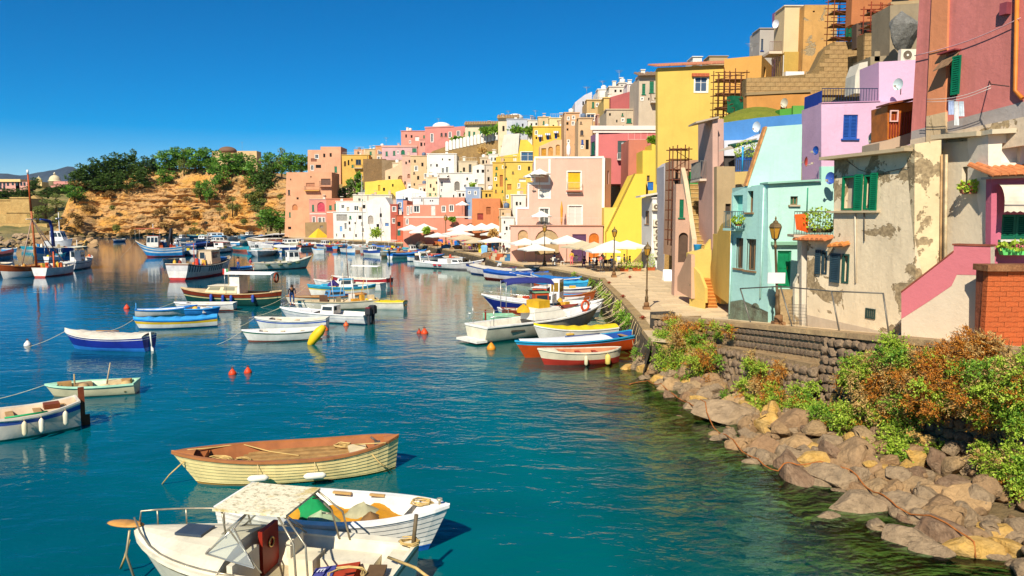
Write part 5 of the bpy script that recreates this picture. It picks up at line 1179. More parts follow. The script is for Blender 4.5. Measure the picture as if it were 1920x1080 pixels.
# utility house with air conditioners
h = House('narrow white utility house covered in air conditioners',at(1225,500,84)); pl = PY(84)
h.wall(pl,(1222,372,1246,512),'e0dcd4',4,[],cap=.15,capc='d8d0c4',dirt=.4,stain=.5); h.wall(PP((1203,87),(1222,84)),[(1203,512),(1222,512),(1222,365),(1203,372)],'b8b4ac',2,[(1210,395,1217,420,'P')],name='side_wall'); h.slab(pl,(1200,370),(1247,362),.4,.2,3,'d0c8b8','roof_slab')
h = House('tall narrow grey house beside the rusty scaffold',at(1254,500,80)); h.wall(PY(80),[(1245,512),(1263,512),(1263,303),(1256,303),(1245,312)],'a8a4a8',4,[(1249,341,1254,366,'P'),(1251,398,1256,428,'Aa','7a7c84')],dirt=.5,stain=.5)
h = House('tan passage house behind the rusty scaffold',at(1285,400,70)); h.wall(PY(70),(1262,300,1312,480),'b88c68',4,[(1266,320,1272,350,K),(1276,330,1284,360,K,'7a4c38')],dirt=.7,stain=.6)
h.wall(PY(67),(1290,322,1309,346),'1c8a3c',.2,[],name='green_screen',m=mat('14883c',.6))
# ================================================================== BOATS
def prof(t,stern,tr=.74):
	if t > .45: return max(0.0,1 - ((t - .45) / .55) ** 2.3) ** .85
	if stern == 't': return lerp(tr,1,math.sin(t / .45 * math.pi / 2))
	return max(0.0,1 - ((.45 - t) / .45) ** 2.6) ** .8
class Boat:
	def __init__(s,label,loc,rz,L,B=None,fb=None,sb=None,ss=None,stern='t',rake=None,srake=None,strakes=((1,'e8e4da'),),gun='d8d0c0',inner='c8b898',floor='b09468',fl=None,n=14,cat='boat',name='boat',group=None,gw=.07,clinker=False,cover=None,fore=.78,aft=.0,deck=None,tr=.74,rough=.4,detail=True):
		s.L = L; s.B = B or L * .33; s.fb = fb or (.10 * L + .1); s.sb = sb if sb is not None else .05 * L; s.ss = ss if ss is not None else .02 * L
		s.stern = stern; s.rake = rake if rake is not None else .08 * L; s.srake = srake if srake is not None else (.03 * L if stern == 'p' else .0); s.tr = tr; s.n = n
		Boat.ALL = getattr(Boat,'ALL',[]) + [s]; s.root = thing(name,label,cat,loc,rz,group); s.lp = (L > 4.5 and detail)
		rows = [-1,0,.12,.25,.38,.5,.62,.75,.88,1] if n > 9 else [-1,0,.3,.6,.85,1]
		if len(strakes) > 1: rows = sorted(set(rows) | {h for h,c in strakes})
		mb = MB(); st = [i / n for i in range(n + 1)]; vs = []; nr = 0
		for t in st:
			col = []
			for h in rows:
				p = s.pt(t,h)
				if clinker and 0 < h < 1: col.append(p); col.append(p + Vector((0,.022,.004)))
				else: col.append(p)
			nr = len(col); vs.append(col)
		mats = []; idx = {}
		def mi(c):
			if c not in idx: idx[c] = len(mats); mats.append(mat(c,rough,.22,1.6,.004,key='hull'))
			return idx[c]
		hv = []
		for h in rows:
			hv += [h,h] if (clinker and 0 < h < 1) else [h]
		for sgn in (1,-1):
			base = len(mb.v)
			for col in vs:
				for p in col: mb.v.append((p.x,p.y * sgn,p.z))
			for i in range(n):
				for j in range(nr - 1):
					hh = (hv[j] + hv[j + 1]) / 2; c = strakes[-1][1]
					for hm,cc in strakes:
						if hh <= hm: c = cc; break
					a = base + i * nr + j; f = (a,a + nr,a + nr + 1,a + 1)
					mb.f.append(f if sgn > 0 else f[::-1]); mb.m.append(mi(c)); mb.sm.append(not clinker)
		# transom / stem closure
		if stern == 't':
			for j in range(nr - 1):
				hh = (hv[j] + hv[j + 1]) / 2; c = strakes[-1][1]
				for hm,cc in strakes:
					if hh <= hm: c = cc; break
				a,b = vs[0][j],vs[0][j + 1]; mb.face([(a.x,a.y,a.z),(b.x,b.y,b.z),(b.x,-b.y,b.z),(a.x,-a.y,a.z)],mi(c))
		mb.build('hull',mats,s.root,True)
		# gunwale and inside
		mb = MB(); prev = None
		for t in st:
			p = s.pt(t,1); o = p + Vector((0,.025,0)); i_ = Vector((p.x - (.03 if t > .9 else 0),max(0,p.y - gw),p.z))
			row = [o + Vector((0,0,-.05)),o + Vector((0,0,.025)),i_ + Vector((0,0,.025)),i_ + Vector((0,0,-.05))]
			if prev:
				for j in range(4):
					k = (j + 1) % 4; q = [prev[j],prev[k],row[k],row[j]]
					mb.face(q[::-1]); mb.face([(v.x,-v.y,v.z) for v in q])
			prev = row
		if stern == 't':
			p = s.pt(0,1); mb.box(p.x + .03,0,p.z - .05,.08,2 * p.y + .05,.08)
		mb.build('gunwale',mat(gun,.5,.2,2),s.root,True)
		zf = fl if fl is not None else max(.06,s.fb * .3); s.zf = zf
		if cover:
			mb = MB(); prev = None
			for t in st:
				p = s.pt(t,1); row = [Vector((p.x,(p.y - .01) * k,p.z + .03 + (.10 * s.B) * (1 - k * k) * (.5 + .5 * math.sin(t * 40)) * .6 + .04 * s.B * (1 - k * k))) for k in (-1,-.6,-.2,.2,.6,1)]
				if prev:
					for j in range(5): mb.face([prev[j],row[j],row[j + 1],prev[j + 1]],0,True)
				prev = row
			mb.build('cover',mat(cover,.8,.2,2,.01),s.root,True)
		else:
			mb = MB(); prev = None
			for t in st:
				p = s.pt(t,1); y1 = max(0,p.y - gw); p3 = s.pt(t,.35); p2 = s.pt(t,.68); y0 = max(0,p3.y - gw * 1.2) * .9; xl = lerp(p3.x,0,.03)
				row = [Vector((lerp(p.x,0,.01),y1,p.z - .02)),Vector((lerp(p2.x,0,.02),min(lerp(y1,y0,.5),max(0,p2.y - gw)),lerp(p.z,zf,.5))),Vector((xl,y0,zf))]
				if prev:
					for j in range(2):
						q = [prev[j],row[j],row[j + 1],prev[j + 1]]; mb.face(q); mb.face([(v.x,-v.y,v.z) for v in q[::-1]])
				prev = row
			if stern == 't':
				p = s.pt(0,1); mb.face([(p.x + .06,-p.y,p.z),(p.x + .06,p.y,p.z),(p.x + .06,p.y * .8,zf),(p.x + .06,-p.y * .8,zf)])
			mb.build('lining',mat(inner,.7,.25,2),s.root,True)
			mb = MB(); pts = [Vector((s.pt(t,.35).x * .97,max(0.0,s.pt(t,.35).y - gw) * .92,zf + .004)) for t in st]
			for a,b in zip(pts,pts[1:]): mb.face([(a.x,-a.y,a.z),(b.x,-b.y,b.z),(b.x,b.y,b.z),(a.x,a.y,a.z)])
			mb.build('floor',mat(floor,.8,.3,2),s.root,True)
			if fore < 1: s.deck(fore,1,deck or gun,'foredeck')
			if aft > 0: s.deck(0,aft,deck or gun,'afterdeck')
	def pt(s,t,h):
		w = s.B / 2 * prof(t,s.stern,s.tr); zs = s.fb + s.sb * max(0,(t - .4) / .6) ** 2 + s.ss * max(0,(.4 - t) / .4) ** 2
		x = s.L * (t - .5); hb = max(h,0)
		if t > .55: x -= s.rake * (1 - hb) * ((t - .55) / .45) ** 2
		if t < .3: x += s.srake * (1 - hb) * ((.3 - t) / .3) ** 2
		if h < 0: return Vector((x,w * .3,-.3))
		fl = .62 + .38 * h ** .7 if t < .6 else lerp(.62,.42,(t - .6) / .4) + lerp(.38,.58,(t - .6) / .4) * h ** .9
		return Vector((x,w * fl,zs * h))
	def p(s,mb,name,m,parent=None): return mb.build(name,m,parent or s.root,True)
	def deck(s,t0,t1,col,name='deck',dz=-.03,crown=.04,m=None):
		mb = MB(); prev = None; k = 8
		for i in range(k + 1):
			t = lerp(t0,t1,i / k); q = s.pt(t,1); row = [Vector((q.x,q.y * j * .97,q.z + dz + crown * s.B * (1 - j * j))) for j in (-1,-.5,0,.5,1)]
			if prev:
				for j in range(4): mb.face([prev[j],row[j],row[j + 1],prev[j + 1]],0,True)
			prev = row
		te = t0 if t0 > 0 else t1; e,e2,e3 = s.pt(te,1),s.pt(te,.3),s.pt(te,.65); xe = min(e.x,e2.x,e3.x) - .02; mb.face([(xe,y,z) for y,z in ((-e.y * .92,e.z - .03),(-e3.y * .88,e3.z),(-e2.y * .85,s.zf),(e2.y * .85,s.zf),(e3.y * .88,e3.z),(e.y * .92,e.z - .03))])
		return s.p(mb,name,m or mat(col,.55,.2,2))
	def thwarts(s,ts,col='b08a58',dz=.16,w=.24):
		for t in ts:
			q = s.pt(t,.8); z = s.pt(t,1).z - dz; mb = MB(); mb.box(q.x,0,z,w,2 * q.y * .93,.045); s.p(mb,'thwart',mat(col,.6,.3,3))
	def fender(s,t,side,col='e8e4dc',horiz=False,r=.09,ln=.45,end=None,drop=.25):
		q = s.pt(t,.8); z = s.pt(t,1).z - drop; mb = MB()
		pr = [(.02,-ln / 2 - .05),(r * .7,-ln / 2),(r,-ln / 2 + .06),(r,ln / 2 - .06),(r * .7,ln / 2),(.02,ln / 2 + .05)]
		c = Vector((q.x,side * (q.y + r + .03),z - ln / 2 * (0 if horiz else .6)))
		if not horiz: mb.lathe(pr,c,10)
		else:
			mb.tube([c + Vector((x,0,0)) for rr,x in pr],[rr for rr,x in pr],10)
		f = s.p(mb,'fender',mat(col,.5,.15))
		mb = MB(); g = s.pt(t,1); mb.tube([c + Vector((0,0,ln / 2 if not horiz else 0)),(g.x,side * g.y,g.z)],.012,4)
		if end: mb.lathe([(.03,0),(r * .75,.02),(.03,.08)],c + Vector((0,0,ln / 2)),8)
		mb.build('line',mat(end or 'c8b080',.8),f,True)
	def cabin(s,t0,t1,wf,h,col,roof=None,win='2a343c',z=None,slope=.25,nw=2,back=0,over=.08):
		a,b = s.pt(t0,1),s.pt(t1,1); w = min(a.y,b.y) * wf; z = z if z is not None else (a.z + b.z) / 2 - .05; x0,x1 = a.x,b.x; sx = h * slope
		mb = MB(); B_ = [(x0,-w,z),(x1,-w,z),(x1,w,z),(x0,w,z),(x0 + sx * back,-w * .92,z + h),(x1 - sx,-w * .92,z + h),(x1 - sx,w * .92,z + h),(x0 + sx * back,w * .92,z + h)]
		mb.add(B_,[(0,1,5,4),(1,2,6,5),(2,3,7,6),(3,0,4,7),(4,5,6,7)]); c = s.p(mb,'cabin',mat(col,.5,.12))
		def onq(i,j,k,l,u0,u1,v0,v1,d=.015):
			P = [Vector(B_[q]) for q in (i,j,k,l)]; f = lambda u,v: P[0].lerp(P[1],u).lerp(P[3].lerp(P[2],u),v)
			nn = (P[1] - P[0]).cross(P[3] - P[0]).normalized() * d; m_ = MB(); q = [f(u0,v0) + nn,f(u1,v0) + nn,f(u1,v1) + nn,f(u0,v1) + nn]; q2 = [v - nn * 1.6 for v in q]; m_.face(q)
			for a1 in range(4): m_.face([q2[a1],q2[(a1 + 1) % 4],q[(a1 + 1) % 4],q[a1]])
			m_.build('window',glass(win),c,True)
		if nw:
			for k in range(nw):
				u0,u1 = (k + .12) / nw,(k + .88) / nw
				onq(0,1,5,4,u0,u1,.42,.86); onq(2,3,7,6,1 - u1,1 - u0,.42,.86)
			onq(1,2,6,5,.1,.46,.4,.86); onq(1,2,6,5,.54,.9,.4,.86); onq(3,0,4,7,.1,.46,.4,.86)
		if roof:
			m_ = MB(); m_.box((x0 + x1 - sx) / 2,0,z + h,(x1 - x0 - sx) + 2 * over,2 * w * .92 + 2 * over,.05); m_.build('roof',mat(roof,.6,.15),c,True)
		return c
	def canopy(s,t0,t1,wf,h,col,pole='c8c4bc',crown=.12,thick=.04,r=.016,lean=0,edge=0):
		a,b = s.pt(t0,1),s.pt(t1,1); w = max(a.y,b.y) * wf; z = max(a.z,b.z); mb = MB(); prev = None; k = 6
		for i in range(k + 1):
			x = lerp(a.x,b.x,i / k) + lean; row = [Vector((x,w * j,z + h + crown * (1 - j * j) - edge * (abs(2 * i / k - 1) ** 4))) for j in (-1,-.6,-.2,.2,.6,1)]
			if prev:
				for j in range(5): mb.face([prev[j],row[j],row[j + 1],prev[j + 1]],0,True); mb.face([v - Vector((0,0,thick)) for v in (prev[j],prev[j + 1],row[j + 1],row[j])],0,True)
			else:
				for j in range(5): mb.face([row[j],row[j + 1],row[j + 1] - Vector((0,0,thick)),row[j] - Vector((0,0,thick))])
			prev2 = prev; prev = row
			if prev2:
				for sg in (0,5): q = [prev2[sg],row[sg],row[sg] - Vector((0,0,thick)),prev2[sg] - Vector((0,0,thick))]; mb.face(q if sg == 0 else q[::-1])
		for j in range(5): mb.face([prev[j + 1],prev[j],prev[j] - Vector((0,0,thick)),prev[j + 1] - Vector((0,0,thick))])
		c = s.p(mb,'canopy',mat(col,.75,.15,2))
		for x in (a.x,b.x):
			for sg in (1,-1): m_ = MB(); m_.tube([(x,sg * w * .92,z - .1),(x + lean,sg * w * .95,z + h)],r,6); s.p(m_,'pole',mat(pole,.35,metal=.6))
		return c
	def outboard(s,col='2a2a2c',sc_=1.0,y=0):
		x = s.pt(0,1).x; z = s.pt(0,1).z; mb = MB(); mb.box(x - .18 * sc_,y,z + .08,.34 * sc_,.26 * sc_,.36 * sc_); mb.box(x - .2 * sc_,y,-.3,.13 * sc_,.09 * sc_,z + .4); mb.box(x - .06,y,z - .1,.16,.2 * sc_,.16)
		o = s.p(mb,'outboard_motor',mat(col,.35,.1)); m_ = MB(); m_.box(x - .18 * sc_,y,z + .08 + .36 * sc_,.26 * sc_,.2 * sc_,.07); m_.build('cowl',mat('8a2c2c' if col != '2a2a2c' else '3c3c40',.4),o,True)
	def rudder(s,col='e8e4dc',tall=.35,w=.3):
		x = s.pt(0,1).x; z = s.pt(0,1).z; mb = MB(); mb.add([(x - .02,-.03,-.3),(x - w,-.03,-.3),(x - w * .8,-.03,.1),(x - .14,-.03,.25),(x - .12,-.03,z + tall),(x - .02,-.03,z + tall)] + [(x - .02,.03,-.3),(x - w,.03,-.3),(x - w * .8,.03,.1),(x - .14,.03,.25),(x - .12,.03,z + tall),(x - .02,.03,z + tall)],
			[(0,1,2,3,4,5),(11,10,9,8,7,6)] + [(i,i + 6,(i + 1) % 6 + 6,(i + 1) % 6) for i in range(6)]); s.p(mb,'rudder',mat(col,.6,.2))
	def mast(s,t,h,col='b8854c',r=.05,boom=0,dx=0):
		q = s.pt(t,1); mb = MB(); mb.tube([(q.x,0,s.zf),(q.x + dx,0,q.z + h)],[r,r * .6],7); m_ = s.p(mb,'mast',mat(col,.5,.2))
		if boom: b = MB(); b.tube([(q.x,0,q.z + .5),(q.x - boom,0,q.z + .75)],r * .6,6); b.build('boom',mat(col,.5,.2),m_,True)
		return m_
	def stay(s,p,q,r=.012,col='b8b0a0'): mb = MB(); mb.tube([p,q],r,4); s.p(mb,'stay',mat(col,.6))
	def rails(s,t0,t1,h=.45,col='c8c8c4',sides=(1,-1),r=.014):
		mb = MB()
		for sg in sides:
			pts = [];
			for i in range(7):
				q = s.pt(lerp(t0,t1,i / 6),1); pts.append(Vector((q.x,sg * max(0,q.y - .05),q.z + h)))
				if i % 2 == 0: mb.tube([(q.x,sg * max(0,q.y - .05),q.z),pts[-1]],r * .8,5)
			mb.tube(pts,r,5)
		return s.p(mb,'rail',mat(col,.3,metal=.7))
	def gear(s,k=6,cols=('c85030','2c6ab0','d8a840','b8a888','e8e0d0','4a6a4a'),t0=.15,t1=.7,seed=1,h=.3):
		r = random.Random(seed)
		for i in range(k):
			t = r.uniform(t0,t1); q = s.pt(t,1); y = r.uniform(-.6,.6) * q.y; z = s.zf + .01; c = r.choice(cols); mb = MB()
			if r.random() < .5: mb.box(q.x,y,z,r.uniform(.3,.7),r.uniform(.3,.5),q.z - z + r.uniform(0,h),r.uniform(0,1))
			else: hh = q.z - z + r.uniform(0,h); mb.lathe([(.25,0),(.28,hh * .5),(.18,hh * .9),(.02,hh)],(q.x,y,z),8)
			s.p(mb,'gear',mat(c,.75,.25,3))
def between(bow,stern,k=1.06):
	a,b = gz(*bow),gz(*stern); d = a - b; c = (a + b) / 2; c.z = 0; return c,math.atan2(d.y,d.x),d.length * k
def rope(pts,r=.018,col='c8a868',lab=None,sag=0):
	pts = [Vector(p) for p in pts]
	if len(pts) == 2 and sag: a,b = pts; pts = [a.lerp(b,i / 8) - Vector((0,0,sag * math.sin(math.pi * i / 8))) for i in range(9)]
	mb = MB(); mb.tube(pts,r,5); o = mb.build('rope',mat(col,.9,.3,8)); tag(o,lab or 'mooring rope running from a moored boat into the water','rope'); return o

# ---- the three boats nearest the camera
ang = math.atan2(21.45 - 22.9,-10.0 + 3.55)
b1 = Boat('cream wooden launch with brown gunwale and board deck, moored in front',(-6.8,22.15,0),ang,6.65,2.15,.8,.2,.26,'p',.7,.12,[(.08,'b88a40'),(1,'ecd490')],'aa6c3c','96592e','b08a54',.42,20,'rowing boat',clinker=True,gw=.11,fore=.9,aft=.07,rough=.5)
for i in range(9):
	y = -.72 + i * .18; t0,t1 = .2 + .0 * abs(i - 4),.74 - .018 * abs(i - 4); x0,x1 = b1.pt(t0 + abs(i - 4) * .012,1).x,b1.pt(t1,1).x
	mb = MB(); mb.box((x0 + x1) / 2,y,.60 + R.uniform(0,.012),x1 - x0,.168,.03); b1.p(mb,'deck_plank',mat('b08850' if i % 2 else 'a07844',.75,.35,4))
mb = MB(); mb.box(-2.05,-.1,.62,.55,.8,.1,.1); b1.p(mb,'hatch_board',mat('d8c498',.7,.2)); mb = MB(); mb.box(1.5,.3,.64,.4,.12,.05,.3); b1.p(mb,'tool',mat('2c3444',.6))
mb = MB(); mb.box(-2.65,.15,.75,.18,.12,.22); mb.tube([(-2.65,.15,.95),(-2.45,.1,1.1)],.03,6); b1.p(mb,'engine',mat('5a5048',.5))
b1.fender(.62,1,'e8e0cc',True,.1,.5,None,.45); b1.fender(.38,1,'e8e0cc',True,.1,.55,None,.45)
def coil(bt,x,y,z,r=.25,n=4,col='c8a868',seed=0):
	rr = random.Random(seed); pts = []
	for i in range(n * 9): a = i * .7; k = r * (.6 + .4 * rr.random()); pts.append((x + k * math.cos(a) * 1.3,y + k * math.sin(a),z + .01 * i / 4 + .02 * rr.random()))
	mb = MB(); mb.tube(pts,.016,5); bt.p(mb,'rope_coil',mat(col,.9,.3,8))
coil(b1,2.0,.25,.66,.35,5); coil(b1,1.3,.3,.66,.2,3,seed=3); coil(b1,-1.6,-.5,.66,.22,4,seed=4)
mb = MB(); mb.tube([(2.9,-.1,1.0),(2.2,-.5,.9),(1.5,-.85,.86),(.6,-.5,.66),(-.3,.1,.66)],.02,5); b1.p(mb,'rope_coil',mat('c8a868',.9))
mb = MB(); mb.tube([(-1.9,-.6,.68),(-2.4,.3,.95),(-2.9,.5,1.0)],.02,5); b1.p(mb,'rope_coil',mat('c8a868',.9))
rope([at(345,865,21.3),at(318,890,21.3),at(296,918,21.6)],.02,lab='rope hanging from the bow of the cream launch into the water'); rope([at(685,838,22.3),at(712,868,21.8),at(735,885,22.4)],.02,lab='rope hanging at the right end of the cream launch')
ang = math.atan2(17.0 - 18.25,-1.45 + 7.0)
b2 = Boat('white clinker launch with blue bottom and yellow tarpaulin, nearest right',(-4.25,17.65,0),ang,5.7,2.2,.82,.32,.1,'t',.55,0,[(.15,'1c5aa8'),(1,'e4dfd2')],'ece8de','e0d8c8','c8b088',.3,22,'motor boat',gw=.2,clinker=True,fore=.86)
mb = MB(); nx,ny = 16,8; vs = []; fs = []
for i in range(nx + 1):
	for j in range(ny + 1):
		t = lerp(.36,.8,i / nx); q = b2.pt(t,1); k = -1 + 2 * j / ny; vs.append((q.x,q.y * .74 * k,.55 + .10 * fbm(i * .5,j * .6,2) + .16 * math.exp(-((i - 11) / 3) ** 2)))
for i in range(nx):
	for j in range(ny): a = i * (ny + 1) + j; fs.append((a,a + ny + 1,a + ny + 2,a + 1))
mb.add(vs,fs,0,True); b2.p(mb,'tarpaulin',mat('c88a1c',.75,.2,2,.01))
def heap(bt,x,y,z,rx,ry,h,col,name='cloth',seed=0):
	mb = MB(); k = 12; vs = []; fs = []
	for i in range(5):
		f = i / 4
		for j in range(k): a = 2 * math.pi * j / k; r = (1 - f ** 1.6) * (1 + .25 * fbm(math.cos(a) * 2 + seed,math.sin(a) * 2,f * 2)); vs.append((x + rx * r * math.cos(a),y + ry * r * math.sin(a),z + h * f * (1 + .3 * fbm(a,seed,1))))
	for i in range(4):
		for j in range(k): a = i * k + j; b = i * k + (j + 1) % k; fs.append((a,b,b + k,a + k))
	mb.add(vs,fs,0,True); bt.p(mb,name,mat(col,.8,.25,4))
heap(b2,-.75,.05,.55,.5,.5,.55,'0e8a4a',seed=1); heap(b2,-.3,-.3,.55,.45,.4,.3,'a0b088',seed=2); heap(b2,.55,.25,.55,.55,.4,.35,'a09a78',seed=3); heap(b2,-1.2,-.2,.5,.6,.6,.4,'d09428',seed=5); heap(b2,.9,-.1,.6,.3,.3,.25,'7a5a34',seed=6)
coil(b2,2.1,.1,b2.pt(.86,1).z + .06,.25,4,seed=8); mb = MB(); mb.box(b2.pt(.45,1).x,.82,.85,.5,.09,.05); b2.p(mb,'cleat',mat('c09a60',.5)); mb = MB(); mb.box(b2.pt(.62,1).x,.8,.88,.4,.08,.05); b2.p(mb,'cleat',mat('c09a60',.5))
mb = MB(); mb.lathe([(.03,0),(.03,.14),(.07,.16),(.07,.2)],(2.6,0,b2.pt(.95,1).z),8); b2.p(mb,'bollard',mat('c8b898',.4,metal=.5))
ang = math.atan2(15.75 - 14.6,-8.0 + 2.35)
b3 = Boat('old white cabin cruiser with stained hard canopy at the bottom edge',(-5.2,15.0,0),ang,6.1,2.5,.92,.22,.05,'t',.75,0,[(.12,'6a6a60'),(.85,'e0d6bc'),(.93,'8a7a5c'),(1,'e4dac0')],'e2d8bc','d8ccb0','cbb894',.35,20,'cabin cruiser',gw=.22,fore=1.0,tr=.86,rough=.45)
stn = plaster('e0d6ba',.8,.8,0,bmp=.006,size=2.5)
def b3m(mb,n,m,par=None): return b3.p(mb,n,m,par)
mb = MB(); prev = None
for i in range(11):
	t = lerp(.56,1,i / 10); q = b3.pt(t,1); k = max(0,1 - (i / 10) ** 1.4); row = [Vector((q.x,q.y * .96 * j,q.z + .02 + (.12 + .18 * k) * (1 - abs(j) ** 2.2))) for j in (-1,-.75,-.45,-.15,.15,.45,.75,1)]
	if prev:
		for j in range(7): mb.face([prev[j],row[j],row[j + 1],prev[j + 1]],0,True)
	else: mb.face([(row[0].x,row[0].y,.4)] + row + [(row[-1].x,row[-1].y,.4)])
	prev = row
b3m(mb,'foredeck',stn)
q = b3.pt(.76,1); mb = MB(); mb.box(q.x,-.0,q.z + .26,.62,.5,.05); b3m(mb,'hatch',mat('3a4450',.4,.2))
mb = MB()                                                            # windscreen frame and glass
x0,x1,zb,zt = b3.pt(.64,1).x,b3.pt(.56,1).x,b3.pt(.6,1).z + .22,b3.pt(.6,1).z + .78
fr = [Vector((x0,-.72,zb)),Vector((x0 + .12,0,zb + .06)),Vector((x0,.72,zb))]; up = [Vector((x1 - .12,-.66,zt)),Vector((x1 - .02,0,zt + .04)),Vector((x1 - .12,.66,zt))]
bk = [Vector((x1 - .75,-1.0,zb - .05)),Vector((x1 - .75,1.0,zb - .05))]
for a,b in zip(fr,up): mb.tube([a,b],.022,6)
mb.tube(up,.024,6); mb.tube(fr,.022,6)
for sg,i in ((0,0),(1,2)): mb.tube([fr[i],bk[sg],up[i]],.02,6)
ws = b3m(mb,'windscreen',mat('b8b4a8',.3,metal=.7)); gm,gnt,gb = newmat('clear_glass'); setin(gb,Roughness=.05); gb.inputs['Base Color'].default_value = (.75,.8,.78,1); tr_ = N(gnt,'ShaderNodeBsdfTransparent'); tr_.inputs[0].default_value = (.85,.88,.84,1); mx = N(gnt,'ShaderNodeMixShader'); mx.inputs[0].default_value = .22
gnt.links.new(tr_.outputs[0],mx.inputs[1]); gnt.links.new(gb.outputs[0],mx.inputs[2]); gnt.links.new(mx.outputs[0],gnt.nodes['Material Output'].inputs[0])
mb = MB()
for i in (0,1): mb.face([fr[i],fr[i + 1],up[i + 1],up[i]])
mb.face([fr[0],bk[0],up[0]]); mb.face([fr[2],up[2],bk[1]]); b3m(mb,'pane',gm,ws)
zc = 2.08; cx0,cx1 = -.95,.65                                       # canopy on a tube frame
cm,cnt,cb = newmat('lichen'); co = mapco(cnt); v = mixc(cnt,ramp(cnt,noise(cnt,co,7,8,.75),[(.34,0),(.5,1)]),lin('8a7a50'),lin('e8dcba')); v = mixc(cnt,ramp(cnt,noise(cnt,co,1.8,5,.6),[(.55,0),(.68,.8)]),v,lin('b89a34')); cnt.links.new(v,cb.inputs['Base Color']); setin(cb,Roughness=.9); bump(cnt,cb,noise(cnt,co,14,6),.02)
mb = MB(); mb.box((cx0 + cx1) / 2,0,zc,cx1 - cx0,1.5,.05); b3m(mb,'canopy',cm)
st_ = mat('a89c84',.35,.3,6,metal=.6)
for sg in (1,-1):
	for xa,xb in ((-.75,-1.25),(-.92,-1.5)): mb = MB(); mb.tube([(xa,sg * .7,zc - .01),(xb + .1,sg * .85,1.6),(xb,sg * .98,b3.pt(.3,1).z)],.022,6); b3m(mb,'pole',st_)
	mb = MB(); mb.tube([(-.78,sg * .71,1.9),(-.95,sg * .72,1.9)],.016,5); mb.tube([(-.95,sg * .8,1.55),(-1.15,sg * .8,1.55)],.016,5); mb.tube([(.5,sg * .66,zc),(.42,sg * .66,1.5)],.02,6); mb.tube([(.35,sg * .68,1.7),(-.5,sg * .95,1.0)],.018,6); b3m(mb,'brace',st_)
q = b3.pt(1,1); mb = MB(); pts = []
for i in range(9): t = lerp(.66,.985,i / 8); p_ = b3.pt(t,1); pts.append(Vector((p_.x,-p_.y * .9,p_.z + .42 - .0 * i)))
mb.tube([Vector((pts[0].x - .1,pts[0].y,pts[0].z - .4))] + pts + [Vector((q.x - .1,-.05,q.z + .2))],.022,6)
for i in (2,5,7): mb.tube([pts[i],pts[i] - Vector((0,0,.42))],.018,5)
b3m(mb,'bow_rail',st_); mb = MB(); pts = [Vector((b3.pt(t,1).x,b3.pt(t,1).y * .9,b3.pt(t,1).z + .06 + .3 * max(0,(t - .85) / .15))) for t in [lerp(.5,.99,i / 8) for i in range(9)]]; mb.tube(pts,.02,6)
for i in (1,3,5): mb.tube([pts[i],pts[i] - Vector((0,0,.1))],.03,5)
b3m(mb,'bow_rail',st_)
mb = MB(); mb.lathe([(.02,0),(.26,.0),(.3,.025),(.26,.05),(.02,.05)],(0,0,0),14); mb.v = [(x * 1.5 + q.x + .22,y * .6,z + q.z + .12) for x,y,z in mb.v]; b3m(mb,'bow_platform',mat('c89048',.5,.3,5))
mb = MB(); mb.tube([(q.x + .05,.1,q.z + .05),(q.x + .15,.12,q.z - .5),(q.x - .1,.12,-.1)],.025,6); b3m(mb,'anchor',mat('a89878',.5,metal=.4))
mb = MB(); mb.box(.12,-.42,.38,.1,.66,.95); d = b3m(mb,'cabin_door',mat('8a2414',.5,.2)); m_ = MB(); m_.tube([(.05,-.42 + .1 * math.cos(a),.98 + .1 * math.sin(a)) for a in [i * .52 for i in range(13)]],.02,5); m_.build('porthole',mat('c8a868',.3,metal=.8),d,True)
mb = MB(); mb.box(.16,.5,.38,.12,1.0,.72); b3m(mb,'bulkhead',stn); mb = MB(); mb.box(-.75,-.45,.36,.55,.6,.42); mb.box(-.48,-.45,.78,.09,.58,.35); b3m(mb,'seat',mat('ddd0b0',.6,.2))
mb = MB(); mb.box(-1.7,-.6,.36,1.2,.5,.38); b3m(mb,'side_bench',stn); mb = MB(); mb.box(-2.75,0,.36,.4,1.7,.5); b3m(mb,'stern_seat',stn)
mb = MB(); A = [(-1.25,.05,.75),(-2.05,-.25,.82),(-2.15,.35,.80),(-1.35,.55,.72)]; mb.face(A); mb.face([(-1.25,.05,.40),(-2.05,-.25,.40),(-2.05,-.25,.82),(-1.25,.05,.75)]); mb.face([(-1.35,.55,.4),(-1.25,.05,.4),(-1.25,.05,.75),(-1.35,.55,.72)]); b3m(mb,'crate',mat('a83a1c',.7,.25)); mb = MB(); mb.face([(-1.22,.1,.76),(-1.62,-.05,.80),(-1.72,.4,.79),(-1.3,.52,.735)]); b3m(mb,'flag_cloth',mat('4a4a8c',.8,.5,9)); mb = MB(); E_ = lambda u,v: Vector((-1.34 - .16 * v,.18 + .16 * u,.795 + .03 * v)); [mb.face([E_(a,c),E_(b,c),E_(b,d),E_(a,d)]) for a,b,c,d in ((0,.25,0,1),(.25,.9,0,.18),(.25,.8,.41,.59),(.25,.9,.82,1))]; b3m(mb,'letter',mat('d8d8e4',.8))
s_,p_ = .62,b3.pt(.5,.7); mb = MB(); mb.tube([(p_.x + .1 * math.cos(a),p_.y + .02,p_.z + .1 + .1 * math.sin(a)) for a in [i * .52 for i in range(13)]],.02,5); b3m(mb,'porthole',mat('4a463e',.5))
mb = MB(); mb.tube([(-2.95,-.95,.9),(-3.02,-1.0,1.6)],.045,8); b3m(mb,'mooring_post',mat('6a5a40',.6,.3)); coil(b3,-2.9,-.9,.98,.2,4,seed=9); coil(b3,-2.2,.75,1.0,.35,3,seed=10)
mb = MB(); mb.box(-2.7,.55,.98,.35,.7,.05,.2); b3m(mb,'hatch_board',mat('6a5034',.7,.3))
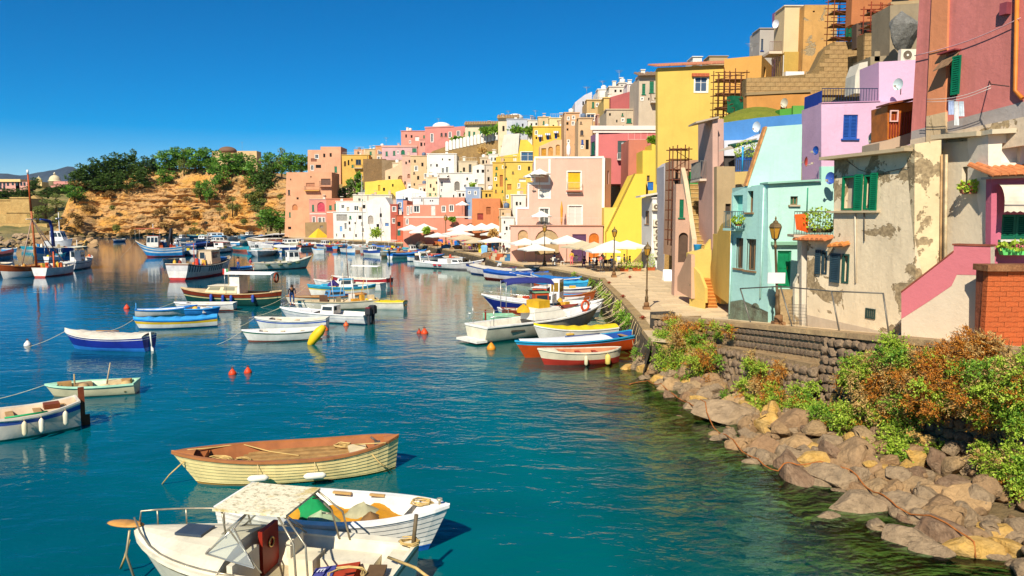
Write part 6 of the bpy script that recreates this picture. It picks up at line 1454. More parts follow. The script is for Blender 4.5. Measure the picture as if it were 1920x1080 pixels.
rope([at(728,1045,14.6),at(780,1065,13.6),at(840,1110,12.8)],.03,lab='yellow rope running off the stern of the cabin cruiser'); rope([at(243,1012,15.9),at(234,1045,15.8),at(226,1066,16)],.025,lab='anchor line hanging from the bow of the cabin cruiser')
# ---- boats at the left
c,rz,L = between((-110,838),(142,800)); b = Boat('white wooden boat with blue band cut by the left edge',c,rz,L,2.0,.85,.25,.22,'t',.5,0,[(.1,'2c7a68'),(.72,'d8ccb8'),(.88,'3a58a0'),(1,'e0dac8')],'d8cdb8','c8b090','a8845c',.3,18,'rowing boat',gw=.09,tr=.55)
b.thwarts((.12,.3,.5)); b.fender(.12,1,'e0d6b8'); b.fender(.3,1,'e8dcc0'); b.fender(.42,1,'e0d0a8'); mb = MB(); q = b.pt(.2,1); mb.box(q.x,0,q.z - .05,.5,.5,.18); b.p(mb,'engine_box',mat('7a3c1c',.6)); mb = MB(); x = b.pt(0,1).x; mb.box(x - .22,-.05,-.3,.3,.07,.7); mb.box(x - .12,-.05,.4,.2,.09,b.pt(0,1).z); b.p(mb,'rudder',mat('7a3a1c',.6,.3)); mb = MB(); q = b.pt(.25,1); mb.tube([(q.x,q.y - .05,q.z + .04),(b.pt(.55,1).x,b.pt(.55,1).y - .05,b.pt(.55,1).z + .05)],.035,6); b.p(mb,'hose',mat('1c9a5c',.5))
c,rz,L = between((90,744),(253,736)); b = Boat('small cream skiff with pale green rim full of ropes',c,rz,L,1.5,.5,.06,.02,'t',.35,0,[(.1,'8a8468'),(1,'dccfa4')],'a8d4b4','b8d0ac','b89868',.15,14,'skiff',tr=.8,fore=.85)
b.gear(9,('2c9a5a','c8a870','b08850','d8c090','1c7ab0','a88a60'),.1,.85,5,.12); b.mast(.35,.9,'b8a080',.04,0,-.25); b.mast(.68,.45,'b09060',.05)
c,rz,L = between((132,652),(272,657),1.13); b = Boat('royal blue boat with white tarpaulin and light blue foot',c,rz,L,1.9,.8,.22,.1,'t',.6,0,[(.25,'2c7ac8'),(.8,'1c2f8c'),(.84,'e8e4da'),(1,'24389c')],'e4dccc',n=16,cover='d8cdb8',tr=.7); b.fender(.85,-1,'e0cc98',True,.11,.4); b.fender(.72,-1,'e4dcc8'); b.rudder('e0dccf',.2); mb = MB(); mb.tube([(-.6,-.3,1.05),(.6,.1,1.1)],.03,6); b.p(mb,'oar',mat('a87840',.6))
c,rz,L = between((255,618),(404,611)); b = Boat('sky blue decked boat with yellow wedge on its white side',c,rz,L,1.7,.62,.14,.1,'t',.4,0,[(.14,'1c4a7c'),(.55,'e4e0d4'),(.8,'e0b82c'),(1,'2a8cd0')],'2a8cd0',n=16,cover='3a9ad8',tr=.7)
c,rz,L = between((257,594),(368,588)); b = Boat('blue dinghy with white plank sides and a flag at its stem',c,rz + math.pi,L,1.5,.5,.2,.1,'t',.3,0,[(.2,'c8c4b8'),(1,'d8d4c8')],'2a78c0','c8d0d4',n=12); b.thwarts((.3,.55)); b.mast(.02,.5,'3a8ac0',.05)
c,rz,L = between((330,583),(438,582)); b = Boat('long white dinghy with dark rim in front of the green launch',c,rz,L,1.6,.62,.12,.02,'t',.4,0,[(.2,'8a3a2c'),(1,'e4dfd4')],'e8e4dc','d0c4ac',n=12,tr=.8); b.thwarts((.3,.5,.7))
c,rz,L = between((350,590),(412,588)); b = Boat('short bright blue punt with ropes on its bow',c,rz + math.pi,L,1.4,.5,.05,.0,'t',.2,0,[(1,'2a80c4')],'3a98d4','c8b898',n=10,tr=.9); b.gear(4,seed=3)
c,rz,L = between((350,570),(519,573),1.12); b = Boat('dark green gozzo with mahogany topside, cream cabin and white awning',c,rz,L,2.6,1.1,.35,.2,'p',.7,.2,[(.55,'17433c'),(.62,'d8c88c'),(.68,'17433c'),(1,'7a3018')],'c8a878','a87c4c','a87c4c',.5,18,'wooden boat',fore=.5,aft=.1,deck='d0b484')
b.cabin(.4,.72,.75,.6,'d8c8a0','dccfb0','8a8468',nw=2,slope=.8); b.canopy(.05,.5,.8,1.55,'ece8e0',crown=.15); mb = MB(); q = b.pt(.42,1); mb.box(q.x,0,q.z - .05,.9,1.5,1.55); b.p(mb,'spray_curtain',mat('e4dccb',.8,.2))
for t in (.22,.42,.5,.62): b.fender(t,1,'2c4a9c',False,.13,.6)
mb = MB(); q = b.pt(.03,1); mb.tube([(q.x,.4 + .38 * math.cos(a),q.z + 1.2 + .38 * math.sin(a)) for a in [i * .45 for i in range(15)]],.09,7); b.p(mb,'life_ring',mat('8a3a1c',.6,.4,6)); b.mast(.52,2.1,'b8a888',.03)
mb = MB(); q = b.pt(.52,1); mb.box(q.x + .25,0,q.z + 1.55,.5,.02,.5); f = b.p(mb,'flag',mat('e4e0d8',.8))
m_ = MB(); m_.box(q.x + .09,0,q.z + 1.55,.17,.03,.5); m_.build('green_band',mat('1c8a4a',.8),f,True); m_ = MB(); m_.box(q.x + .42,0,q.z + 1.55,.17,.03,.5); m_.build('red_band',mat('c03a30',.8),f,True)
c,rz,L = between((458,641),(600,635)); b = Boat('white rowing boat with green line and a yellow float at its stern',c,rz,L,1.7,.62,.14,.1,'t',.4,0,[(.14,'8a4a38'),(.78,'e4dfd2'),(.86,'2c7a4c'),(1,'e8e4da')],'e8e4dc','d8d0c0',n=16,tr=.6); b.thwarts((.25,.5,.72),'c8b490')
mb = MB(); p0 = gz(578,640,.2); mb.tube([(0,0,-.35),(.1,0,-.2),(.35,0,.2),(.7,0,.6),(.95,0,.9),(1.0,0,.95)],[.03,.2,.3,.3,.18,.03],10); o = mb.build('float',mat('e0b81c',.5,.12)); o.location = p0; o.rotation_euler = (0,0,.1); tag(o,'big yellow float leaning at the stern of the green lined boat','float')
c,rz,L = between((482,618),(611,618)); b = Boat('white rowing boat with a blue line below its rim',c,rz,L,1.8,.72,.16,.12,'t',.4,0,[(.7,'e2ddd2'),(.82,'2c5aa8'),(1,'e8e4da')],'e4dccc','ccc0a8',n=16,tr=.6); b.thwarts((.2,.45,.7),'c0a880'); b.fender(.75,-1); b.fender(.3,-1,'d8c070')
c,rz,L = between((530,598),(688,607)); b = Boat('white motor boat with black outboard and grey swoosh',c,rz,L,2.0,.7,.2,.0,'t',.7,0,[(.12,'2c3a6a'),(.5,'e8e4de'),(.6,'c8c8d0'),(1,'ece8e0')],'ece8e0','dcd8cc',n=16,tr=.85,fore=.55); b.outboard('2a2a2c',1.5); b.outboard('3a3a3c',1.2,.5); b.cabin(.35,.5,.5,.6,'e4e0d4',None,nw=1); b.fender(.7,-1,'e8e4dc'); b.fender(.2,-1,'d8602c'); b.rails(.55,.97,.35)
c,rz,L = between((553,583),(705,578)); b = Boat('cream boat crowded with rods and nets behind the white motor boat',c,rz,L,1.9,.72,.2,.1,'t',.5,0,[(.2,'a89878'),(1,'dfd5be')],'c8b48c','c0aa88',n=14); b.gear(9,('c8b088','d89a30','6a4a34','e0d8c8','8a7a5c'),.05,.7,8,.6)
for i in range(9): q = b.pt(.1 + i * .06,1); mb = MB(); mb.tube([(q.x,R.uniform(-.6,.6),q.z - .1),(q.x + R.uniform(-.5,.6),R.uniform(-.7,.7),q.z + R.uniform(1.2,2.6))],.025,5); b.p(mb,'rod',mat(R.choice(('d8c8a8','c89038','e0dcd0')),.6))
heap(b,0.2,0,2.0,.5,.35,.5,'3a2c6c','net_bundle',4)
c,rz,L = between((540,574),(680,566)); b = Boat('brown rimmed boat with blue cabin box where the man sits',c,rz,L,1.9,.7,.2,.1,'t',.4,0,[(.3,'4a4458'),(1,'dcd2bc')],'9a6434','b88a54',n=14,fore=.7,deck='c8a878'); b.cabin(.28,.5,.7,.5,'4a94c8',None,nw=1); b.gear(3,seed=12)
c,rz,L = between((580,555),(702,552)); b = Boat('white wooden boat with turquoise rim, yellow line and blue stem',c,rz,L,1.9,.85,.3,.2,'p',.4,.2,[(.6,'e4dfd2'),(.7,'d8c040'),(.82,'2c7a8c'),(1,'3aa4c4')],'3aa4c4','d0d4cc',n=14); b.cabin(.35,.55,.5,.75,'e4e0d8','3a9ac0',nw=1); b.gear(6,('e8e4dc','3aa0c0','d8a84c'),.55,.8,21,.3)
c,rz,L = between((592,540),(715,545)); b = Boat('white launch with rod holders behind the turquoise boat',c,rz,L,1.9,.7,.25,.1,'t',.4,0,[(1,'e4dfd6')],'dcd4c8',n=12); b.cabin(.45,.62,.6,.5,'e8e4dc',None,nw=1)
c,rz,L = between((625,533),(728,538)); b = Boat('white boat with red stern quarter and white awning on posts',c,rz,L,1.9,.8,.2,.2,'t',.4,0,[(.5,'e0dad0'),(1,'a82c34')],'e4dcd0','c8b8a0',n=14); b.canopy(.15,.6,.75,1.35,'ece8e0',crown=.06); b.mast(.7,4.2,'6a3a28',.05,0,.3); b.rudder('7a3428',.3)
c,rz,L = between((688,578),(758,580)); b = Boat('small white skiff with bright yellow cover and net heaped at its stern',c,rz,L,1.4,.6,.1,.05,'t',.3,0,[(1,'e0d8c8')],'d8c890',n=10,cover='dfc020',tr=.8); heap(b,-L * .42,0,.3,.4,.5,.45,'8a6a40','net_heap',7)
# ---- fishing boats in the middle
c,rz,L = between((582,502),(476,507)); b = Boat('white green workboat with small wheelhouse and tyre fenders',c,rz,L,2.8,1.0,.75,.1,'t',.9,0,[(.12,'8a3a30'),(.85,'d4d4c0'),(1,'9aa488')],'dcd8c8','b8b098','a8a088',.5,14,'workboat',aft=0,fore=.62,deck='c8c4b0'); b.cabin(.58,.76,.62,1.5,'e8e6de','e0dcd0',nw=2,slope=.1)
for t in (.2,.4,.55,.7): b.fender(t,-1,'5a6a50',True,.16,.6)
b.mast(.62,2.8,'d8d4cc',.05); b.gear(4,seed=31)
c,rz,L = between((432,510),(469,507)); b = Boat('small bright blue dinghy beside the workboat',c,rz,L,1.7,.55,.1,.05,'t',.2,0,[(.3,'b84a3c'),(.6,'c8d0d8'),(1,'1c62ac')],'1c6ab8','2a78b8',n=8,tr=.9)
c,rz,L = between((428,510),(338,525),1.1); b = Boat('fishing boat with black striped white hull and red foot, heaped with gear',c,rz,L,3.4,1.5,.7,.5,'t',.8,0,[(.16,'b03a34'),(.55,'d8d2c8'),(.9,'c4c0bc'),(1,'7a5040')],'d8c8b0','b08c6c','a8845c',.8,14,'fishing boat',deck='a8946c',tr=.85)
for i in range(15):
	if i in (5,6,7): continue
	t = .03 + i * .04; q0,q1 = b.pt(t,.5),b.pt(t,.92); mb = MB()
	for sg in (-1,1): mb.obox(Vector((q0.x,sg * (q0.y + .01),q0.z)),(.14,0,0),(q1.x - q0.x,sg * (q1.y - q0.y),q1.z - q0.z),(0,sg * .03,0))
	b.p(mb,'hull_stripe',mat('24243a',.6))
b.gear(16,('2a7ac0','c83a2c','d86a2c','3a9ad0','d8a83c','8a3a2c','e0dcd0'),.05,.75,44,.9); b.cabin(.5,.68,.6,1.7,'d0b898','c8b088',nw=1,slope=.1); b.mast(.45,4.0,'8a8a94',.07,0,1.8); b.mast(.3,2.8,'b04a30',.06)
mb = MB(); mb.lathe([(.3,0),(.9,.25),(1.1,.6),(1.05,.62),(.8,.35)],(b.pt(.74,1).x,-.5,1.6),12); mb.v = [(x * 1.0,y * .8,z) for x,y,z in mb.v]; b.p(mb,'tender',mat('2c6cb0',.6,.3))
c,rz,L = between((262,482),(338,481),1.18); b = Boat('large turquoise and white trawler with black A frame and net on deck',c,rz,L,4.4,1.7,1.3,.3,'t',2.0,0,[(.14,'b03a38'),(.45,'2a86c0'),(.58,'d8dcd8'),(.72,'2a86c0'),(.84,'d0d4cc'),(1,'3a98c8')],'e0dcd4','b89878','a8845c',1.2,16,'trawler',deck='b89c74',fore=.8,tr=.85)
mb = MB(); x = b.pt(.28,1).x; mb.tube([(x,-1.6,1.8),(x - .3,-.4,5.2),(x - .3,.4,5.2),(x,1.6,1.8)],.2,7); b.p(mb,'a_frame',mat('2c2c30',.5)); b.cabin(.5,.75,.7,2.0,'d8d4c8','b85a34',nw=3,slope=.1); b.gear(9,('2a86c0','c8602c','c83a2c','e0dcd0','1c9a5c'),.05,.5,15,1.2); b.canopy(.45,.95,.8,2.4,'b8603c',crown=.1); b.mast(.62,4.2,'d8d4cc',.07)
mb = MB(); x0,x1 = b.pt(.02,1).x,b.pt(.5,1).x; mb.box((x0 + x1) / 2,-1.9,1.0,x1 - x0,.3,1.1); b.p(mb,'net_screen',mat('2a8cc4',.8,.3,4))
c,rz,L = between((306,494),(331,491)); b = Boat('little grey dinghy lying off the trawler stern',c,rz,L,1.5,.6,.1,.0,'t',.2,0,[(1,'a8aaa4')],'6a6a64',n=8)
c,rz,L = between((212,454),(232,453)); b = Boat('tiny white and blue rowing boat alone before the cliff',c,rz,L,1.6,.7,.1,.1,'t',.3,0,[(.5,'2c5a8c'),(1,'e0dcd4')],'e0dcd4',n=8)
# left group
c,rz,L = between((2,523),(80,517),1.1); b = Boat('white sailing boat with varnished brown topsides and tall orange mast',c,rz,L,2.6,1.4,.35,.2,'t',.5,0,[(.55,'d8d2c4'),(1,'94451c')],'a85a28','b88a54','a87c4c',.6,14,'sailing boat',deck='b88a54',fore=.6)
q = b.pt(.35,1); top = at(52,326,gz(40,520).y); ml = b.root.location; loc = Matrix.Rotation(-rz,4,'Z') @ (top - ml); mb = MB(); foot = Vector((loc.x - 1.3,0,.8)); mid = foot.lerp(loc,.62); mb.tube([foot,mid],[.15,.12],8); b.p(mb,'mast',mat('a8582c',.5,.25)); mb = MB(); mb.tube([mid,loc],[.12,.09],8); b.p(mb,'topmast',mat('b8501c',.5,.2))
mb = MB(); mb.tube([loc,loc + Vector((0,0,.5))],.13,6); b.p(mb,'masthead',mat('e8e4dc',.5)); mb = MB(); mb.tube([mid + Vector((-1.1,-.6,-1)),mid + Vector((1.1,.6,-1))],.06,5); b.p(mb,'spreader',mat('d8d0c0',.5))
for dx in (-4.0,-2.8,2.4): b.stay(mid + Vector((0,0,-1)),foot + Vector((dx,.9 if dx > 0 else -.5,.8)),.07,'b09078')
b.stay(foot + Vector((0,0,1.2)),foot + Vector((-4.2,0,.9)),.07,'8a4a28'); b.gear(5,('c85a28','d8c8a8','3a8ac0','b8843c'),.2,.7,9,.4)
c,rz,L = between((138,512),(78,520),1.1); b = Boat('white fishing boat with red foot line and orange buoys on deck',c,rz,L,2.3,1.1,.4,.1,'t',.4,0,[(.16,'b84a38'),(1,'dcd8d0')],'d8d0c0','b89c78',n=12,cat='fishing boat',tr=.85); b.gear(10,('d8602c','d85028','e0d8c4','c8a83c','6a4a34'),.05,.8,17,.7); b.mast(.4,2.0,'d8602c',.12)
c,rz,L = between((170,500),(131,507),1.12); b = Boat('white boat with wheelhouse awning and blue cushion right of the left group',c,rz,L,2.4,1.2,.5,.1,'t',.4,0,[(.15,'2c3c48'),(.7,'d4d0c8'),(.78,'3a4a58'),(1,'dcd8ce')],'dcd8ce',n=12,cat='fishing boat',tr=.85); b.cabin(.3,.5,.6,1.5,'e4e0da',None,nw=1,slope=0); b.canopy(.0,.55,.8,1.9,'e0d8b8',crown=.1); b.gear(6,('e08a2c','2c5aa8','c85030','3a3a3c'),.1,.9,23,.5); b.mast(.4,3.0,'e0dcd4',.05)
c,rz,L = between((68,484),(104,480),1.15); b = Boat('blue boat with a dark blue loading crane',c,rz,L,3.2,1.6,.5,.2,'t',.6,0,[(.4,'d8d4c8'),(1,'2a80b8')],'d8c8a8',n=10,cat='fishing boat',tr=.85); b.gear(8,('e0d8c8','c8903c','2a80b8','b8a888'),.1,.9,27,.8); mb = MB(); x = b.pt(.12,1).x; mb.tube([(x,0,1.2),(x + .3,0,5.5),(x + 1.0,0,6.6),(x + 4.2,0,6.9)],[.32,.28,.26,.18],7); b.p(mb,'crane',mat('24387c',.5))
c,rz,L = between((140,476),(112,478),1.1); b = Boat('small dark blue boat with red seat behind the crane boat',c,rz,L,2.2,1.3,.3,.1,'t',.4,0,[(1,'1c4a94')],'24529c',n=8); b.gear(3,('b03a30','c8a890'),.2,.6,5,.5)
c,rz,L = between((135,466),(92,466),1.1); b = Boat('white patrol boat with radar mast lying off the rocky point',c,rz,L,3.4,1.7,.6,.1,'t',.6,0,[(1,'e0dcd6')],'e4e0da',n=10,cat='patrol boat',tr=.9); b.cabin(.2,.75,.7,2.2,'e4e0da','dcd8d0',nw=3,slope=.4); b.gear(4,('c84a30','b0a890'),.05,.4,6,1.2); b.mast(.5,6.5,'dcd8d0',.12); mb = MB(); q = b.pt(.5,1); mb.box(q.x,0,q.z + 5.0,.3,2.0,.25); b.p(mb,'radar',mat('e4e0da',.5))
c,rz,L = between((24,484),(-22,492),1.1); b = Boat('turquoise boat with dark red cover at the left edge',c,rz,L,2.4,1.2,.3,.1,'t',.4,0,[(.6,'3a94b0'),(1,'6a3a34')],'7a3c34',n=8,cover='6a302c')
c,rz,L = between((-20,512),(12,508),1.1); b = Boat('white stern of a boat cut by the left edge behind the brown sailing boat',c,rz,L,2.2,1.1,.3,.1,'t',.4,0,[(.4,'b04a34'),(1,'d8d0c4')],'d8d0c4',n=8)
# ---- mid distance small boats: (label, bow, stern, strakes, extra)
SM = [('white boat with sky blue deck cover far off the quay',(586,477),(608,477),[(1,'dcd8d0')],'c3aa0d8'),('white cuddy boat near the trawler',(318,464),(345,463),[(.4,'b85a4c'),(1,'dcd8d0')],'k'),('white cabin boat left of the wheelhouse cluster',(330,453),(352,452),[(1,'e0dcd4')],'k'),('white launch with flat deck in the cluster',(335,471),(362,469),[(1,'e0dcd6')],''),('white boat with blue stripe in the cluster',(366,455),(396,453),[(.5,'3a7ab8'),(1,'e0dcd4')],'k'),
	  ('white ketch with red cabin top in the cluster',(440,468),(398,472),[(.4,'3a9ac4'),(1,'e0dcd4')],'kr'),('cream launch left of the white boats',(452,459),(478,457),[(1,'dcd0b0')],''),('white covered launch beside the cream one',(466,462),(500,461),[(1,'e0dcd4')],'ce4e0d8'),('white covered launch overlapping its neighbour',(480,466),(512,466),[(1,'e0dcd4')],'cdcd8d0'),('white boat with blue inside seen bow on',(484,482),(502,474),[(.3,'c8c4bc'),(1,'dcdad4')],''),('white boat with yellow bucket and canopy',(528,478),(506,476),[(.4,'dcd8d0'),(.7,'3a7ab8'),(1,'d8d0c0')],'p'),
	  ('white cruiser moored below the cliff cave',(452,446),(480,445),[(.5,'3a9ac0'),(1,'e0dcd4')],'k'),('small white boat in the cave shadow',(426,450),(442,449),[(1,'dcd8d0')],''),('white boat with blue tarp near the slip',(490,448),(516,449),[(1,'dcd8d0')],'c2a5aa8'),('white motor launch with blue line at the slip',(503,456),(518,453),[(.5,'3a9ac0'),(1,'dcd8d0')],''),('low white boat by the pier end',(526,447),(552,448),[(1,'e0dcd6')],''),('white boat with dark canopy by the pier',(548,449),(572,450),[(.4,'2c3c5c'),(1,'e0dcd6')],'k'),('white skiff beside the wooden pier',(560,452),(584,453),[(1,'e4e0da')],''),('white sloop hull under the tall mast',(662,460),(700,462),[(.4,'2c3c6c'),(1,'e4e0da')],'m'),
	  ('dark red tender with yellow fender by the pier',(606,462),(634,463),[(.5,'2c3a7c'),(1,'a03a34')],'g'),('white inflatable dinghy pulled to the quay',(628,468),(650,463),[(1,'d8d0c0')],''),('cream launch by the quay steps',(648,467),(668,464),[(.4,'3a5a5c'),(1,'dcd4c4')],''),('white boat with rusty net heap at the quay',(667,472),(722,468),[(.4,'b07a5c'),(1,'dcd4c8')],'n'),('blue tarpaulin covered boat on the quay edge',(700,464),(738,463),[(1,'d0c8bc')],'c1c62b8'),('grey inflatable beside the quay',(722,468),(745,463),[(1,'8a8a88')],''),('brown and white boat below the parasols',(716,483),(765,478),[(.4,'b88a5c'),(1,'dcd0bc')],'n'),('white launch pulled below the quay',(720,476),(760,471),[(1,'e0dcd4')],''),('turquoise tender on the quay edge',(758,473),(785,470),[(1,'3aa8b8')],''),('brown plank boat half on the slip',(745,482),(795,476),[(.5,'a8643c'),(1,'c89060')],'g')]
SMX = random.Random(3); cs = (('white','e0dcd4'),('sky blue','4a9ac8'),('cream','dccfb0'),('dark blue','2c4a90'),('turquoise','3aa4b0'),('grey','a8a8a4'),('faded red','b05a48')); wh = (('with canvas cover','ce0dcd0'),('with a little cabin','k'),('left open',''),('with gear aboard','g'),('with awning','p'))
for i,(x,y,pl_) in enumerate([(300,458,'right of the trawler'),(372,464,'in the cluster below the cliff'),(392,462,'in the cluster below the cliff'),(410,458,'in the cluster below the cliff'),(352,461,'in the cluster below the cliff'),(405,447,'under the cliff foot'),(378,446,'under the cliff foot'),(436,462,'left of the covered launches'),(455,471,'left of the covered launches'),(420,474,'behind the workboat'),(516,462,'right of the covered launches'),(530,456,'before the slip'),(545,462,'before the slip'),(566,458,'off the pier'),(590,456,'off the pier'),(618,457,'along the far quay'),(640,459,'along the far quay'),(690,466,'along the far quay'),(655,474,'off the far quay'),(700,477,'off the far quay'),(745,470,'below the far parasols'),(775,478,'below the far parasols'),(560,446,'behind the pier'),(600,447,'behind the pier'),(520,444,'drawn up under the cliff'),(20,476,'at the far left'),(60,470,'behind the sailing boat'),(100,492,'inside the left group'),(115,486,'inside the left group'),(855,488,'behind the white inflatable'),(612,450,'beside the far quay'),(630,463,'before the white loggia house'),(676,458,'beside the tall mast'),(712,458,'beside the blue tarpaulin boat'),(735,476,'before the far parasols'),(690,475,'off the net boat'),(640,470,'off the net boat'),(480,476,'near the workboat bow'),(355,478,'behind the striped fishing boat'),(540,470,'beyond the workboat'),(575,466,'beyond the workboat'),(795,484,'near the dotted boat')]):
	c_,w2 = cs[(i * 3 + i // 7) % 7],wh[(i * 2 + i // 5) % 5]; w_ = SMX.uniform(9,15); d_ = SMX.uniform(-2.5,2.5); SM.append(('%s boat %s %s' % (c_[0],w2[0],pl_),(x + w_,y + d_),(x - w_,y - d_ * .3),[(SMX.choice((.3,.5)),SMX.choice(('3a7ab0','a85a48','d8d4ca','2c3c5c'))),(1,c_[1])],w2[1]))
for i,(lab,bow,st,sk,ex) in enumerate(SM):
	wl = lambda q: (q[0],max(q[1],interp([(540,0),(546,460.5),(560,461.5),(640,465.5),(700,468),(760,472),(800,479),(860,494),(905,507)],q[0])[0]) + (i % 5) * .5 if q[0] > 545 else q[1]); bow,st = wl(bow),wl(st)
	c,rz,L = between(bow,st,1.1); b = Boat(lab,c,rz,L,max(1.6,L * .34),.9,.25,.05,'t',.35,0,sk,sk[-1][1],'b8a888',n=8,cover=ex[1:] if ex[:1] == 'c' else None,tr=.8,fore=.6)
	if 'k' == ex[:1]: b.cabin(.3,.62,.65,.95,'e0dcd4','b04030' if 'r' in ex else 'e4e0d8',nw=2)
	if ex == 'p': b.canopy(.1,.6,.8,1.5,'c8c0b0')
	if ex in ('g','n','p'): b.gear(4,('d8c030','b8482c','c8a070','3a78b0') if ex != 'n' else ('a8502c','b05a30','c87a3c'),.15,.8,i,.6)
	if ex == 'm': q = b.pt(.5,1); b.mast(.5,15.5,'a8a49c',.1,4.5); b.stay((q.x,0,14),(b.pt(.98,1).x,0,1),.03); b.stay((q.x,0,14),(b.pt(.02,1).x,0,1),.03)
# ---- boats along the quay
def qb(lab,bow,st,**k):
	kk = k.pop('k',1.06); c,rz,L = between(bow,st,kk); return Boat(lab,c,rz,L,**k)
b = qb('blue and white boat with outboard left of the white inflatable',(798,481),(733,486),B=1.9,fb=.75,strakes=[(.6,'dcd8d0'),(1,'1c62b0')],gun='1c6ab8',cover='2a72b8',n=12); b.outboard()
b = qb('white boat with blue rim and dotted side next to it',(832,488),(768,490),B=1.9,fb=.75,strakes=[(.15,'2c3c6c'),(.8,'e0dcd4'),(1,'2a72b8')],gun='3a82c0',n=12); b.gear(3,seed=2)
b = qb('red rimmed rowing boat behind the white inflatable',(838,484),(798,483),B=1.6,fb=.7,strakes=[(1,'a84038')],gun='b84848',n=10)
b = qb('big white inflatable speedboat with arch and red markings',(903,507),(788,501),B=2.6,fb=.75,sb=.75,rake=1.5,strakes=[(.2,'8a8a8c'),(1,'e4e0da')],gun='ece8e2',inner='d8d4cc',n=16,tr=.9,cat='speedboat',gw=.4,fore=.7); b.outboard('3a3a3c',1.7); b.cabin(.35,.5,.45,.7,'e4e0d8',None,nw=0); b.cabin(.55,.68,.4,.6,'e4e0d8',None,nw=1,slope=.8); mb = MB(); x = b.pt(.14,1).x; mb.tube([(x - .3,-1.0,.8),(x - .9,-.8,2.3),(x - .9,.8,2.3),(x - .3,1.0,.8)],.11,7); b.p(mb,'arch',mat('e8e4de',.5)); mb = MB(); q = b.pt(.42,.75); mb.box(q.x,-q.y - .03,q.z - .12,.6,.04,.25); mb.box(q.x - .9,-q.y - .03,q.z - .12,.6,.04,.25); b.p(mb,'red_mark',mat('b82c38',.5))
b = qb('blue cabin boat with white cuddy behind the row of gozzi',(975,521),(905,506),B=2.0,fb=.8,strakes=[(.5,'d8d4cc'),(1,'2c5aa0')],gun='6a3a34',n=12); b.cabin(.5,.64,.7,.8,'e0dcd8','3aa0c4',nw=0)
b = qb('white gozzo with blue rudder and raised bow',(1008,526),(892,513),B=2.1,fb=.9,sb=.5,strakes=[(.15,'2c5a8c'),(.8,'dcd8d0'),(.92,'2c4a98'),(1,'e0d8cc')],gun='d8d0c4',n=14,cover='ccc4b4'); b.rudder('24489c',.4,.4)
b = qb('white topped gozzo hull with white rudder at the left of the row',(975,519),(884,509),B=1.9,fb=.85,strakes=[(.7,'dcd8d0'),(1,'2c4a90')],gun='3a3458',n=10); b.rudder('e4e0d8',.5,.4)
b = qb('blue covered gozzo with white and red hull',(1025,531),(917,522),B=2.1,fb=.85,sb=.4,strakes=[(.2,'7a3a34'),(.7,'dcd4cc'),(1,'1c4ea0')],gun='2458a8',n=14,cover='2458a8'); b.rudder('e0dcd4',.3); b.fender(.03,1,'d8b420',False,.3,.7)
b = qb('long white gozzo with dark grey tarpaulin and red rudder',(1068,538),(968,526),B=2.1,fb=.8,sb=.2,strakes=[(1,'dcd8d2')],gun='e0dcd4',n=14); b.rudder('b04a38',.1); b.cabin(.42,.62,.8,.5,'6a6862',None,nw=0,slope=.9,back=.9); b.outboard('7a8a94',1.1)
b = qb('white hulled boat with sky blue cover close to the quay bend',(1088,544),(1008,531),B=2.1,fb=.85,strakes=[(.5,'e0dcd4'),(1,'1c6cb8')],gun='e8e4dc',n=12,cover='1c70b8')
b = qb('turquoise covered boat with orange side',(1100,552),(1012,541),B=2.1,fb=.9,strakes=[(.6,'b85a2c'),(1,'3aa0cc')],gun='3aa8d0',n=12,cover='3aa4cc')
b = qb('dark navy boat with white rims by the quay',(1106,561),(1022,554),B=2.0,fb=.9,strakes=[(.6,'24305c'),(.8,'dcd8d0'),(1,'24305c')],gun='e4e0d8',n=12); b.gear(3,seed=41)
b = qb('brown planked boat with blue inside by the quay',(1114,573),(1022,568),B=2.0,fb=.85,sb=.45,strakes=[(.3,'24408c'),(1,'a8542c')],gun='a8602c',inner='2a7ab0',n=12); b.thwarts((.3,.5,.7))
b = qb('orange and white wheelhouse boat behind the navy awning',(1092,582),(967,577),B=2.3,fb=.85,strakes=[(.5,'dcd8d0'),(1,'d0cac0')],gun='d8d0c8',n=14,cat='fishing boat'); b.cabin(.55,.68,.75,1.7,'e4e0dc',None,'8a6a1c',nw=1,slope=0); b.cabin(.3,.5,.6,1.0,'c04a20','dcd8d0',nw=0,slope=0); b.gear(4,('c8482c','d8a030','3a98b0'),.1,.5,51,.6); b.mast(.25,2.2,'b8b0a0',.03)
b = qb('navy hulled cruiser with white deck pointing out from the quay',(908,582),(1095,590),B=2.3,fb=.9,sb=.45,rake=1.2,strakes=[(.85,'1c2a78'),(1,'e4e0d8')],gun='e8e4de',inner='d0c8b8',n=16,cat='motor boat',fore=.5,deck='e4e0d8'); b.cabin(.3,.52,.65,.7,'dcd8d0',None,nw=2); b.rails(.5,.97,.3)
b = qb('white boat with flower stickers on its bow',(1128,594),(1022,594),B=2.0,fb=.9,sb=.5,strakes=[(.3,'5a6a68'),(1,'e4e0d8')],gun='e8e4dc',n=14); b.gear(3,('c84a1c','d8a030'),.1,.5,61,.6)
for i,cc in enumerate(('d8a020','b8487c','d8b030','c84a30','4a6ab8')): q = b.pt(.62 + i * .06,.7); mb = MB(); mb.lathe([(.02,0),(.12,.005),(.02,.01)],(0,0,0),7); mb.v = [(x + q.x,-(q.y + .025) - z,y + q.z) for x,y,z in mb.v]; b.p(mb,'sticker',mat(cc,.6))
b = qb('white and teal rowing boat under the navy awning',(935,600),(1030,604),B=1.7,fb=.75,strakes=[(.7,'2a98a0'),(1,'dcd8d0')],gun='e4e0d8',n=12); b.thwarts((.3,.6))
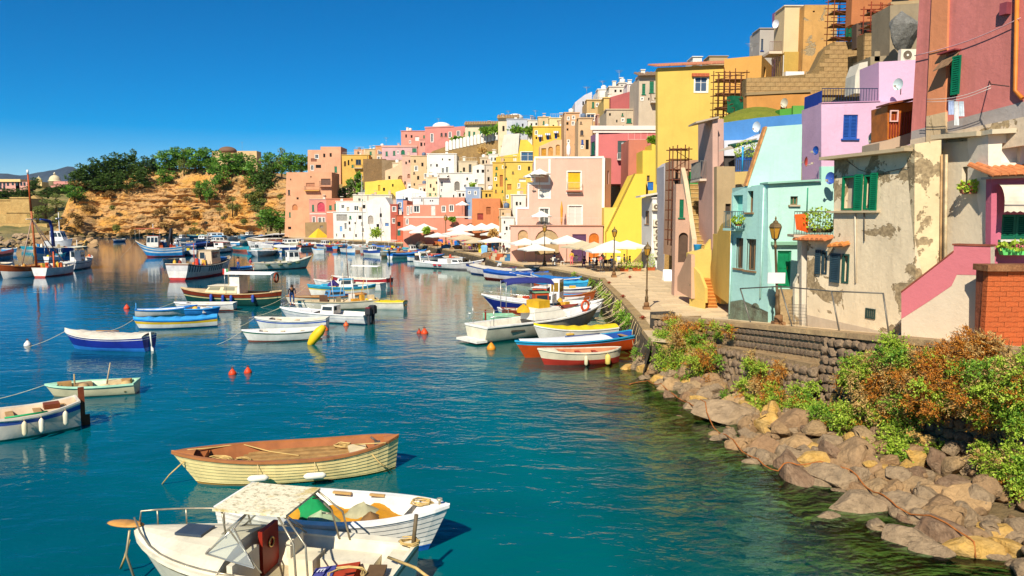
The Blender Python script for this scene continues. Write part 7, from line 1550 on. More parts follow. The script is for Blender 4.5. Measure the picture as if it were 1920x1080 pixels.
b = qb('brown red cabin boat with navy bimini on poles',(1080,598),(948,603),B=2.2,fb=.85,strakes=[(1,'7a3424')],gun='8a3c24',n=12); b.cabin(.38,.56,.8,1.35,'b8481c','7aa87c',nw=1,slope=0); c_ = b.canopy(.0,.62,.85,2.05,'2c3270',crown=.25,thick=.12,r=.025,lean=.0,edge=.15)
b = qb('mint green rowing boat with red stern post',(1105,600),(918,612),B=1.9,fb=.7,strakes=[(.6,'3aa888'),(1,'a0d4ac')],gun='a4d4ac',inner='8ac09c',n=14); b.rudder('8a3020',.35); b.thwarts((.3,.5))
b = qb('large white motor boat with yellow cover, rails and orange life ring',(1118,612),(905,640),k=1.1,B=2.7,fb=1.05,sb=.6,ss=0,rake=1.6,strakes=[(.08,'6a7a7c'),(.86,'d8cfb4'),(.9,'6a6a60'),(1,'e8e4d8')],gun='eae6dc',inner='d8d0bc',floor='c8bc9c',n=18,cat='motor boat',gw=.25,fore=.62,deck='e8e4da',tr=.9)
b.cabin(.38,.66,.62,.75,'e8e2d2',None,'b8ac90',nw=0,slope=1.3); mb = MB(); q = b.pt(.46,1); mb.box(q.x,0,q.z + .62,.95,1.3,.62); b.p(mb,'yellow_cover',mat('cfa020',.8,.2,3)); heap(b,q.x - 1.1,.2,q.z + .5,.5,.5,.5,'c89a1c','yellow_cloth',3)
b.rails(.02,.93,.62,sides=(1,-1)); mb = MB(); q = b.pt(.78,1); mb.tube([(q.x + .33 * math.cos(a),-q.y * .85,q.z + .42 + .33 * math.sin(a)) for a in [i * .449 for i in range(15)]],.08,7); b.p(mb,'life_ring',mat('c84a20',.6,.15)); b.fender(.42,1,'dcc898',end='24305c'); b.fender(.55,1,'dcc898'); b.fender(.66,1,'e0d4b4',end='24305c'); b.fender(.86,1,'dcc898',False,.12,.6)
mb = MB(); mb.box(b.pt(0,1).x - .35,0,.12,.8,2.2,.14); b.p(mb,'bathing_platform',mat('e4dfd0',.5)); mb = MB(); q = b.pt(.22,.55); mb.box(q.x,-q.y - .015,q.z,1.1,.05,.12); mb.box(q.x,q.y + .015,q.z,1.1,.05,.12); b.p(mb,'vent',mat('4a4438',.6))
mb = MB(); x = b.pt(.05,1).x; z = b.pt(.05,1).z
for y in (-1.1,1.1): mb.tube([(x,y,z),(x,y,z + 1.1)],.025,6)
b.p(mb,'stern_post',mat('c0bcb0',.3,metal=.7))
b = qb('white tender with long yellow cover below the white motor boat',(1005,640),(1150,636),B=1.7,fb=.75,strakes=[(.1,'b84a34'),(1,'d0ccc0')],gun='e0dcd0',n=14,cover='dfc01c',tr=.85); b.fender(.6,1,'c8a048',True)
b = qb('orange gozzo with turquoise rim and white tarpaulin',(972,672),(1188,652),B=1.9,fb=.8,sb=.2,strakes=[(.78,'c04a18'),(1,'2a9cc0')],gun='2a9cc4',inner='1c4a98',n=16,cover=None,tr=.75,fore=.98); b.thwarts((.1,))
mb = MB(); prev = None
for i in range(9):
	t = lerp(.28,.97,i / 8); q = b.pt(t,1); row = [Vector((q.x,q.y * j,q.z + .03 + .09 * (1 - j * j))) for j in (-1,-.5,0,.5,1)]
	if prev:
		for j in range(4): mb.face([prev[j],row[j],row[j + 1],prev[j + 1]],0,True)
	prev = row
b.p(mb,'tarpaulin',mat('e0dedc',.8,.12)); mb = MB(); mb.tube([(b.pt(.3,1).x,-.3,b.pt(.3,1).z + .16),(b.pt(.6,1).x,-.1,b.pt(.6,1).z + .16)],.03,6); b.p(mb,'oar',mat('3a4a7c',.6))
b = qb('cream rowing boat with red bottom and two yellow fenders',(1012,684),(1160,678),B=1.6,fb=.68,sb=.2,ss=.12,stern='p',strakes=[(.42,'a83428'),(1,'dccfb0')],gun='e0d4b8',inner='b87850',n=16); b.thwarts((.3,.5,.68),'a83c28'); b.fender(.48,1,'dcd0a8',False,.1,.45); b.fender(.22,1,'e0c464',False,.15,.5)
# ---- buoys
def buoy(px,py,r,col,lab,grp=None,water=True):
	p = gz(px,py); mb = MB(); mb.lathe([(.01,-.6 * r),(r * .7,-.4 * r),(r,.1 * r),(r * .85,.6 * r),(r * .35,1.25 * r),(.02,1.5 * r)],p,12); o = mb.build('buoy',mat(col,.5,.12)); tag(o,lab,'buoy',grp)
	m_ = MB(); m_.tube([p + Vector((r * .22 * math.cos(a),0,r * 1.65 + r * .22 * math.sin(a))) for a in [i * .79 for i in range(9)]],.025,4); m_.build('eye',mat('6a3a20',.6),o,True)
buoy(436,702,.2,'d8441c','left one of the two orange buoys floating in open water'); buoy(465,699,.2,'d8441c','right one of the two orange buoys floating in open water'); buoy(796,626,.26,'d8481c','orange buoy with dark patch floating in the middle of the harbour'); buoy(786,625,.18,'a83418','red float beside the orange buoy in mid harbour')
buoy(238,579,.25,'d84828','red and white buoy left of the blue dinghy'); buoy(52,648,.22,'dcd8d0','white buoy left of the royal blue boat'); buoy(240,738,.2,'d83c1c','red buoy under the stern of the cream skiff'); buoy(921,655,.28,'d88a24','orange ball buoy below the large white motor boat'); buoy(610,620,.22,'d8642c','orange buoy at the stern of the blue lined boat'); buoy(649,611,.2,'d8602c','orange buoy under the white motor boat'); buoy(183,461,.3,'b8b030','yellow buoy beside the rocky point'); buoy(660,475,.2,'e0dcd4','white buoy off the quay steps')
# ---- ropes from boats to the quay
for i in range(26):
	y = R.uniform(39,70); xe = interp([(37,7.1),(44.5,7.5),(52.8,7.9),(66,8.25),(90,8)],y)[0]; a = Vector((xe + .05,y,QZ + .02)); b_ = Vector((xe - R.uniform(1.0,3.0),y + R.uniform(-1.2,1.2),R.uniform(.4,1.0)))
	o = rope([a,b_],.022,R.choice(('c8b084','b8a078','d8c8a0')),'slack mooring rope hanging from the quay edge to the boats',R.uniform(.2,.7)); o['group'] = 'ropes along the quay edge'
for i in range(30):
	y = R.uniform(38,62); xe = interp([(37,7.1),(44.5,7.5),(52.8,7.9),(66,8.25),(90,8)],y)[0]; pts = [Vector((xe - .12 - .3 * k / 4,y + .25 * k * R.uniform(-.5,1),QZ - .1 - k * .3)) for k in range(5)]
	o = rope(pts,.022,R.choice(('a89068','8a744c','c8b084')),'rope end hanging down the quay wall'); o['group'] = 'rope ends on the quay wall'
for i,(px,py) in enumerate(((1181,522),(1142,533),(1168,559),(1205,600))):
	p = gz(px,py,QZ); mb = MB(); mb.lathe([(.07,0),(.07,.16),(.12,.19),(.11,.24),(.03,.27)],p,10); mb.tube([p + Vector((-.2,0,.14)),p + Vector((.2,0,.14))],.035,6); tag(mb.build('mooring_bollard',mat('8a3c24',.6,.3,5)),('rust red bollard near the lamp at the quay bend','rust red bollard farther back on the quay','rust red bollard in the middle of the quay edge','rust red bollard nearest the sea wall end')[i],'bollard')

for b in Boat.ALL[3:30]:
	if b.L > 9 or b.root.location.y < 20: continue
	M_ = Matrix.Translation(b.root.location) @ Matrix.Rotation(b.root.rotation_euler.z,4,'Z'); q = b.pt(1,1); rope([M_ @ Vector((q.x - .1,0,q.z)),M_ @ Vector((q.x + R.uniform(1.5,3),R.uniform(-.8,.8),-.05))],.014,'c0b494','thin mooring line at the bow of ' + ' '.join(b.root['label'].split()[:7]),.12)
# ================================================================== PLANTS
def leafquad(mb,p,d,up,L,W_):
	s_ = d.cross(up); s_ = s_.normalized() * W_ if s_.length > 1e-4 else Vector((W_,0,0)); q = d * L
	i = len(mb.v); mb.v += [tuple(p - s_ * .3),tuple(p + q * .55 - s_),tuple(p + q),tuple(p + q * .55 + s_)]; mb.f.append((i,i + 1,i + 2,i + 3)); mb.m.append(0); mb.sm.append(False)
def rdir(r): return Vector((r.gauss(0,1),r.gauss(0,1),r.gauss(0,1))).normalized()
def sprigs(mb,c,rad,n,r,out=None,L=.09,W_=.03,droop=.4,k=11,stem=None,squash=.75):
	for _ in range(n):
		d = rdir(r)
		if out is not None and d.dot(out) < -.2: d = -d
		p = c + Vector((d.x * rad,d.y * rad,d.z * rad * squash)) * (.35 + .6 * r.random() ** .5)
		g = (d + rdir(r) * .55 + Vector((0,0,.35))).normalized(); ln = r.uniform(.18,.42); p0 = p * 1
		for i in range(k):
			q = p + g * (ln * i / k) + Vector((0,0,-droop * (i / k) ** 2 * ln)); leafquad(mb,q,(g * .7 + rdir(r) * .9).normalized(),rdir(r),L * r.uniform(.5,1.7),W_ * r.uniform(.8,1.3))
		if stem is not None and r.random() < .3: stem.tube([c + (p - c) * .3,p + g * ln],.008,3)
GRN = leaf('86a82c','c4d450','bush1'); GRN2 = leaf('548628','9cbc40','bush2'); DRY = leaf('b86a22','e0a040','bush3'); DRY2 = leaf('c89c58','e4c47c','bush4'); STM = mat('6a5030',.9,.3)
def wallbush(lab,spots,seed,name='shrub'):
	"""shrub rooted on the sea wall: spots = (picture x, y, radius m, share of green, distance off the wall)"""
	r = random.Random(seed); p0 = WP.hit(spots[0][0],spots[0][1]); root = thing(name,lab,'shrub',p0 - Vector((0,0,.3)))
	bins = {0: MB(),1: MB(),2: MB(),3: MB()}; stm = MB(); up = WP.n
	for px,py,rad,gr,off in spots:
		c = WP.off(.5 + off).hit(px,py)
		rad *= 1.22
		for _ in range(int(13 * rad / .5)):
			cc = c + Vector((r.gauss(0,rad * .55),r.gauss(0,rad * .55),r.gauss(0,rad * .5))); q = r.random()
			kind = (0 if r.random() < .7 else 1) if q < gr * .86 else (2 if r.random() < .55 else 3)
			sprigs(bins[kind],cc,rad * .34,int(15 + 24 * rad),r,WP.n,.064 if kind < 2 else .06,.022 if kind < 2 else .013,.3,12,stm)
	for i,(nm,m) in enumerate((('foliage',GRN),('foliage',GRN2),('dry_foliage',DRY),('dry_foliage',DRY2))):
		if bins[i].v: bins[i].build(nm,m,root)
	stm.tube([p0 - WP.n * .1 - Vector((0,0,.5)),p0 + WP.n * .3],.03,5); stm.build('stem',STM,root)
wallbush('round green shrub with yellow crown at the near end of the quay',[(1262,668,.8,.95,.3),(1300,655,.8,.85,.3),(1332,665,.6,.7,.3),(1250,640,.5,.9,.2),(1285,685,.7,1,.6),(1325,690,.5,.8,.5),(1250,665,.6,1,.4),(1300,632,.5,.5,.2),(1270,635,.5,.7,.2)],1)
wallbush('small rust coloured plant on the wall top beside the end pier',[(1262,600,.22,.1,-.1),(1275,610,.2,.2,.0),(1318,612,.26,.15,0),(1350,622,.2,.3,0),(1372,618,.16,.6,0)],2,'wall_plant')
wallbush('green and rust shrub hanging over the middle of the sea wall',[(1420,690,.42,.8,.3),(1445,715,.42,.5,.4),(1405,735,.42,.9,.7),(1430,760,.45,.95,1.0),(1455,750,.35,.5,.8),(1400,765,.35,1,1.0),(1465,690,.25,.2,.2)],3)
wallbush('bright green creeping shrub above the big tan boulders',[(1500,765,.45,.9,.5),(1540,775,.5,.9,.6),(1580,800,.55,.95,.7),(1620,820,.55,.9,.7),(1660,840,.55,.95,.7),(1700,850,.5,1,.6),(1730,865,.4,1,.5),(1520,745,.4,.8,.3),(1600,775,.4,.85,.3),(1560,830,.35,1,.9)],4)
wallbush('wide tangled shrub of green and rust below the coping',[(1650,680,.5,.7,.2),(1690,670,.45,.75,.2),(1590,712,.4,.15,.4),(1620,720,.4,.4,.4),(1660,720,.5,.5,.5),(1700,715,.5,.65,.5),(1640,752,.4,.25,.5),(1685,760,.45,.6,.5),(1720,750,.4,.5,.5),(1615,690,.35,.7,.3),(1690,785,.26,.8,.3)],5)
wallbush('dry straw coloured shrub in the middle of the overgrown wall',[(1745,690,.45,.15,.3),(1770,675,.4,.1,.3),(1760,720,.5,.12,.4),(1740,745,.4,.2,.4),(1790,700,.45,.2,.3),(1815,680,.4,.15,.2),(1835,665,.35,.05,.1),(1775,745,.4,.4,.5)],6)
wallbush('thick green shrub with reddish patches at the right edge',[(1830,720,.5,.5,.4),(1860,740,.5,.7,.4),(1890,715,.5,.8,.3),(1910,750,.5,.85,.4),(1850,768,.36,.55,.3),(1895,780,.4,.8,.3),(1810,752,.38,.4,.3),(1870,700,.35,.4,.2),(1925,700,.4,.8,.2)],7)
wallbush('low bright green shrub over the boulders at the lower right',[(1868,872,.34,1,.3),(1895,880,.38,1,.4),(1918,870,.38,.95,.3),(1905,905,.28,1,.4),(1940,890,.4,.9,.4)],8)
wallbush('tuft of dry orange grass on the coping before the brick pier',[(1822,640,.2,.0,-.05),(1850,648,.24,.05,-.05),(1868,652,.2,.1,0)],9,'wall_plant')
for i in range(26):
	s = R.uniform(3,60); q = QP[1:7]; k = R.randrange(4); p = QP[2 + k].lerp(QP[3 + k],R.random()); mb = MB(); sprigs(mb,Vector((p.x - .15,p.y,R.uniform(.7,1.5))),R.uniform(.15,.32),26,R,None,.1,.035)
	tag(mb.build('wall_weed',R.choice((GRN,GRN,GRN2))),'green weed growing from the joints of the quay wall','weed','weeds on the quay wall')
# ---- trees: three kinds
def make_tree(kind,lab,seed):
	r = random.Random(seed); root = thing(kind,lab,'tree',(0,0,0)); H = 8.0; tr = MB(); cr = MB()
	tr.tube([(0,0,-1.5),(.1,0,H * .3),(r.uniform(-.3,.3),0,H * .62)],[.28,.2,.1],7); m1,ls,n,sx,zc,rz = {'dark_tree': (leaf('34501f','647c34','t1'),.6,22,2.6,.46,.4),'green_tree': (leaf('3a6c22','80a83c','t2'),.55,24,2.9,.46,.4),'light_tree': (leaf('5a7030','94984c','t3'),.45,13,2.6,.55,.38)}[kind]
	for i in range(n):
		a = i * 2.4; hh = r.random(); c = Vector((math.cos(a) * sx * (.25 + .75 * r.random()) * (1 - .5 * abs(hh - .4)),math.sin(a) * sx * .9 * r.random(),H * (zc + rz * (hh * 2 - 1)))); rad = r.uniform(.75,1.35)
		if r.random() < .6: tr.tube([(0,0,H * r.uniform(.25,.5)),c * .6 + Vector((0,0,H * .22)),c],[.1,.07,.03],5)
		for _ in range(62): d = rdir(r); leafquad(cr,c + d * rad * r.random() ** .35,(d + rdir(r) * .8).normalized(),rdir(r),ls * r.uniform(.6,1.2),ls * .38)
	tr.build('trunk',mat('5a4632',.9,.3),root,True); cr.build('crown',m1,root,True); return root
TP = {k: make_tree(k,l,s) for k,l,s in (('dark_tree','dark tree on the cliff top',3),('green_tree','green tree',5),('light_tree','pale tree',8))}
used = {}
TREES = [(150,345,48,46,0),(172,336,50,48,0),(195,330,46,46,0),(215,326,48,48,0),(234,322,42,42,0),(250,316,26,44,0),(268,322,40,36,0),(287,314,24,30,0),(190,352,50,34,0),(225,350,46,34,0),(262,345,44,40,0),(140,372,40,34,1),(315,318,50,46,1),(336,310,44,44,1),(345,330,30,60,2),(366,318,50,52,1),(392,316,50,50,1),(412,350,40,58,1),(432,322,50,46,1),(456,322,46,46,1),(310,342,36,34,1),(478,345,44,56,1),(498,352,44,60,0),(512,325,46,50,1),
		 (528,322,34,54,2),(545,322,44,46,1),(566,322,40,42,1),(480,380,36,40,0),(392,372,26,46,1),(376,366,20,36,1),(508,424,60,42,1),(490,405,44,42,2),(525,430,40,34,1),(365,440,28,30,2),(436,398,30,36,2),(412,398,22,22,2),(20,372,60,40,0),(50,366,50,34,0),(90,366,44,34,0),(110,360,40,34,0),(65,350,30,38,0),(5,366,40,30,0),(122,358,30,30,0),(85,405,50,40,2),(105,390,44,34,2),(70,415,40,30,2)]
def WH(i,t_): px,py = t_[0],t_[1]; return 'on the far headland below the domes' if i > 35 and i < 43 else 'on the green slope of the far headland' if i >= 43 else 'on the cliff top left of its bare gap' if i < 12 else 'at the foot of the cliff' if py > 395 else 'hanging on the cliff face' if py > 360 else 'on the right part of the cliff top'
ORD = 'first second third fourth fifth sixth seventh eighth ninth tenth eleventh twelfth thirteenth fourteenth fifteenth'.split()
for i,(px,py,w_,h_,k) in enumerate(TREES):
	if px < 128 and py < 420 and i > 35: Y = 372 if i < 43 else 330
	else: t = max(0,min(1,(interp(CB,px)[0] - py) / (interp(CB,px)[0] - interp(CT,px)[0]))); Y = interp(CB,px)[1] + 24 * t ** 1.5 - 3
	if px > 500 and py > 400: Y = 216
	py += 3; h_ = h_ * .6 if 35 < i < 43 else h_; p = at(px,py,Y); sc_ = Y / F; kn = ('dark_tree','green_tree','light_tree')[k]; sx,sz = w_ * sc_ / 5.9,h_ * sc_ / 9.4
	where = WH(i,(px,py - 3))
	r = TP[kn] if kn not in used else dup(TP[kn],(0,0,0),0)
	used[kn] = 1; r.location = p; r.rotation_euler = (0,0,R.uniform(-.6,.6)); r.scale = (sx,sx,sz); gk = (k,where); rank = sorted(j for j,t_ in enumerate(TREES) if t_[4] == k and WH(j,t_) == where); rank = sorted(rank,key=lambda j: TREES[j][0]).index(i); r['label'] = ('%s ' % ORD[rank] if sum(t_[4] == k and WH(j,t_) == where for j,t_ in enumerate(TREES)) > 1 else '') + {0: 'dark green tree',1: 'bright green tree',2: 'pale olive tree'}[k] + ' from the left ' + where; r['group'] = kn.replace('_',' ') + 's ' + where
# shrubs over the cliff
sv = []
for i,(a,b) in enumerate((('86683a','b08c50'),('6e7430','9c9648'),('9a7440','c09c5c'))):
	mb = MB(); r = random.Random(i)
	for j in range(7):
		c = Vector((r.uniform(-.9,.9),r.uniform(-.5,.5),r.uniform(0,.7)))
		for _ in range(55): d = rdir(r); leafquad(mb,c + d * .5 * r.random() ** .4,(d + rdir(r)).normalized(),rdir(r),.34,.12)
	o = mb.build('shrub',leaf(a,b,'cs')); sv.append(o.data); bpy.data.objects.remove(o)
for i in range(60):
	px = R.uniform(108,535); t = R.random() ** 1.2 * .95; p = cliff_pt(px,t); p.y -= R.uniform(3.5,6.5); k = R.choice((0,0,1,2)); s_ = R.uniform(.6,1.7); o = link('shrub',sv[k],None,p - Vector((0,0,.4)),(0,0,R.uniform(0,6)),(s_ * 1.3,s_,s_))
	tag(o,('dry brown shrub clinging to the ochre cliff','olive green shrub clinging to the ochre cliff','straw coloured shrub clinging to the ochre cliff')[k],'shrub',('dry brown','olive','straw')[k] + ' shrubs on the cliff')
# plants among the houses
def clump(px,py,Y,rx,rz,mats,lab,cat='shrub',n=60,L=.3,seed=0,flowers=None,name='shrub'):
	r = random.Random(seed + int(px)); p = at(px,py,Y); sc_ = Y / F; root = thing(name,lab,cat,p); mb = MB(); fl = MB()
	for _ in range(n * 6):
		d = rdir(r); q = p + Vector((d.x * rx * sc_,d.y * rx * sc_ * .6,d.z * rz * sc_)) * r.random() ** .35 * (.75 + .9 * mnoise.noise(d * 2.2 + Vector((px,0,0)))); leafquad(mb,q,(d + rdir(r) * .7).normalized(),rdir(r),L * r.uniform(.6,1.2),L * .36)
		if flowers and r.random() < .25: leafquad(fl,q + d * .1,rdir(r),rdir(r),L * .6,L * .3)
	mb.build('foliage',mats,root)
	if flowers: fl.build('blossom',mat(flowers,.7),root)
	st = MB(); st.tube([p - Vector((0,0,rz * sc_ + .3)),p],.05 * max(1,L / .2),5); st.build('stem',STM,root); return root
OL = leaf('3f5a2a','7a8a4a','ol')
for px,py,rx,rz,fl,lab in ((632,362,14,9,'d8b0a0','flowering oleander bush left of the yellow low house'),(655,356,14,10,'d8b0a0','middle flowering oleander bush below the stone wall'),(668,344,10,8,'e0c0b0','upper flowering oleander bush below the stone wall'),(645,366,16,7,'d0a898','low flowering oleander on the slope'),(676,352,8,10,None,'dark palm like plant beside the yellow low house'),(657,343,6,7,None,'dark green round bush on the garden slope'),(672,331,5,9,None,'dark narrow cypress like bush on the garden slope'),(700,330,8,5,None,'green bush at the foot of the brown stone wall')): clump(px,py,hillY(px,py + 8) - 2,rx,rz,OL if fl else GRN2,lab,n=45,L=.8,flowers=fl)
for px,py,rx,rz,lab in ((858,262,14,5,'hedge left end behind the white merlons'),(884,252,12,5,'hedge behind the white merlons below the tiled house'),(912,245,12,5,'hedge in front of the tiled cream house'),(935,242,16,7,'high hedge in front of the cream villa'),(968,243,14,6,'hedge below the blue grey villa'),(995,245,10,5,'hedge in front of the white ridge house')): clump(px,py,hillY(px,262) - 4,rx,rz,GRN2,lab,n=50,L=.8,name='hedge')
for px,py,Y,rx,rz,m,lab in ((905,282,186,9,8,DRY2,'golden dry plant on the terrace below the bastion'),(919,290,184,6,5,GRN2,'green pot plant on the white terrace'),(888,348,160,7,5,GRN,'green climbing plant above the orange house'),(848,411,152,7,3,GRN2,'plant on the salmon house ledge'),(706,436,158,12,9,GRN,'young palms standing before the white gabled house'),(1225,262,103,10,7,GRN2,'spiky green agave on the rust pink terrace'),(1242,272,97,10,4,GRN2,'hanging plant pot at the big yellow house'),(925,437,120,9,6,DRY2,'orange and green plants beside the far parasols'),(800,432,140,6,6,GRN,'small green tree between the parasols')): clump(px,py,Y,rx,rz,m,lab,'plant',60,.42,name='plant')
def pot(px,py,z,rx,rz,lab,Y=None,box=(1.0,.4,.35),col='a85428',m=GRN,seed=0,flowers=None,n=40):
	p = gz(px,py,z) if Y is None else at(px,py,Y); root = thing('planter',lab,'planter',p); mb = MB(); a,b,c = box
	mb.add([(x * a / 2 * k + p.x,y * b / 2 * k + p.y,zz + p.z) for zz,k in ((0,.85),(c,1)) for x,y in ((-1,-1),(1,-1),(1,1),(-1,1))],[(0,3,2,1),(4,5,6,7)] + [(i,(i + 1) % 4,(i + 1) % 4 + 4,i + 4) for i in range(4)]); mb.build('trough',mat(col,.8,.25,3),root)
	r = random.Random(seed + int(px)); lf = MB(); fl = MB()
	for _ in range(n * 5): d = rdir(r); q = p + Vector((d.x * rx,d.y * rx * .6,c + rz * (.75 + d.z * .9) * r.random() ** .4)); leafquad(lf,q,(d + rdir(r)).normalized(),rdir(r),.16,.055); (r.random() < .2 and leafquad(fl,q,rdir(r),rdir(r),.1,.05))
	lf.build('foliage',m,root)
	if flowers: fl.build('blossom',mat(flowers,.7),root)
	return root
pot(1170,509,QZ,.6,.75,'terracotta planter with a bushy green shrub left of the seated couple'); pot(1194,508,QZ,.6,.55,'terracotta planter with low shrub beside the quay cafe'); pot(1220,507,QZ,.4,1.0,'terracotta planter with tall upright shrub by the utility house')
pot(1816,363,0,.3,.2,'window box with green leaves and red flowers in the blue window',27.3,(.6,.2,.14),'a8644c',flowers='d03848',n=30); pot(1903,478,0,.5,.13,'pale green fluted flower box with pink flowers under the shutters',25.9,(1.1,.25,.24),'6acb6a',flowers='d86a7c',n=30); pot(1535,436,0,.75,.55,'balcony plants in pots behind the iron railing',34.2,(1.3,.25,.2),'5a4a30',seed=4,n=70); pot(1360,448,0,.3,.25,'yellow slatted planter with a green plant on the wall',49.6,(.55,.4,.5),'dcc048'); pot(1402,300,0,.9,.7,'big leaved green plant on the blue railed terrace',53.4,(1.4,.5,.2),'3a5ab0',GRN,5,None,80); pot(1384,424,0,.25,.2,'small pot plant on the mint balcony',38.5,(.3,.25,.2),'8a5a3c',n=20)
# ================================================================== STREET FURNITURE, SMALL THINGS, PEOPLE
def lamp_post(lab,px,py,z,H,sc_=1.0,lean=0,grp=None):
	p = gz(px,py,z); r = thing('street_lamp',lab,'street lamp',p,0,grp); k = H / 4.8; irn = mat('6a5438',.6,.35,5,metal=.3); d = Vector((lean,0,0))
	mb = MB(); mb.box(p.x,p.y,p.z - .1,.5 * k,.5 * k,.32 * k); mb.lathe([(.2 * k,.2 * k),(.2 * k,.45 * k),(.13 * k,.55 * k)],p,8); mb.build('base',mat('8a6440',.8,.3),r)
	mb = MB(); q = [(.11,.5),(.13,.9),(.08,1.0),(.075,1.35),(.1,1.38),(.1,1.44),(.06,1.5),(.05,3.55),(.08,3.58),(.08,3.66),(.05,3.7),(.05,3.9),(.12,3.97)]; mb.lathe([(a * k,b * k) for a,b in q],(0,0,0),10); mb.v = [(x + p.x + lean * z_ / H,y + p.y,z_ + p.z) for x,y,z_ in mb.v]; mb.build('pole',irn,r)
	t = p + d * (4.0 * k / H) + Vector((0,0,4.0 * k)); mb = MB(); hx = lambda rr,zz: [t + Vector((rr * k * math.cos(i * math.pi / 3),rr * k * math.sin(i * math.pi / 3),zz * k)) for i in range(6)]; A,B_ = hx(.14,-.02),hx(.27,.48)
	for i in range(6): mb.tube([A[i],B_[i]],.018 * k,4); mb.tube([B_[i],B_[(i + 1) % 6]],.02 * k,4); mb.tube([A[i],A[(i + 1) % 6]],.02 * k,4)
	ln = mb.build('lantern',irn,r); g = MB(); A,B_ = hx(.13,-.01),hx(.255,.47)
	for i in range(6): g.face([A[i],A[(i + 1) % 6],B_[(i + 1) % 6],B_[i]])
	g.build('lantern_glass',mat('b8862c',.25,.2),ln); c = MB(); c.lathe([(.3 * k,.48 * k),(.24 * k,.62 * k),(.12 * k,.7 * k),(.1 * k,.76 * k),(.03 * k,.8 * k),(.05 * k,.88 * k),(.01 * k,.98 * k)],t,6,smooth=False); c.build('cap',mat('7a6440',.5,.3,5,metal=.4),ln); return r
lamp_post('nearest old iron street lamp with amber glass, leaning by the mint house',1459,612,2.95,4.75,1,-.33); lamp_post('iron street lamp standing alone on the open quay paving',1212,580,QZ,4.3); lamp_post('iron street lamp beside the seated couple at the cafe',1151,520,QZ,4.85); lamp_post('iron street lamp in front of the arches of the pink house',1021,498,QZ,4.95)
for px,py,H,lab in ((778,454,5,'thin lamp before the long salmon house'),(836,463,6,'thin lamp left of the orange house stairs'),(938,470,6,'thin lamp right of the far parasols'),(956,468,5.5,'thin lamp at the corner of the pink house'),(888,462,6,'thin dark lamp between the far parasols'),(892,460,5,'amber lamp among the far parasols')): lamp_post(lab,px,py,QZ,H)
p = gz(1457,612,2.95); mb = MB(); mb.box(p.x - .15,p.y - .12,p.z + 1.95,.78,.03,.48); o = mb.build('sign_board',mat('d8d0cc',.6,.06)); tag(o,'blank white board tied to the leaning street lamp','sign board')
# parasols
def parasol(sz=3.0,col='e6e0d2',pole='8a7a60',h=2.5,n=4):
	r = thing('parasol','white parasol','parasol',(0,0,0)); m = mat(col,.85,.1,1,key='par'); a = sz / 2 * 1.38; top = Vector((0,0,h + .75)); mb = MB(); P = [Vector((a * math.cos((i + .5) * 2 * math.pi / n),a * math.sin((i + .5) * 2 * math.pi / n),h)) for i in range(n)]
	for i in range(n):
		A,B_ = P[i],P[(i + 1) % n]; m1,m2 = A.lerp(top,.5) - Vector((0,0,.06)),B_.lerp(top,.5) - Vector((0,0,.06)); mid = A.lerp(B_,.5) + Vector((0,0,.05)); c = m1.lerp(m2,.5) - Vector((0,0,.03))
		mb.face([A,mid,c,m1],0,False); mb.face([mid,B_,m2,c]); mb.face([m1,c,top]); mb.face([c,m2,top]); mb.face([A,A - Vector((0,0,.2)),mid - Vector((0,0,.18)),mid]); mb.face([mid,mid - Vector((0,0,.18)),B_ - Vector((0,0,.2)),B_])
	mb.build('canopy',m,r,True); mb = MB(); mb.tube([(0,0,0),(0,0,h + .8)],.03,6); mb.build('pole',mat(pole,.6),r,True); mb = MB(); mb.box(0,0,0,.5,.5,.08); mb.build('base',mat('8a867c',.8),r,True)
	for i in range(n): mb = MB(); mb.tube([(0,0,h - .1),P[i] * .55 + Vector((0,0,h * .45 + .3))],.012,4); mb.build('rib',mat(pole,.6),r,True)
	return r
PW = parasol(); PB = parasol(3.0,'cbb894'); PR = parasol(2.2,'ece6da','a08a60',2.1,8); first = {}
def put(proto,px,py,Y,lab,s_=1.0,rz=.3,grp=None,z=None):
	p = at(px,py,Y); zz = QZ if z is None else z; h = p.z - zz; k = first.get(proto.name)
	o = dup(proto,(0,0,0),0) if k else proto
	first[proto.name] = 1; H = 3.25 if proto is not PR else 2.85
	o.location = (p.x,p.y,zz); o.rotation_euler = (0,0,rz); o.scale = (s_,s_,h / H); o['label'] = lab
	if grp: o['group'] = grp
	return o
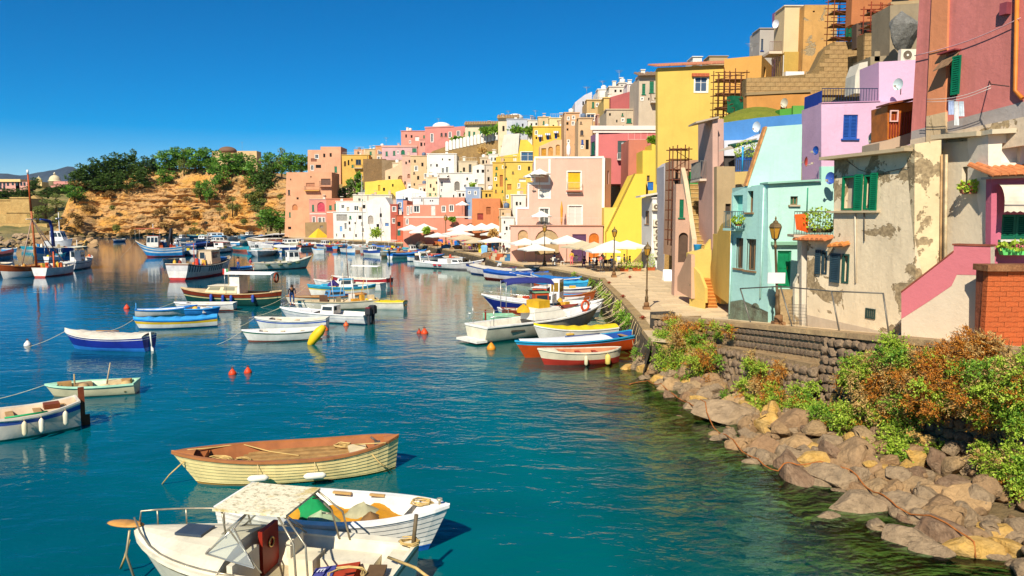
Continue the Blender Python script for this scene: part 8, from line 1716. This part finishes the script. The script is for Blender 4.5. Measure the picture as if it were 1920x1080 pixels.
for i,(pr,px,py,Y,s_,lab) in enumerate(((PW,984,446,96,1.0,'white parasol before the small arch of the pink house'),(PW,1021,443,95,1.05,'white parasol behind the lamp before the large arch'),(PW,1063,441,93,1.15,'white parasol before the purple door of the pink house'),(PB,1092,451,86,1.1,'beige parasol in the middle of the near cafe row'),(PB,1114,453,84,1.0,'beige parasol right of the other beige one'),(PW,1150,450,83,1.1,'white parasol right of the lamp before the yellow buttress'),(PW,1176,450,85,1.15,'rightmost white parasol before the yellow buttress'),(PW,1005,457,88,1.0,'low white parasol overlapping the cafe lamp'),(PW,1130,458,80,.9,'front white parasol over the seated guests'),
	(PW,928,444,112,1.25,'wide white parasol left of the pink house corner'),(PW,770,421,150,1.2,'far white parasol before the salmon house left'),(PW,795,419,150,1.25,'far white parasol before the salmon house right'),(PW,786,427,144,1.1,'lower far white parasol before the salmon house'),(PW,866,420,137,1.2,'white parasol left below the orange house'),(PW,882,420,136,1.2,'white parasol centre below the orange house'),(PW,903,418,136,1.2,'white parasol right below the orange house'),(PW,922,418,134,1.2,'white parasol before the yellow stairs'),(PW,858,430,130,1.3,'low white parasol between the thin lamps'),(PW,932,430,126,1.3,'white parasol before the white wall by the pink house'),(PW,954,431,124,1.2,'white parasol half hidden by the pink house corner'),(PW,820,436,134,1.0,'low flat white parasol over stacked boats'),(PB,890,448,122,1.2,'tan parasol beside the wide white one'),(PB,870,440,124,1.2,'tan awning parasol near the boats'))): put(pr,px,py,Y,lab,s_ * 1.18,R.uniform(.1,.6))
for px,py,Y,z,lab in ((1012,316,100,15.0 - .6,'white parasol on the upper terrace of the pink house'),(1001,321,101,13.7 - .5,'left white parasol on the upper terrace of the pink house'),(1015,395,98.9,6.5,'white parasol on the long terrace of the pink house'),(867,377,148,7.5,'small white parasol on the salmon house terrace')): put(PR,px,py,Y,lab,.95,.2,None,at(px,py,Y).z - 2.6)
mb = MB(); p = at(1066,292,108); mb.lathe([(.06,-.2),(.3,.3),(.3,1.2),(.05,1.9)],p,8); tag(mb.build('parasol',mat('e8e4da',.8)),'closed white parasol on the roof of the pink house','parasol')
p = at(1053,414,99.2); mb = MB(); mb.lathe([(.05,-1.0),(.13,0),(.18,1.6),(.02,2.6)],p,8); tag(mb.build('parasol',mat('d8902c',.8)),'closed orange parasol on the long terrace','parasol')
p = at(597,437,196); mb = MB(); mb.lathe([(3.6,-2),(2.2,-.6),(.1,1.2)],p,4,smooth=False); tag(mb.build('tent',mat('d8b02c',.8)),'yellow tent awning before the low stone wall','tent')
# tables and chairs
def mk_table(): r = thing('table','cafe table','table'); mb = MB(); mb.box(0,0,.72,1.1,.75,.04); mb.build('tabletop',mat('d8c8a8',.6),r,True); mb = MB(); mb.box(0,0,.05,.1,.1,.67); mb.build('leg',mat('e4e0d8',.5),r,True); mb = MB(); mb.box(0,0,0,.5,.4,.05); mb.build('base',mat('e4e0d8',.5),r,True); return r
def mk_chair(col):
	r = thing('chair','chair','chair'); m = mat(col,.5); mb = MB(); mb.box(0,0,.43,.42,.42,.04); mb.build('seat',m,r,True); mb = MB(); mb.box(0,.2,.5,.42,.03,.4); mb.build('backrest',m,r,True)
	for x in (-.18,.18):
		for y in (-.18,.18): mb = MB(); mb.box(x,y,0,.035,.035,.43); mb.build('leg',m,r,True)
	return r
TB = mk_table(); CW = mk_chair('e0dcd2'); CD = mk_chair('3a3a44'); n = 0
TS = [(990,487),(1004,489),(1028,487),(1046,489),(1040,497),(1080,492),(1060,486),(1114,497),(1132,500),(1147,502),(1128,490),(1160,494),(950,474),(938,472),(905,466),(885,464),(865,461),(845,459)]
for i,(px,py) in enumerate(TS):
	p = gz(px,py,QZ); a = R.uniform(-.2,.2); near = 'before the arches' if px < 1050 and px > 960 else 'between the parasols and the lamp' if px >= 1050 else 'under the far parasols'
	o = TB if i == 0 else dup(TB,p,a); o.location = p; o.rotation_euler = (0,0,a); o['label'] = 'pale cafe table %s' % near; o['group'] = 'cafe tables ' + near
	for j in range(3 if px > 960 else 2):
		an = a + (0,math.pi,math.pi / 2)[j]; d = Vector((-math.sin(an) * -.75,math.cos(an) * .75,0)) if j < 2 else Vector((.95,0,0)); k = (CW,CD)[(i + j) % 2]; c = k if n < 2 and not first.get(k.name) else dup(k,p,0); first[k.name] = 1; n += 1
		c.location = p + d; c.rotation_euler = (0,0,math.atan2(d.y,d.x) - math.pi / 2); cn = 'white' if k is CW else 'dark'; c['label'] = '%s cafe chair %s' % (cn,near); c['group'] = '%s cafe chairs %s' % (cn,near)
p = gz(1385,601,1.95); r = thing('stool','bright blue wooden stool at the corner of the mint house','stool',p); m = mat('1c78c4',.6,.15); mb = MB(); mb.box(p.x,p.y,p.z + .62,.62,.5,.06); mb.build('seat',m,r); mb = MB(); mb.box(p.x,p.y,p.z + .3,.5,.05,.05); mb.build('stretcher',m,r)
for x in (-.25,.25):
	for y in (-.2,.2): mb = MB(); mb.box(p.x + x,p.y + y,p.z,.06,.06,.62); mb.build('leg',m,r)
p = gz(1253,527,QZ); mb = MB(); mb.obox(p + Vector((-.4,0,0)),(.8,0,0),(0,.5,1.05),(0,.04,0)); mb.obox(p + Vector((-.4,1.0,0)),(.8,0,0),(0,-.5,1.05),(0,.04,0)); tag(mb.build('sandwich_board',mat('e8e4e0',.6,.06)),'blank white sandwich board on the quay paving','sign board')
p = gz(1254,513,QZ); r = thing('reed_screen','tall reed mat screen behind the sandwich board','screen',p); rm = mat('a8844c',.9,.35,6)
for i in range(10): mb = MB(); mb.box(p.x - .45 + i * .1,p.y,p.z,.085,.06 + .02 * (i % 2),2.7); mb.build('reed_panel',rm,r)
# air conditioners
def ac(px,py,pl,w_,lab,name='air_conditioner'):
	s0,z = pl.sz(px,py); r = thing(name,lab,'air conditioner',pl.P(s0,z,.2)); h = w_ * .72; mb = MB(); mb.pbox(pl,s0 - w_ / 2,s0 + w_ / 2,z - h / 2,z + h / 2,.05,.4); mb.build('casing',mat('dcd0b4',.6,.15),r)
	mb = MB(); c = pl.P(s0 - w_ * .1,z,.41); k = [c + pl.u * (h * .4 * math.cos(a)) + Vector((0,0,h * .4 * math.sin(a))) for a in [i * math.pi / 8 for i in range(16)]]; mb.face([q - pl.n * .0 for q in k]); f = mb.build('fan',mat('6a5c48',.6),r); f.data.flip_normals() if f.data.polygons[0].normal.dot(pl.n) < 0 else None
	mb = MB(); mb.tube(k + k[:1],.02,4,caps=False); mb.tube([c + pl.n * .01,c + pl.n * .03],h * .1,8); mb.build('grille',mat('e4dcc8',.5),r); mb = MB(); mb.pbox(pl,s0 - w_ / 2,s0 + w_ / 2,z - h / 2 - .06,z - h / 2 - .005,.0,.4); mb.build('bracket',mat('8a7458',.6),r)
U = PY(84)
for i,(px,py) in enumerate(((1231,388),(1233,418),(1234,434),(1234,446),(1235,459),(1236,475))): ac(px,py,U,1.05,'%s air conditioner on the white utility house' % ('topmost','second from the top','third from the top','third from the bottom','second from the bottom','lowest')[i])
ac(1698,106,PY(45.0),.95,'large air conditioner on the roof of the lilac house')
# satellite dishes
def dish(px,py,Y,r_,col,lab,ang=-.9):
	p = at(px,py,Y); o = thing('satellite_dish',lab,'satellite dish',p,ang); mb = MB(); vs = []; fs = []; k = 14
	for i in range(5):
		for j in range(k): a = 2 * math.pi * j / k; q = r_ * i / 4; vs.append((q * math.cos(a) * .85,-.0 + .35 * (q * q / r_),q * math.sin(a)))
	for i in range(4):
		for j in range(k): a = i * k + j; b_ = i * k + (j + 1) % k; fs.append((a,b_,b_ + k,a + k))
	mb.add([(x,-y + .1,z) for x,y,z in vs],fs,0,True); mb.build('dish',mat(col,.5,.15),o,True); mb = MB(); mb.tube([(0,.05,-r_ * .8),(0,-r_ * 1.1,-r_ * .5)],.02,5); mb.box(0,-r_ * 1.1,-r_ * .55,.08,.12,.1); mb.build('arm',mat('b8a890',.5),o,True); mb = MB(); mb.tube([(0,.1,0),(0,.35,-.1),(0,.35,-r_ * 1.6)],.03,5); mb.build('mount',mat('9a8c7c',.5),o,True)
for a in ((1529,282,41.2,.24,'1c4a98','dark blue satellite dish on the lilac side wall',-1.1),(1512,303,41.0,.28,'b8483c','red satellite dish beside the mint sloping wall',.9),(1557,334,36.2,.3,'3a5aa8','blue satellite dish at the mint roof corner',-.9),(1640,260,35.5,.36,'c8d0c0','pale satellite dish before the lilac house front',-.9),(1684,158,43,.34,'b8c8c4','pale satellite dish on the upper lilac wall',-.9),(1471,193,71,.45,'c0b8a0','grey satellite dish before the orange block wall',-.9),(1419,238,56,.4,'c8d4dc','pale satellite dish on the blue terrace wall',-.9),(1455,45,92,.5,'d8d8dc','white satellite dish on the purple side wall at the top',-.8)): dish(*a)
# laundry, towel, scaffolds, fence
def cloth(pts,col,lab,name='cloth',folds=.05):
	A,B_,C_,D = [Vector(q) for q in pts]; mb = MB(); k = 10; n_ = (B_ - A).cross(D - A).normalized()
	g = [[A.lerp(B_,i / k).lerp(D.lerp(C_,i / k),j / 6) + n_ * folds * math.sin(i * 2.1) * (j / 6) for i in range(k + 1)] for j in range(7)]
	for j in range(6):
		for i in range(k): mb.face([g[j][i],g[j][i + 1],g[j + 1][i + 1],g[j + 1][i]],0,True)
	return tag(mb.build(name,mat(col,.9,.2,5)),lab,name)
lp = RP.off(.75)
for x0,x1,y0,y1,c,lab in ((1778,1788,188,215,'a8b4d0','pale blue trousers on the washing line of the red house'),(1789,1797,190,235,'d8d8d4','long white garment on the washing line of the red house'),(1798,1807,190,218,'c8d0d4','white shirt on the washing line of the red house')): cloth([lp.hit(x0,y0),lp.hit(x1,y0),lp.hit(x1,y1),lp.hit(x0,y1)],c,lab,'garment',.04)
r = thing('washing_line','washing lines strung under the green shuttered window','washing line',lp.hit(1790,190))
for dy in (0,5): mb = MB(); mb.tube([lp.hit(lerp(1738,1858,i / 8),lerp(186,160,i / 8) + dy + 8 * math.sin(math.pi * i / 8)) for i in range(9)],.012,4); mb.build('line',mat('d8ccc0',.7),r)
mb = MB(); mb.tube([RP.hit(1855,152),lp.hit(1858,158),lp.off(.4).hit(1892,162)],.02,5); mb.build('bracket',mat('4a3830',.6),r)
# balcony with towel left of the weathered house
h = House('small iron railed balcony with terracotta roof below, between mint and cream houses',at(1530,440,34.6),'balcony','balcony'); q = Plane((12.3,34.3),(14.2,34.0)); a,b = q.sz(1488,440),q.sz(1562,440); h.rail(q,a[0],b[0],a[1],q.sz(1520,396)[1],0,'4a4a3c',.11); mb = MB(); mb.pbox(q,a[0],b[0],a[1] - .12,a[1],-1.4,.05); h.part(mb,'floor_slab',plaster('c8b090',.5,.5)); h.wall(q.off(-.3),[(1503,650),(1562,650),(1562,452),(1503,452)],'cfc0a8',.9,[],dirt=.6,stain=.5)
cloth([q.P(*q.sz(1489,402),.06),q.P(*q.sz(1516,400),.06),q.P(*q.sz(1514,436),.1),q.P(*q.sz(1492,430),.1)],'cf5a1c','orange towel hanging over the balcony railing','towel')
def scaffold(lab,px0,px1,py0,py1,Y,nx,nz,col,dep=1.6,net=None):
	r = thing('scaffold',lab,'scaffold',at((px0 + px1) / 2,py1,Y)); m = mat(col,.6,.3,5,metal=.3); pl = PY(Y); (a,z1),(b,z0) = pl.sz(px0,py0),pl.sz(px1,py1); t = lambda *p_: [pl.P(s_,z,d) for s_,z,d in p_]
	for i in range(nx + 1):
		s_ = lerp(a,b,i / nx)
		for d in (0,-dep): mb = MB(); mb.tube(t((s_,z0 - .5,d),(s_,z1 + R.uniform(-.3,.5),d)),.05,5); mb.build('upright',m,r)
	for k in range(nz + 1):
		z = lerp(z0,z1 - .2,k / nz); mb = MB()
		for d in (0,-dep): mb.tube(t((a - .3,z,d),(b + .3,z,d)),.045,5)
		mb.build('ledger',m,r)
		if k < nz: mb = MB(); mb.tube(t((a,z,.05),(b,lerp(z0,z1 - .2,(k + 1) / nz),.05)) if k % 2 else t((b,z,.05),(a,lerp(z0,z1 - .2,(k + 1) / nz),.05)),.035,4); mb.build('brace',m,r)
		if k % 2: mb = MB(); mb.pbox(pl,a,b,z,z + .06,-dep,0); mb.build('board',mat('8a6a48',.9,.3),r)
	if net:
		mb = MB(); x0,y0,x1,y1 = net; q0,q1 = pl.sz(x0,y1),pl.sz(x1,y0); k = 12
		for i in range(k): f = lambda u,v: pl.P(lerp(q0[0],q1[0],u),lerp(q0[1],q1[1],v),.12 + .15 * math.sin(u * 9 + v * 5)); [mb.face([f(i / k,j / 4),f((i + 1) / k,j / 4),f((i + 1) / k,(j + 1) / 4),f(i / k,(j + 1) / 4)],0,True) for j in range(4)]
		mb.build('netting',mat('0c5a3c',.9,.35,2),r)
scaffold('rusty scaffold with green netting before the big yellow house',1347,1398,132,215,80,5,6,'6a3c24',1.8,(1362,180,1396,212)); scaffold('tall brown scaffold tower with dark netting at the hilltop',1566,1606,-20,82,80,2,8,'7a3c20',1.6,(1584,-10,1604,70)); scaffold('brown scaffold before the unfinished brick house',1634,1666,5,58,68,2,4,'8a3a20',1.4); scaffold('rusty scaffold left of the stone stair',1262,1288,275,450,66,2,9,'6a3a24',1.4)
h = House('steel fence with wire mesh panels on the sea wall coping',WP.P(8,3,0),'fence','fence'); fm = mat('7a7468',.5,.3,metal=.5); fp = WP.off(-.35)
for (x0,y0),(x1,y1) in (((1388,541),(1412,612)),((1463,536),(1488,614)),((1559,545),(1575,620)),((1656,550),(1668,628))): mb = MB(); mb.tube([fp.hit(x0,y0),fp.hit(x1,y1 + 8)],.03,6); h.part(mb,'post',fm)
mb = MB(); mb.tube([fp.hit(x,y) for x,y in ((1388,541),(1463,537),(1559,546),(1656,550))],.028,6); h.part(mb,'top_rail',fm); mb = MB(); a,b = fp.hit(1480,570),fp.hit(1512,612)
for i in range(14): x = lerp(1478,1512,i / 13); mb.tube([fp.hit(x,570 + i * .2),fp.hit(x + 2,612)],.008,3)
for i in range(8): mb.tube([fp.hit(1478,570 + i * 6),fp.hit(1513,572 + i * 6)],.008,3)
stuff(h.part(mb,'mesh_panel',fm))
for px,py,Y,c,lab in ((1308,468,54.8,'1c8ac8','blue bucket on the landing of the stone stair'),(1282,446 + 8,300,'','')):
	if c: p = at(px,py,Y); mb = MB(); mb.lathe([(.22,-.3),(.3,.35),(.32,.38)],p,10); tag(mb.build('bucket',mat(c,.5)),lab,'bucket')
for px,py,c,s_,lab in ((857,464,'1c6ab8',1.3,'blue wheeled bin on the quay near the boats'),(826,460,'1c4ea8',1.2,'dark blue barrel on the quay'),(795,457,'2458b0',1.1,'blue chest left on the quay edge'),(903,473,'d8c020',1.4,'yellow canister beside the inflatable bow'),(908,475,'7ab0d8',1.3,'pale blue canister beside the yellow one'),(928,470,'2a7ab0',1.6,'blue drinks fridge under the wide parasol')): p = gz(px,py,QZ); mb = MB(); mb.add([(p.x + x * .4 * k * s_,p.y + y * .35 * k * s_,p.z + z * s_) for z,k in ((0,.8),(.85,1),(1.0,.7)) for x,y in ((-1,-1),(1,-1),(1,1),(-1,1))],[(0,3,2,1),(8,9,10,11)] + [(i + o,(i + 1) % 4 + o,(i + 1) % 4 + 4 + o,i + 4 + o) for o in (0,4) for i in range(4)]); tag(mb.build('bin',mat(c,.5,.15)),lab,'bin')
# ---- people
DG = {}
def person(lab,loc,rz,pose,shirt,pants,skin='b87850',hair='2a1c14',s_=1.0):
	key = (pose,shirt,pants,skin,hair)
	if key not in DG:
		sit = pose == 'sit'; hz = .47 if sit else .93; ben = .35 if pose == 'bend' else .0
		J = [('pelvis',(0,0,hz),.13),('chest',(0,-ben * .6 - (.04 if sit else 0),hz + .38 - ben * .2),.15),('neck',(0,-ben - .02,hz + .55 - ben * .4),.055),('head',(0,-ben - .04,hz + .70 - ben * .45),.10),('crown',(0,-ben - .03,hz + .80 - ben * .45),.07)]; E = [(0,1),(1,2),(2,3),(3,4)]
		for sg in (-1,1):
			b = len(J); fy = -.42 if sit else sg * .06
			J += [('hip',(sg * .1,0,hz - .06),.095),('knee',(sg * .12,fy if sit else -.03,hz - .02 if sit else hz * .52),.065),('ankle',(sg * .12,fy + (.02 if sit else 0),.07),.042),('toe',(sg * .13,fy - .16,.04),.035)]
			E += [(0,b),(b,b + 1),(b + 1,b + 2),(b + 2,b + 3)]
			c = len(J); cz = hz + .46 - ben * .3; cy = -ben * .75
			J += [('shoulder',(sg * .2,cy,cz),.062),('elbow',(sg * .27,cy - .06,cz - .27),.045),('wrist',(sg * .22,cy - (.3 if sit or ben else .1),cz - (.32 if sit else .5)),.032),('hand',(sg * .2,cy - (.4 if sit or ben else .13),cz - (.33 if sit else .58)),.03)]
			E += [(1,c),(c,c + 1),(c + 1,c + 2),(c + 2,c + 3)]
		me = bpy.data.meshes.new('person_base'); me.from_pydata([j[1] for j in J],E,[]); o = bpy.data.objects.new('person_base',me); COL.objects.link(o)
		md = o.modifiers.new('s','SKIN'); sd = o.modifiers.new('u','SUBSURF'); sd.levels = 1
		for i,j in enumerate(J): me.skin_vertices[0].data[i].radius = (j[2],j[2])
		me.skin_vertices[0].data[0].use_root = True; bpy.context.view_layer.update(); m2 = bpy.data.meshes.new_from_object(o.evaluated_get(bpy.context.evaluated_depsgraph_get())); bpy.data.objects.remove(o)
		m2.materials.clear(); [m2.materials.append(mat(c,.8,.1)) for c in (skin,shirt,pants,hair)]
		for f in m2.polygons:
			c = f.center; k = min(range(len(J)),key=lambda i: (c - Vector(J[i][1])).length - J[i][2] * .5); nm = J[k][0]; f.use_smooth = True
			f.material_index = 1 if nm in ('chest','shoulder','elbow') else 2 if nm in ('pelvis','hip','knee') else 2 if nm == 'ankle' and pants != '2c4a7c' else 0
			if nm == 'crown' or (nm == 'head' and c.y > J[3][1][1] + .02): f.material_index = 3
		hm = MB(); hd = Vector(J[3][1]); hm.lathe([(.02,.145),(.07,.13),(.105,.07),(.112,.0),(.09,-.05)],hd + Vector((0,.025,0)),10)
		nose = MB(); nose.add([hd + Vector(v) for v in ((-.015,-.1,-.01),(.015,-.1,-.01),(0,-.13,-.02),(0,-.1,.03))],[(0,1,2),(0,2,3),(1,3,2)]); DG[key] = (m2,hm,nose)
	m2,hm,nose = DG[key]; r = thing('person',lab,'person',loc,rz); o = link('body',m2,r,loc); hm.build('hair',mat(hair,.8),r,True); nose.build('nose',mat(skin,.8),r,True); r.scale = (s_,s_,s_); return r
person('man in a dark t-shirt and shorts bending on the brown rimmed boat',gz(548,572,.62),.3,'bend','2c2830','2c4a7c',s_=1.05); person('shirtless man standing in the bright blue dinghy',gz(447,506,.35),.4,'stand','b87850','2c5a9c'); person('person lying back on the stern of the workboat in red',gz(470,502,1.0),1.2,'sit','b84a5c','b87850')
for px,py,rz,sh,pa,lab in ((1105,503,1.4,'2c3458','b8b8c0','guest in dark jacket and pale trousers sitting at the cafe left'),(1119,503,-1.2,'24305c','2c3040','guest in navy sitting across the cafe table'),(1146,500,.4,'24406c','3a3a44','guest in blue top sitting behind the lamp base'),(1181,500,-1.5,'1c2c5c','c8c4bc','woman in dark blue top sitting right of the planters'),(1170,496,1.3,'4a3434','2c2c34','guest with dark hair sitting behind the planter')): person(lab,gz(px,py,QZ),rz,'sit',sh,pa)
FC = ('d8606c','8a4a8c','e0d8d0','2c5a9c','c8a030','3a3a44')
for i in range(16): px = (842,846,861,872,880,893,905,914,770,776,783,802,930,720,733,826)[i]; yq = interp([(700,452),(760,456),(819,464),(872,473),(930,489)],px)[0]; person('distant %s person in a %s top %s' % (('seated','standing')[i % 2],('pink','purple','white','blue','yellow','dark')[i % 6],'beside the pink house corner' if i == 12 else 'by the salmon house parasols' if 765 < px < 806 else 'at the quay by the tall mast' if px < 765 else 'near the low flat parasol' if px < 866 else 'under the parasols below the orange house' if px < 894 else 'before the yellow outside stair'),gz(px,yq - 7 - (i % 4) * 2,QZ),R.uniform(-2,2),('sit','stand')[i % 2],FC[i % 6],FC[(i + 3) % 6])
# rope over the boulders
bpy.context.view_layer.update(); dg = bpy.context.evaluated_depsgraph_get(); rp = []
RT = [(1180,735),(1215,728),(1245,745),(1285,775),(1320,800),(1350,835),(1390,870),(1460,915),(1500,905),(1590,905),(1625,935),(1680,985),(1740,1020),(1790,1046),(1840,1080)]
for (x0,y0),(x1,y1) in zip(RT,RT[1:]):
	for i in range(5):
		q = bank_at(lerp(x0,x1,i / 5),lerp(y0,y1,i / 5)); hit,lo = sc.ray_cast(dg,q + Vector((0,0,2.2)),Vector((0,0,-1)))[:2]; z = min(lo.z + .03,q.z + 1.0) if hit else q.z; rp.append(Vector((q.x + R.uniform(-.03,.03),q.y + R.uniform(-.05,.05),max(z,-.1))))
for _ in range(2): rp = [rp[0]] + [Vector((b.x,b.y,max(b.z,(a.z + b.z + c.z) / 3))) for a,b,c in zip(rp,rp[1:],rp[2:])] + [rp[-1]]
rope(rp,.022,'a8642c','long rusty rope lying across the boulders')
# ---- haze over the whole place
hz = MB(); hz.obox((-5200,-40,-1.5),(9400,0,0),(0,7200,0),(0,0,420)); hm_ = bpy.data.materials.new('haze'); hm_.use_nodes = True; ht = hm_.node_tree; ht.nodes.clear(); ho = N(ht,'ShaderNodeOutputMaterial'); pv_ = N(ht,'ShaderNodeVolumePrincipled'); pv_.inputs['Density'].default_value = .00002; pv_.inputs['Color'].default_value = (.62,.78,1,1); ht.links.new(pv_.outputs[0],ho.inputs['Volume']); stuff(hz.build('haze',hm_))

r = thing('pier','wooden pier on rusty posts left of the stone base wall','pier',gz(588,452));
for i in range(9):
	q = gz(556 + i * 8,454 - (i % 2)); mb = MB(); mb.tube([q - Vector((0,0,.5)),q + Vector((0,0,2.2 if i % 3 else 3.4))],.16,6); mb.build('post',mat('8a4430',.8,.3),r)
q0,q1 = gz(552,452),gz(624,453); mb = MB(); mb.obox(q0 + Vector((0,0,1.1)),q1 - q0,(0,2.5,0),(0,0,.2)); mb.build('deck',mat('a07048',.8,.3),r)

NR = random.Random(9)
for i in range(26):
	px = NR.uniform(700,965); yq = interp([(700,452),(760,456),(819,464),(872,473),(930,489),(965,495)],px)[0]; q = gz(px,yq - NR.uniform(1.5,6),QZ); zn_ = 'by the tall mast' if px < 760 else 'before the far parasols' if px < 860 else 'beside the wide parasol' if px < 920 else 'by the pink house corner'; mb = MB(); c,nm = NR.choice((('b0542c','rust'),('c8803c','orange'),('8a6a48','brown'),('3a6a8c','blue'),('b8a888','grey')))
	if i % 2:
		k = 10; vs = [(q.x + r_ * math.cos(2 * math.pi * j / k) * NR.uniform(.8,1.2),q.y + r_ * math.sin(2 * math.pi * j / k),q.z + z) for r_,z in ((1.0,0),(.85,.35),(.45,.65),(.1,.72)) for j in range(k)]; mb.add(vs,[(a * k + j,a * k + (j + 1) % k,a * k + k + (j + 1) % k,a * k + k + j) for a in range(3) for j in range(k)],0,True); tag(mb.build('net_pile',mat(c,.95,.4,4,.03)),'%s fishing net piled on the quay %s' % (nm,zn_),'fishing net','%s nets on the quay %s' % (nm,zn_))
	else: mb.box(q.x,q.y,q.z,1.1,.7,.45,NR.uniform(-.5,.5)); mb.box(q.x + .1,q.y,q.z + .47,.9,.6,.4,NR.uniform(-.5,.5)); tag(mb.build('crate_stack',mat(c,.8,.3,3)),'%s fish crates stacked on the quay %s' % (nm,zn_),'crate','%s crates on the quay %s' % (nm,zn_))
for i in range(14):
	px = (850,868,884,899,912,926,944,985,1010,1040,1072,1095,1128,760)[i]; yq = interp([(700,452),(760,456),(819,464),(872,473),(930,489),(1000,497),(1130,520)],px)[0]; c,nm = ((FC[i % 6]),('pink','purple','white','blue','yellow','dark')[i % 6]); person('%s person in a %s top %s' % (('standing','seated')[i % 2],nm,('left of the tan parasol','behind the blue bin','under the tan parasol','before the orange house','beside the yellow canister','under the wide white parasol','at the pink house corner','before the small arch','beside the arch lamp','before the large arch','under the white parasol by the purple door','between the beige parasols','under the front white parasol','below the long salmon house')[i]),gz(px,yq - 13,QZ),NR.uniform(-2,2),('stand','sit')[i % 2],c,FC[(i + 2) % 6])
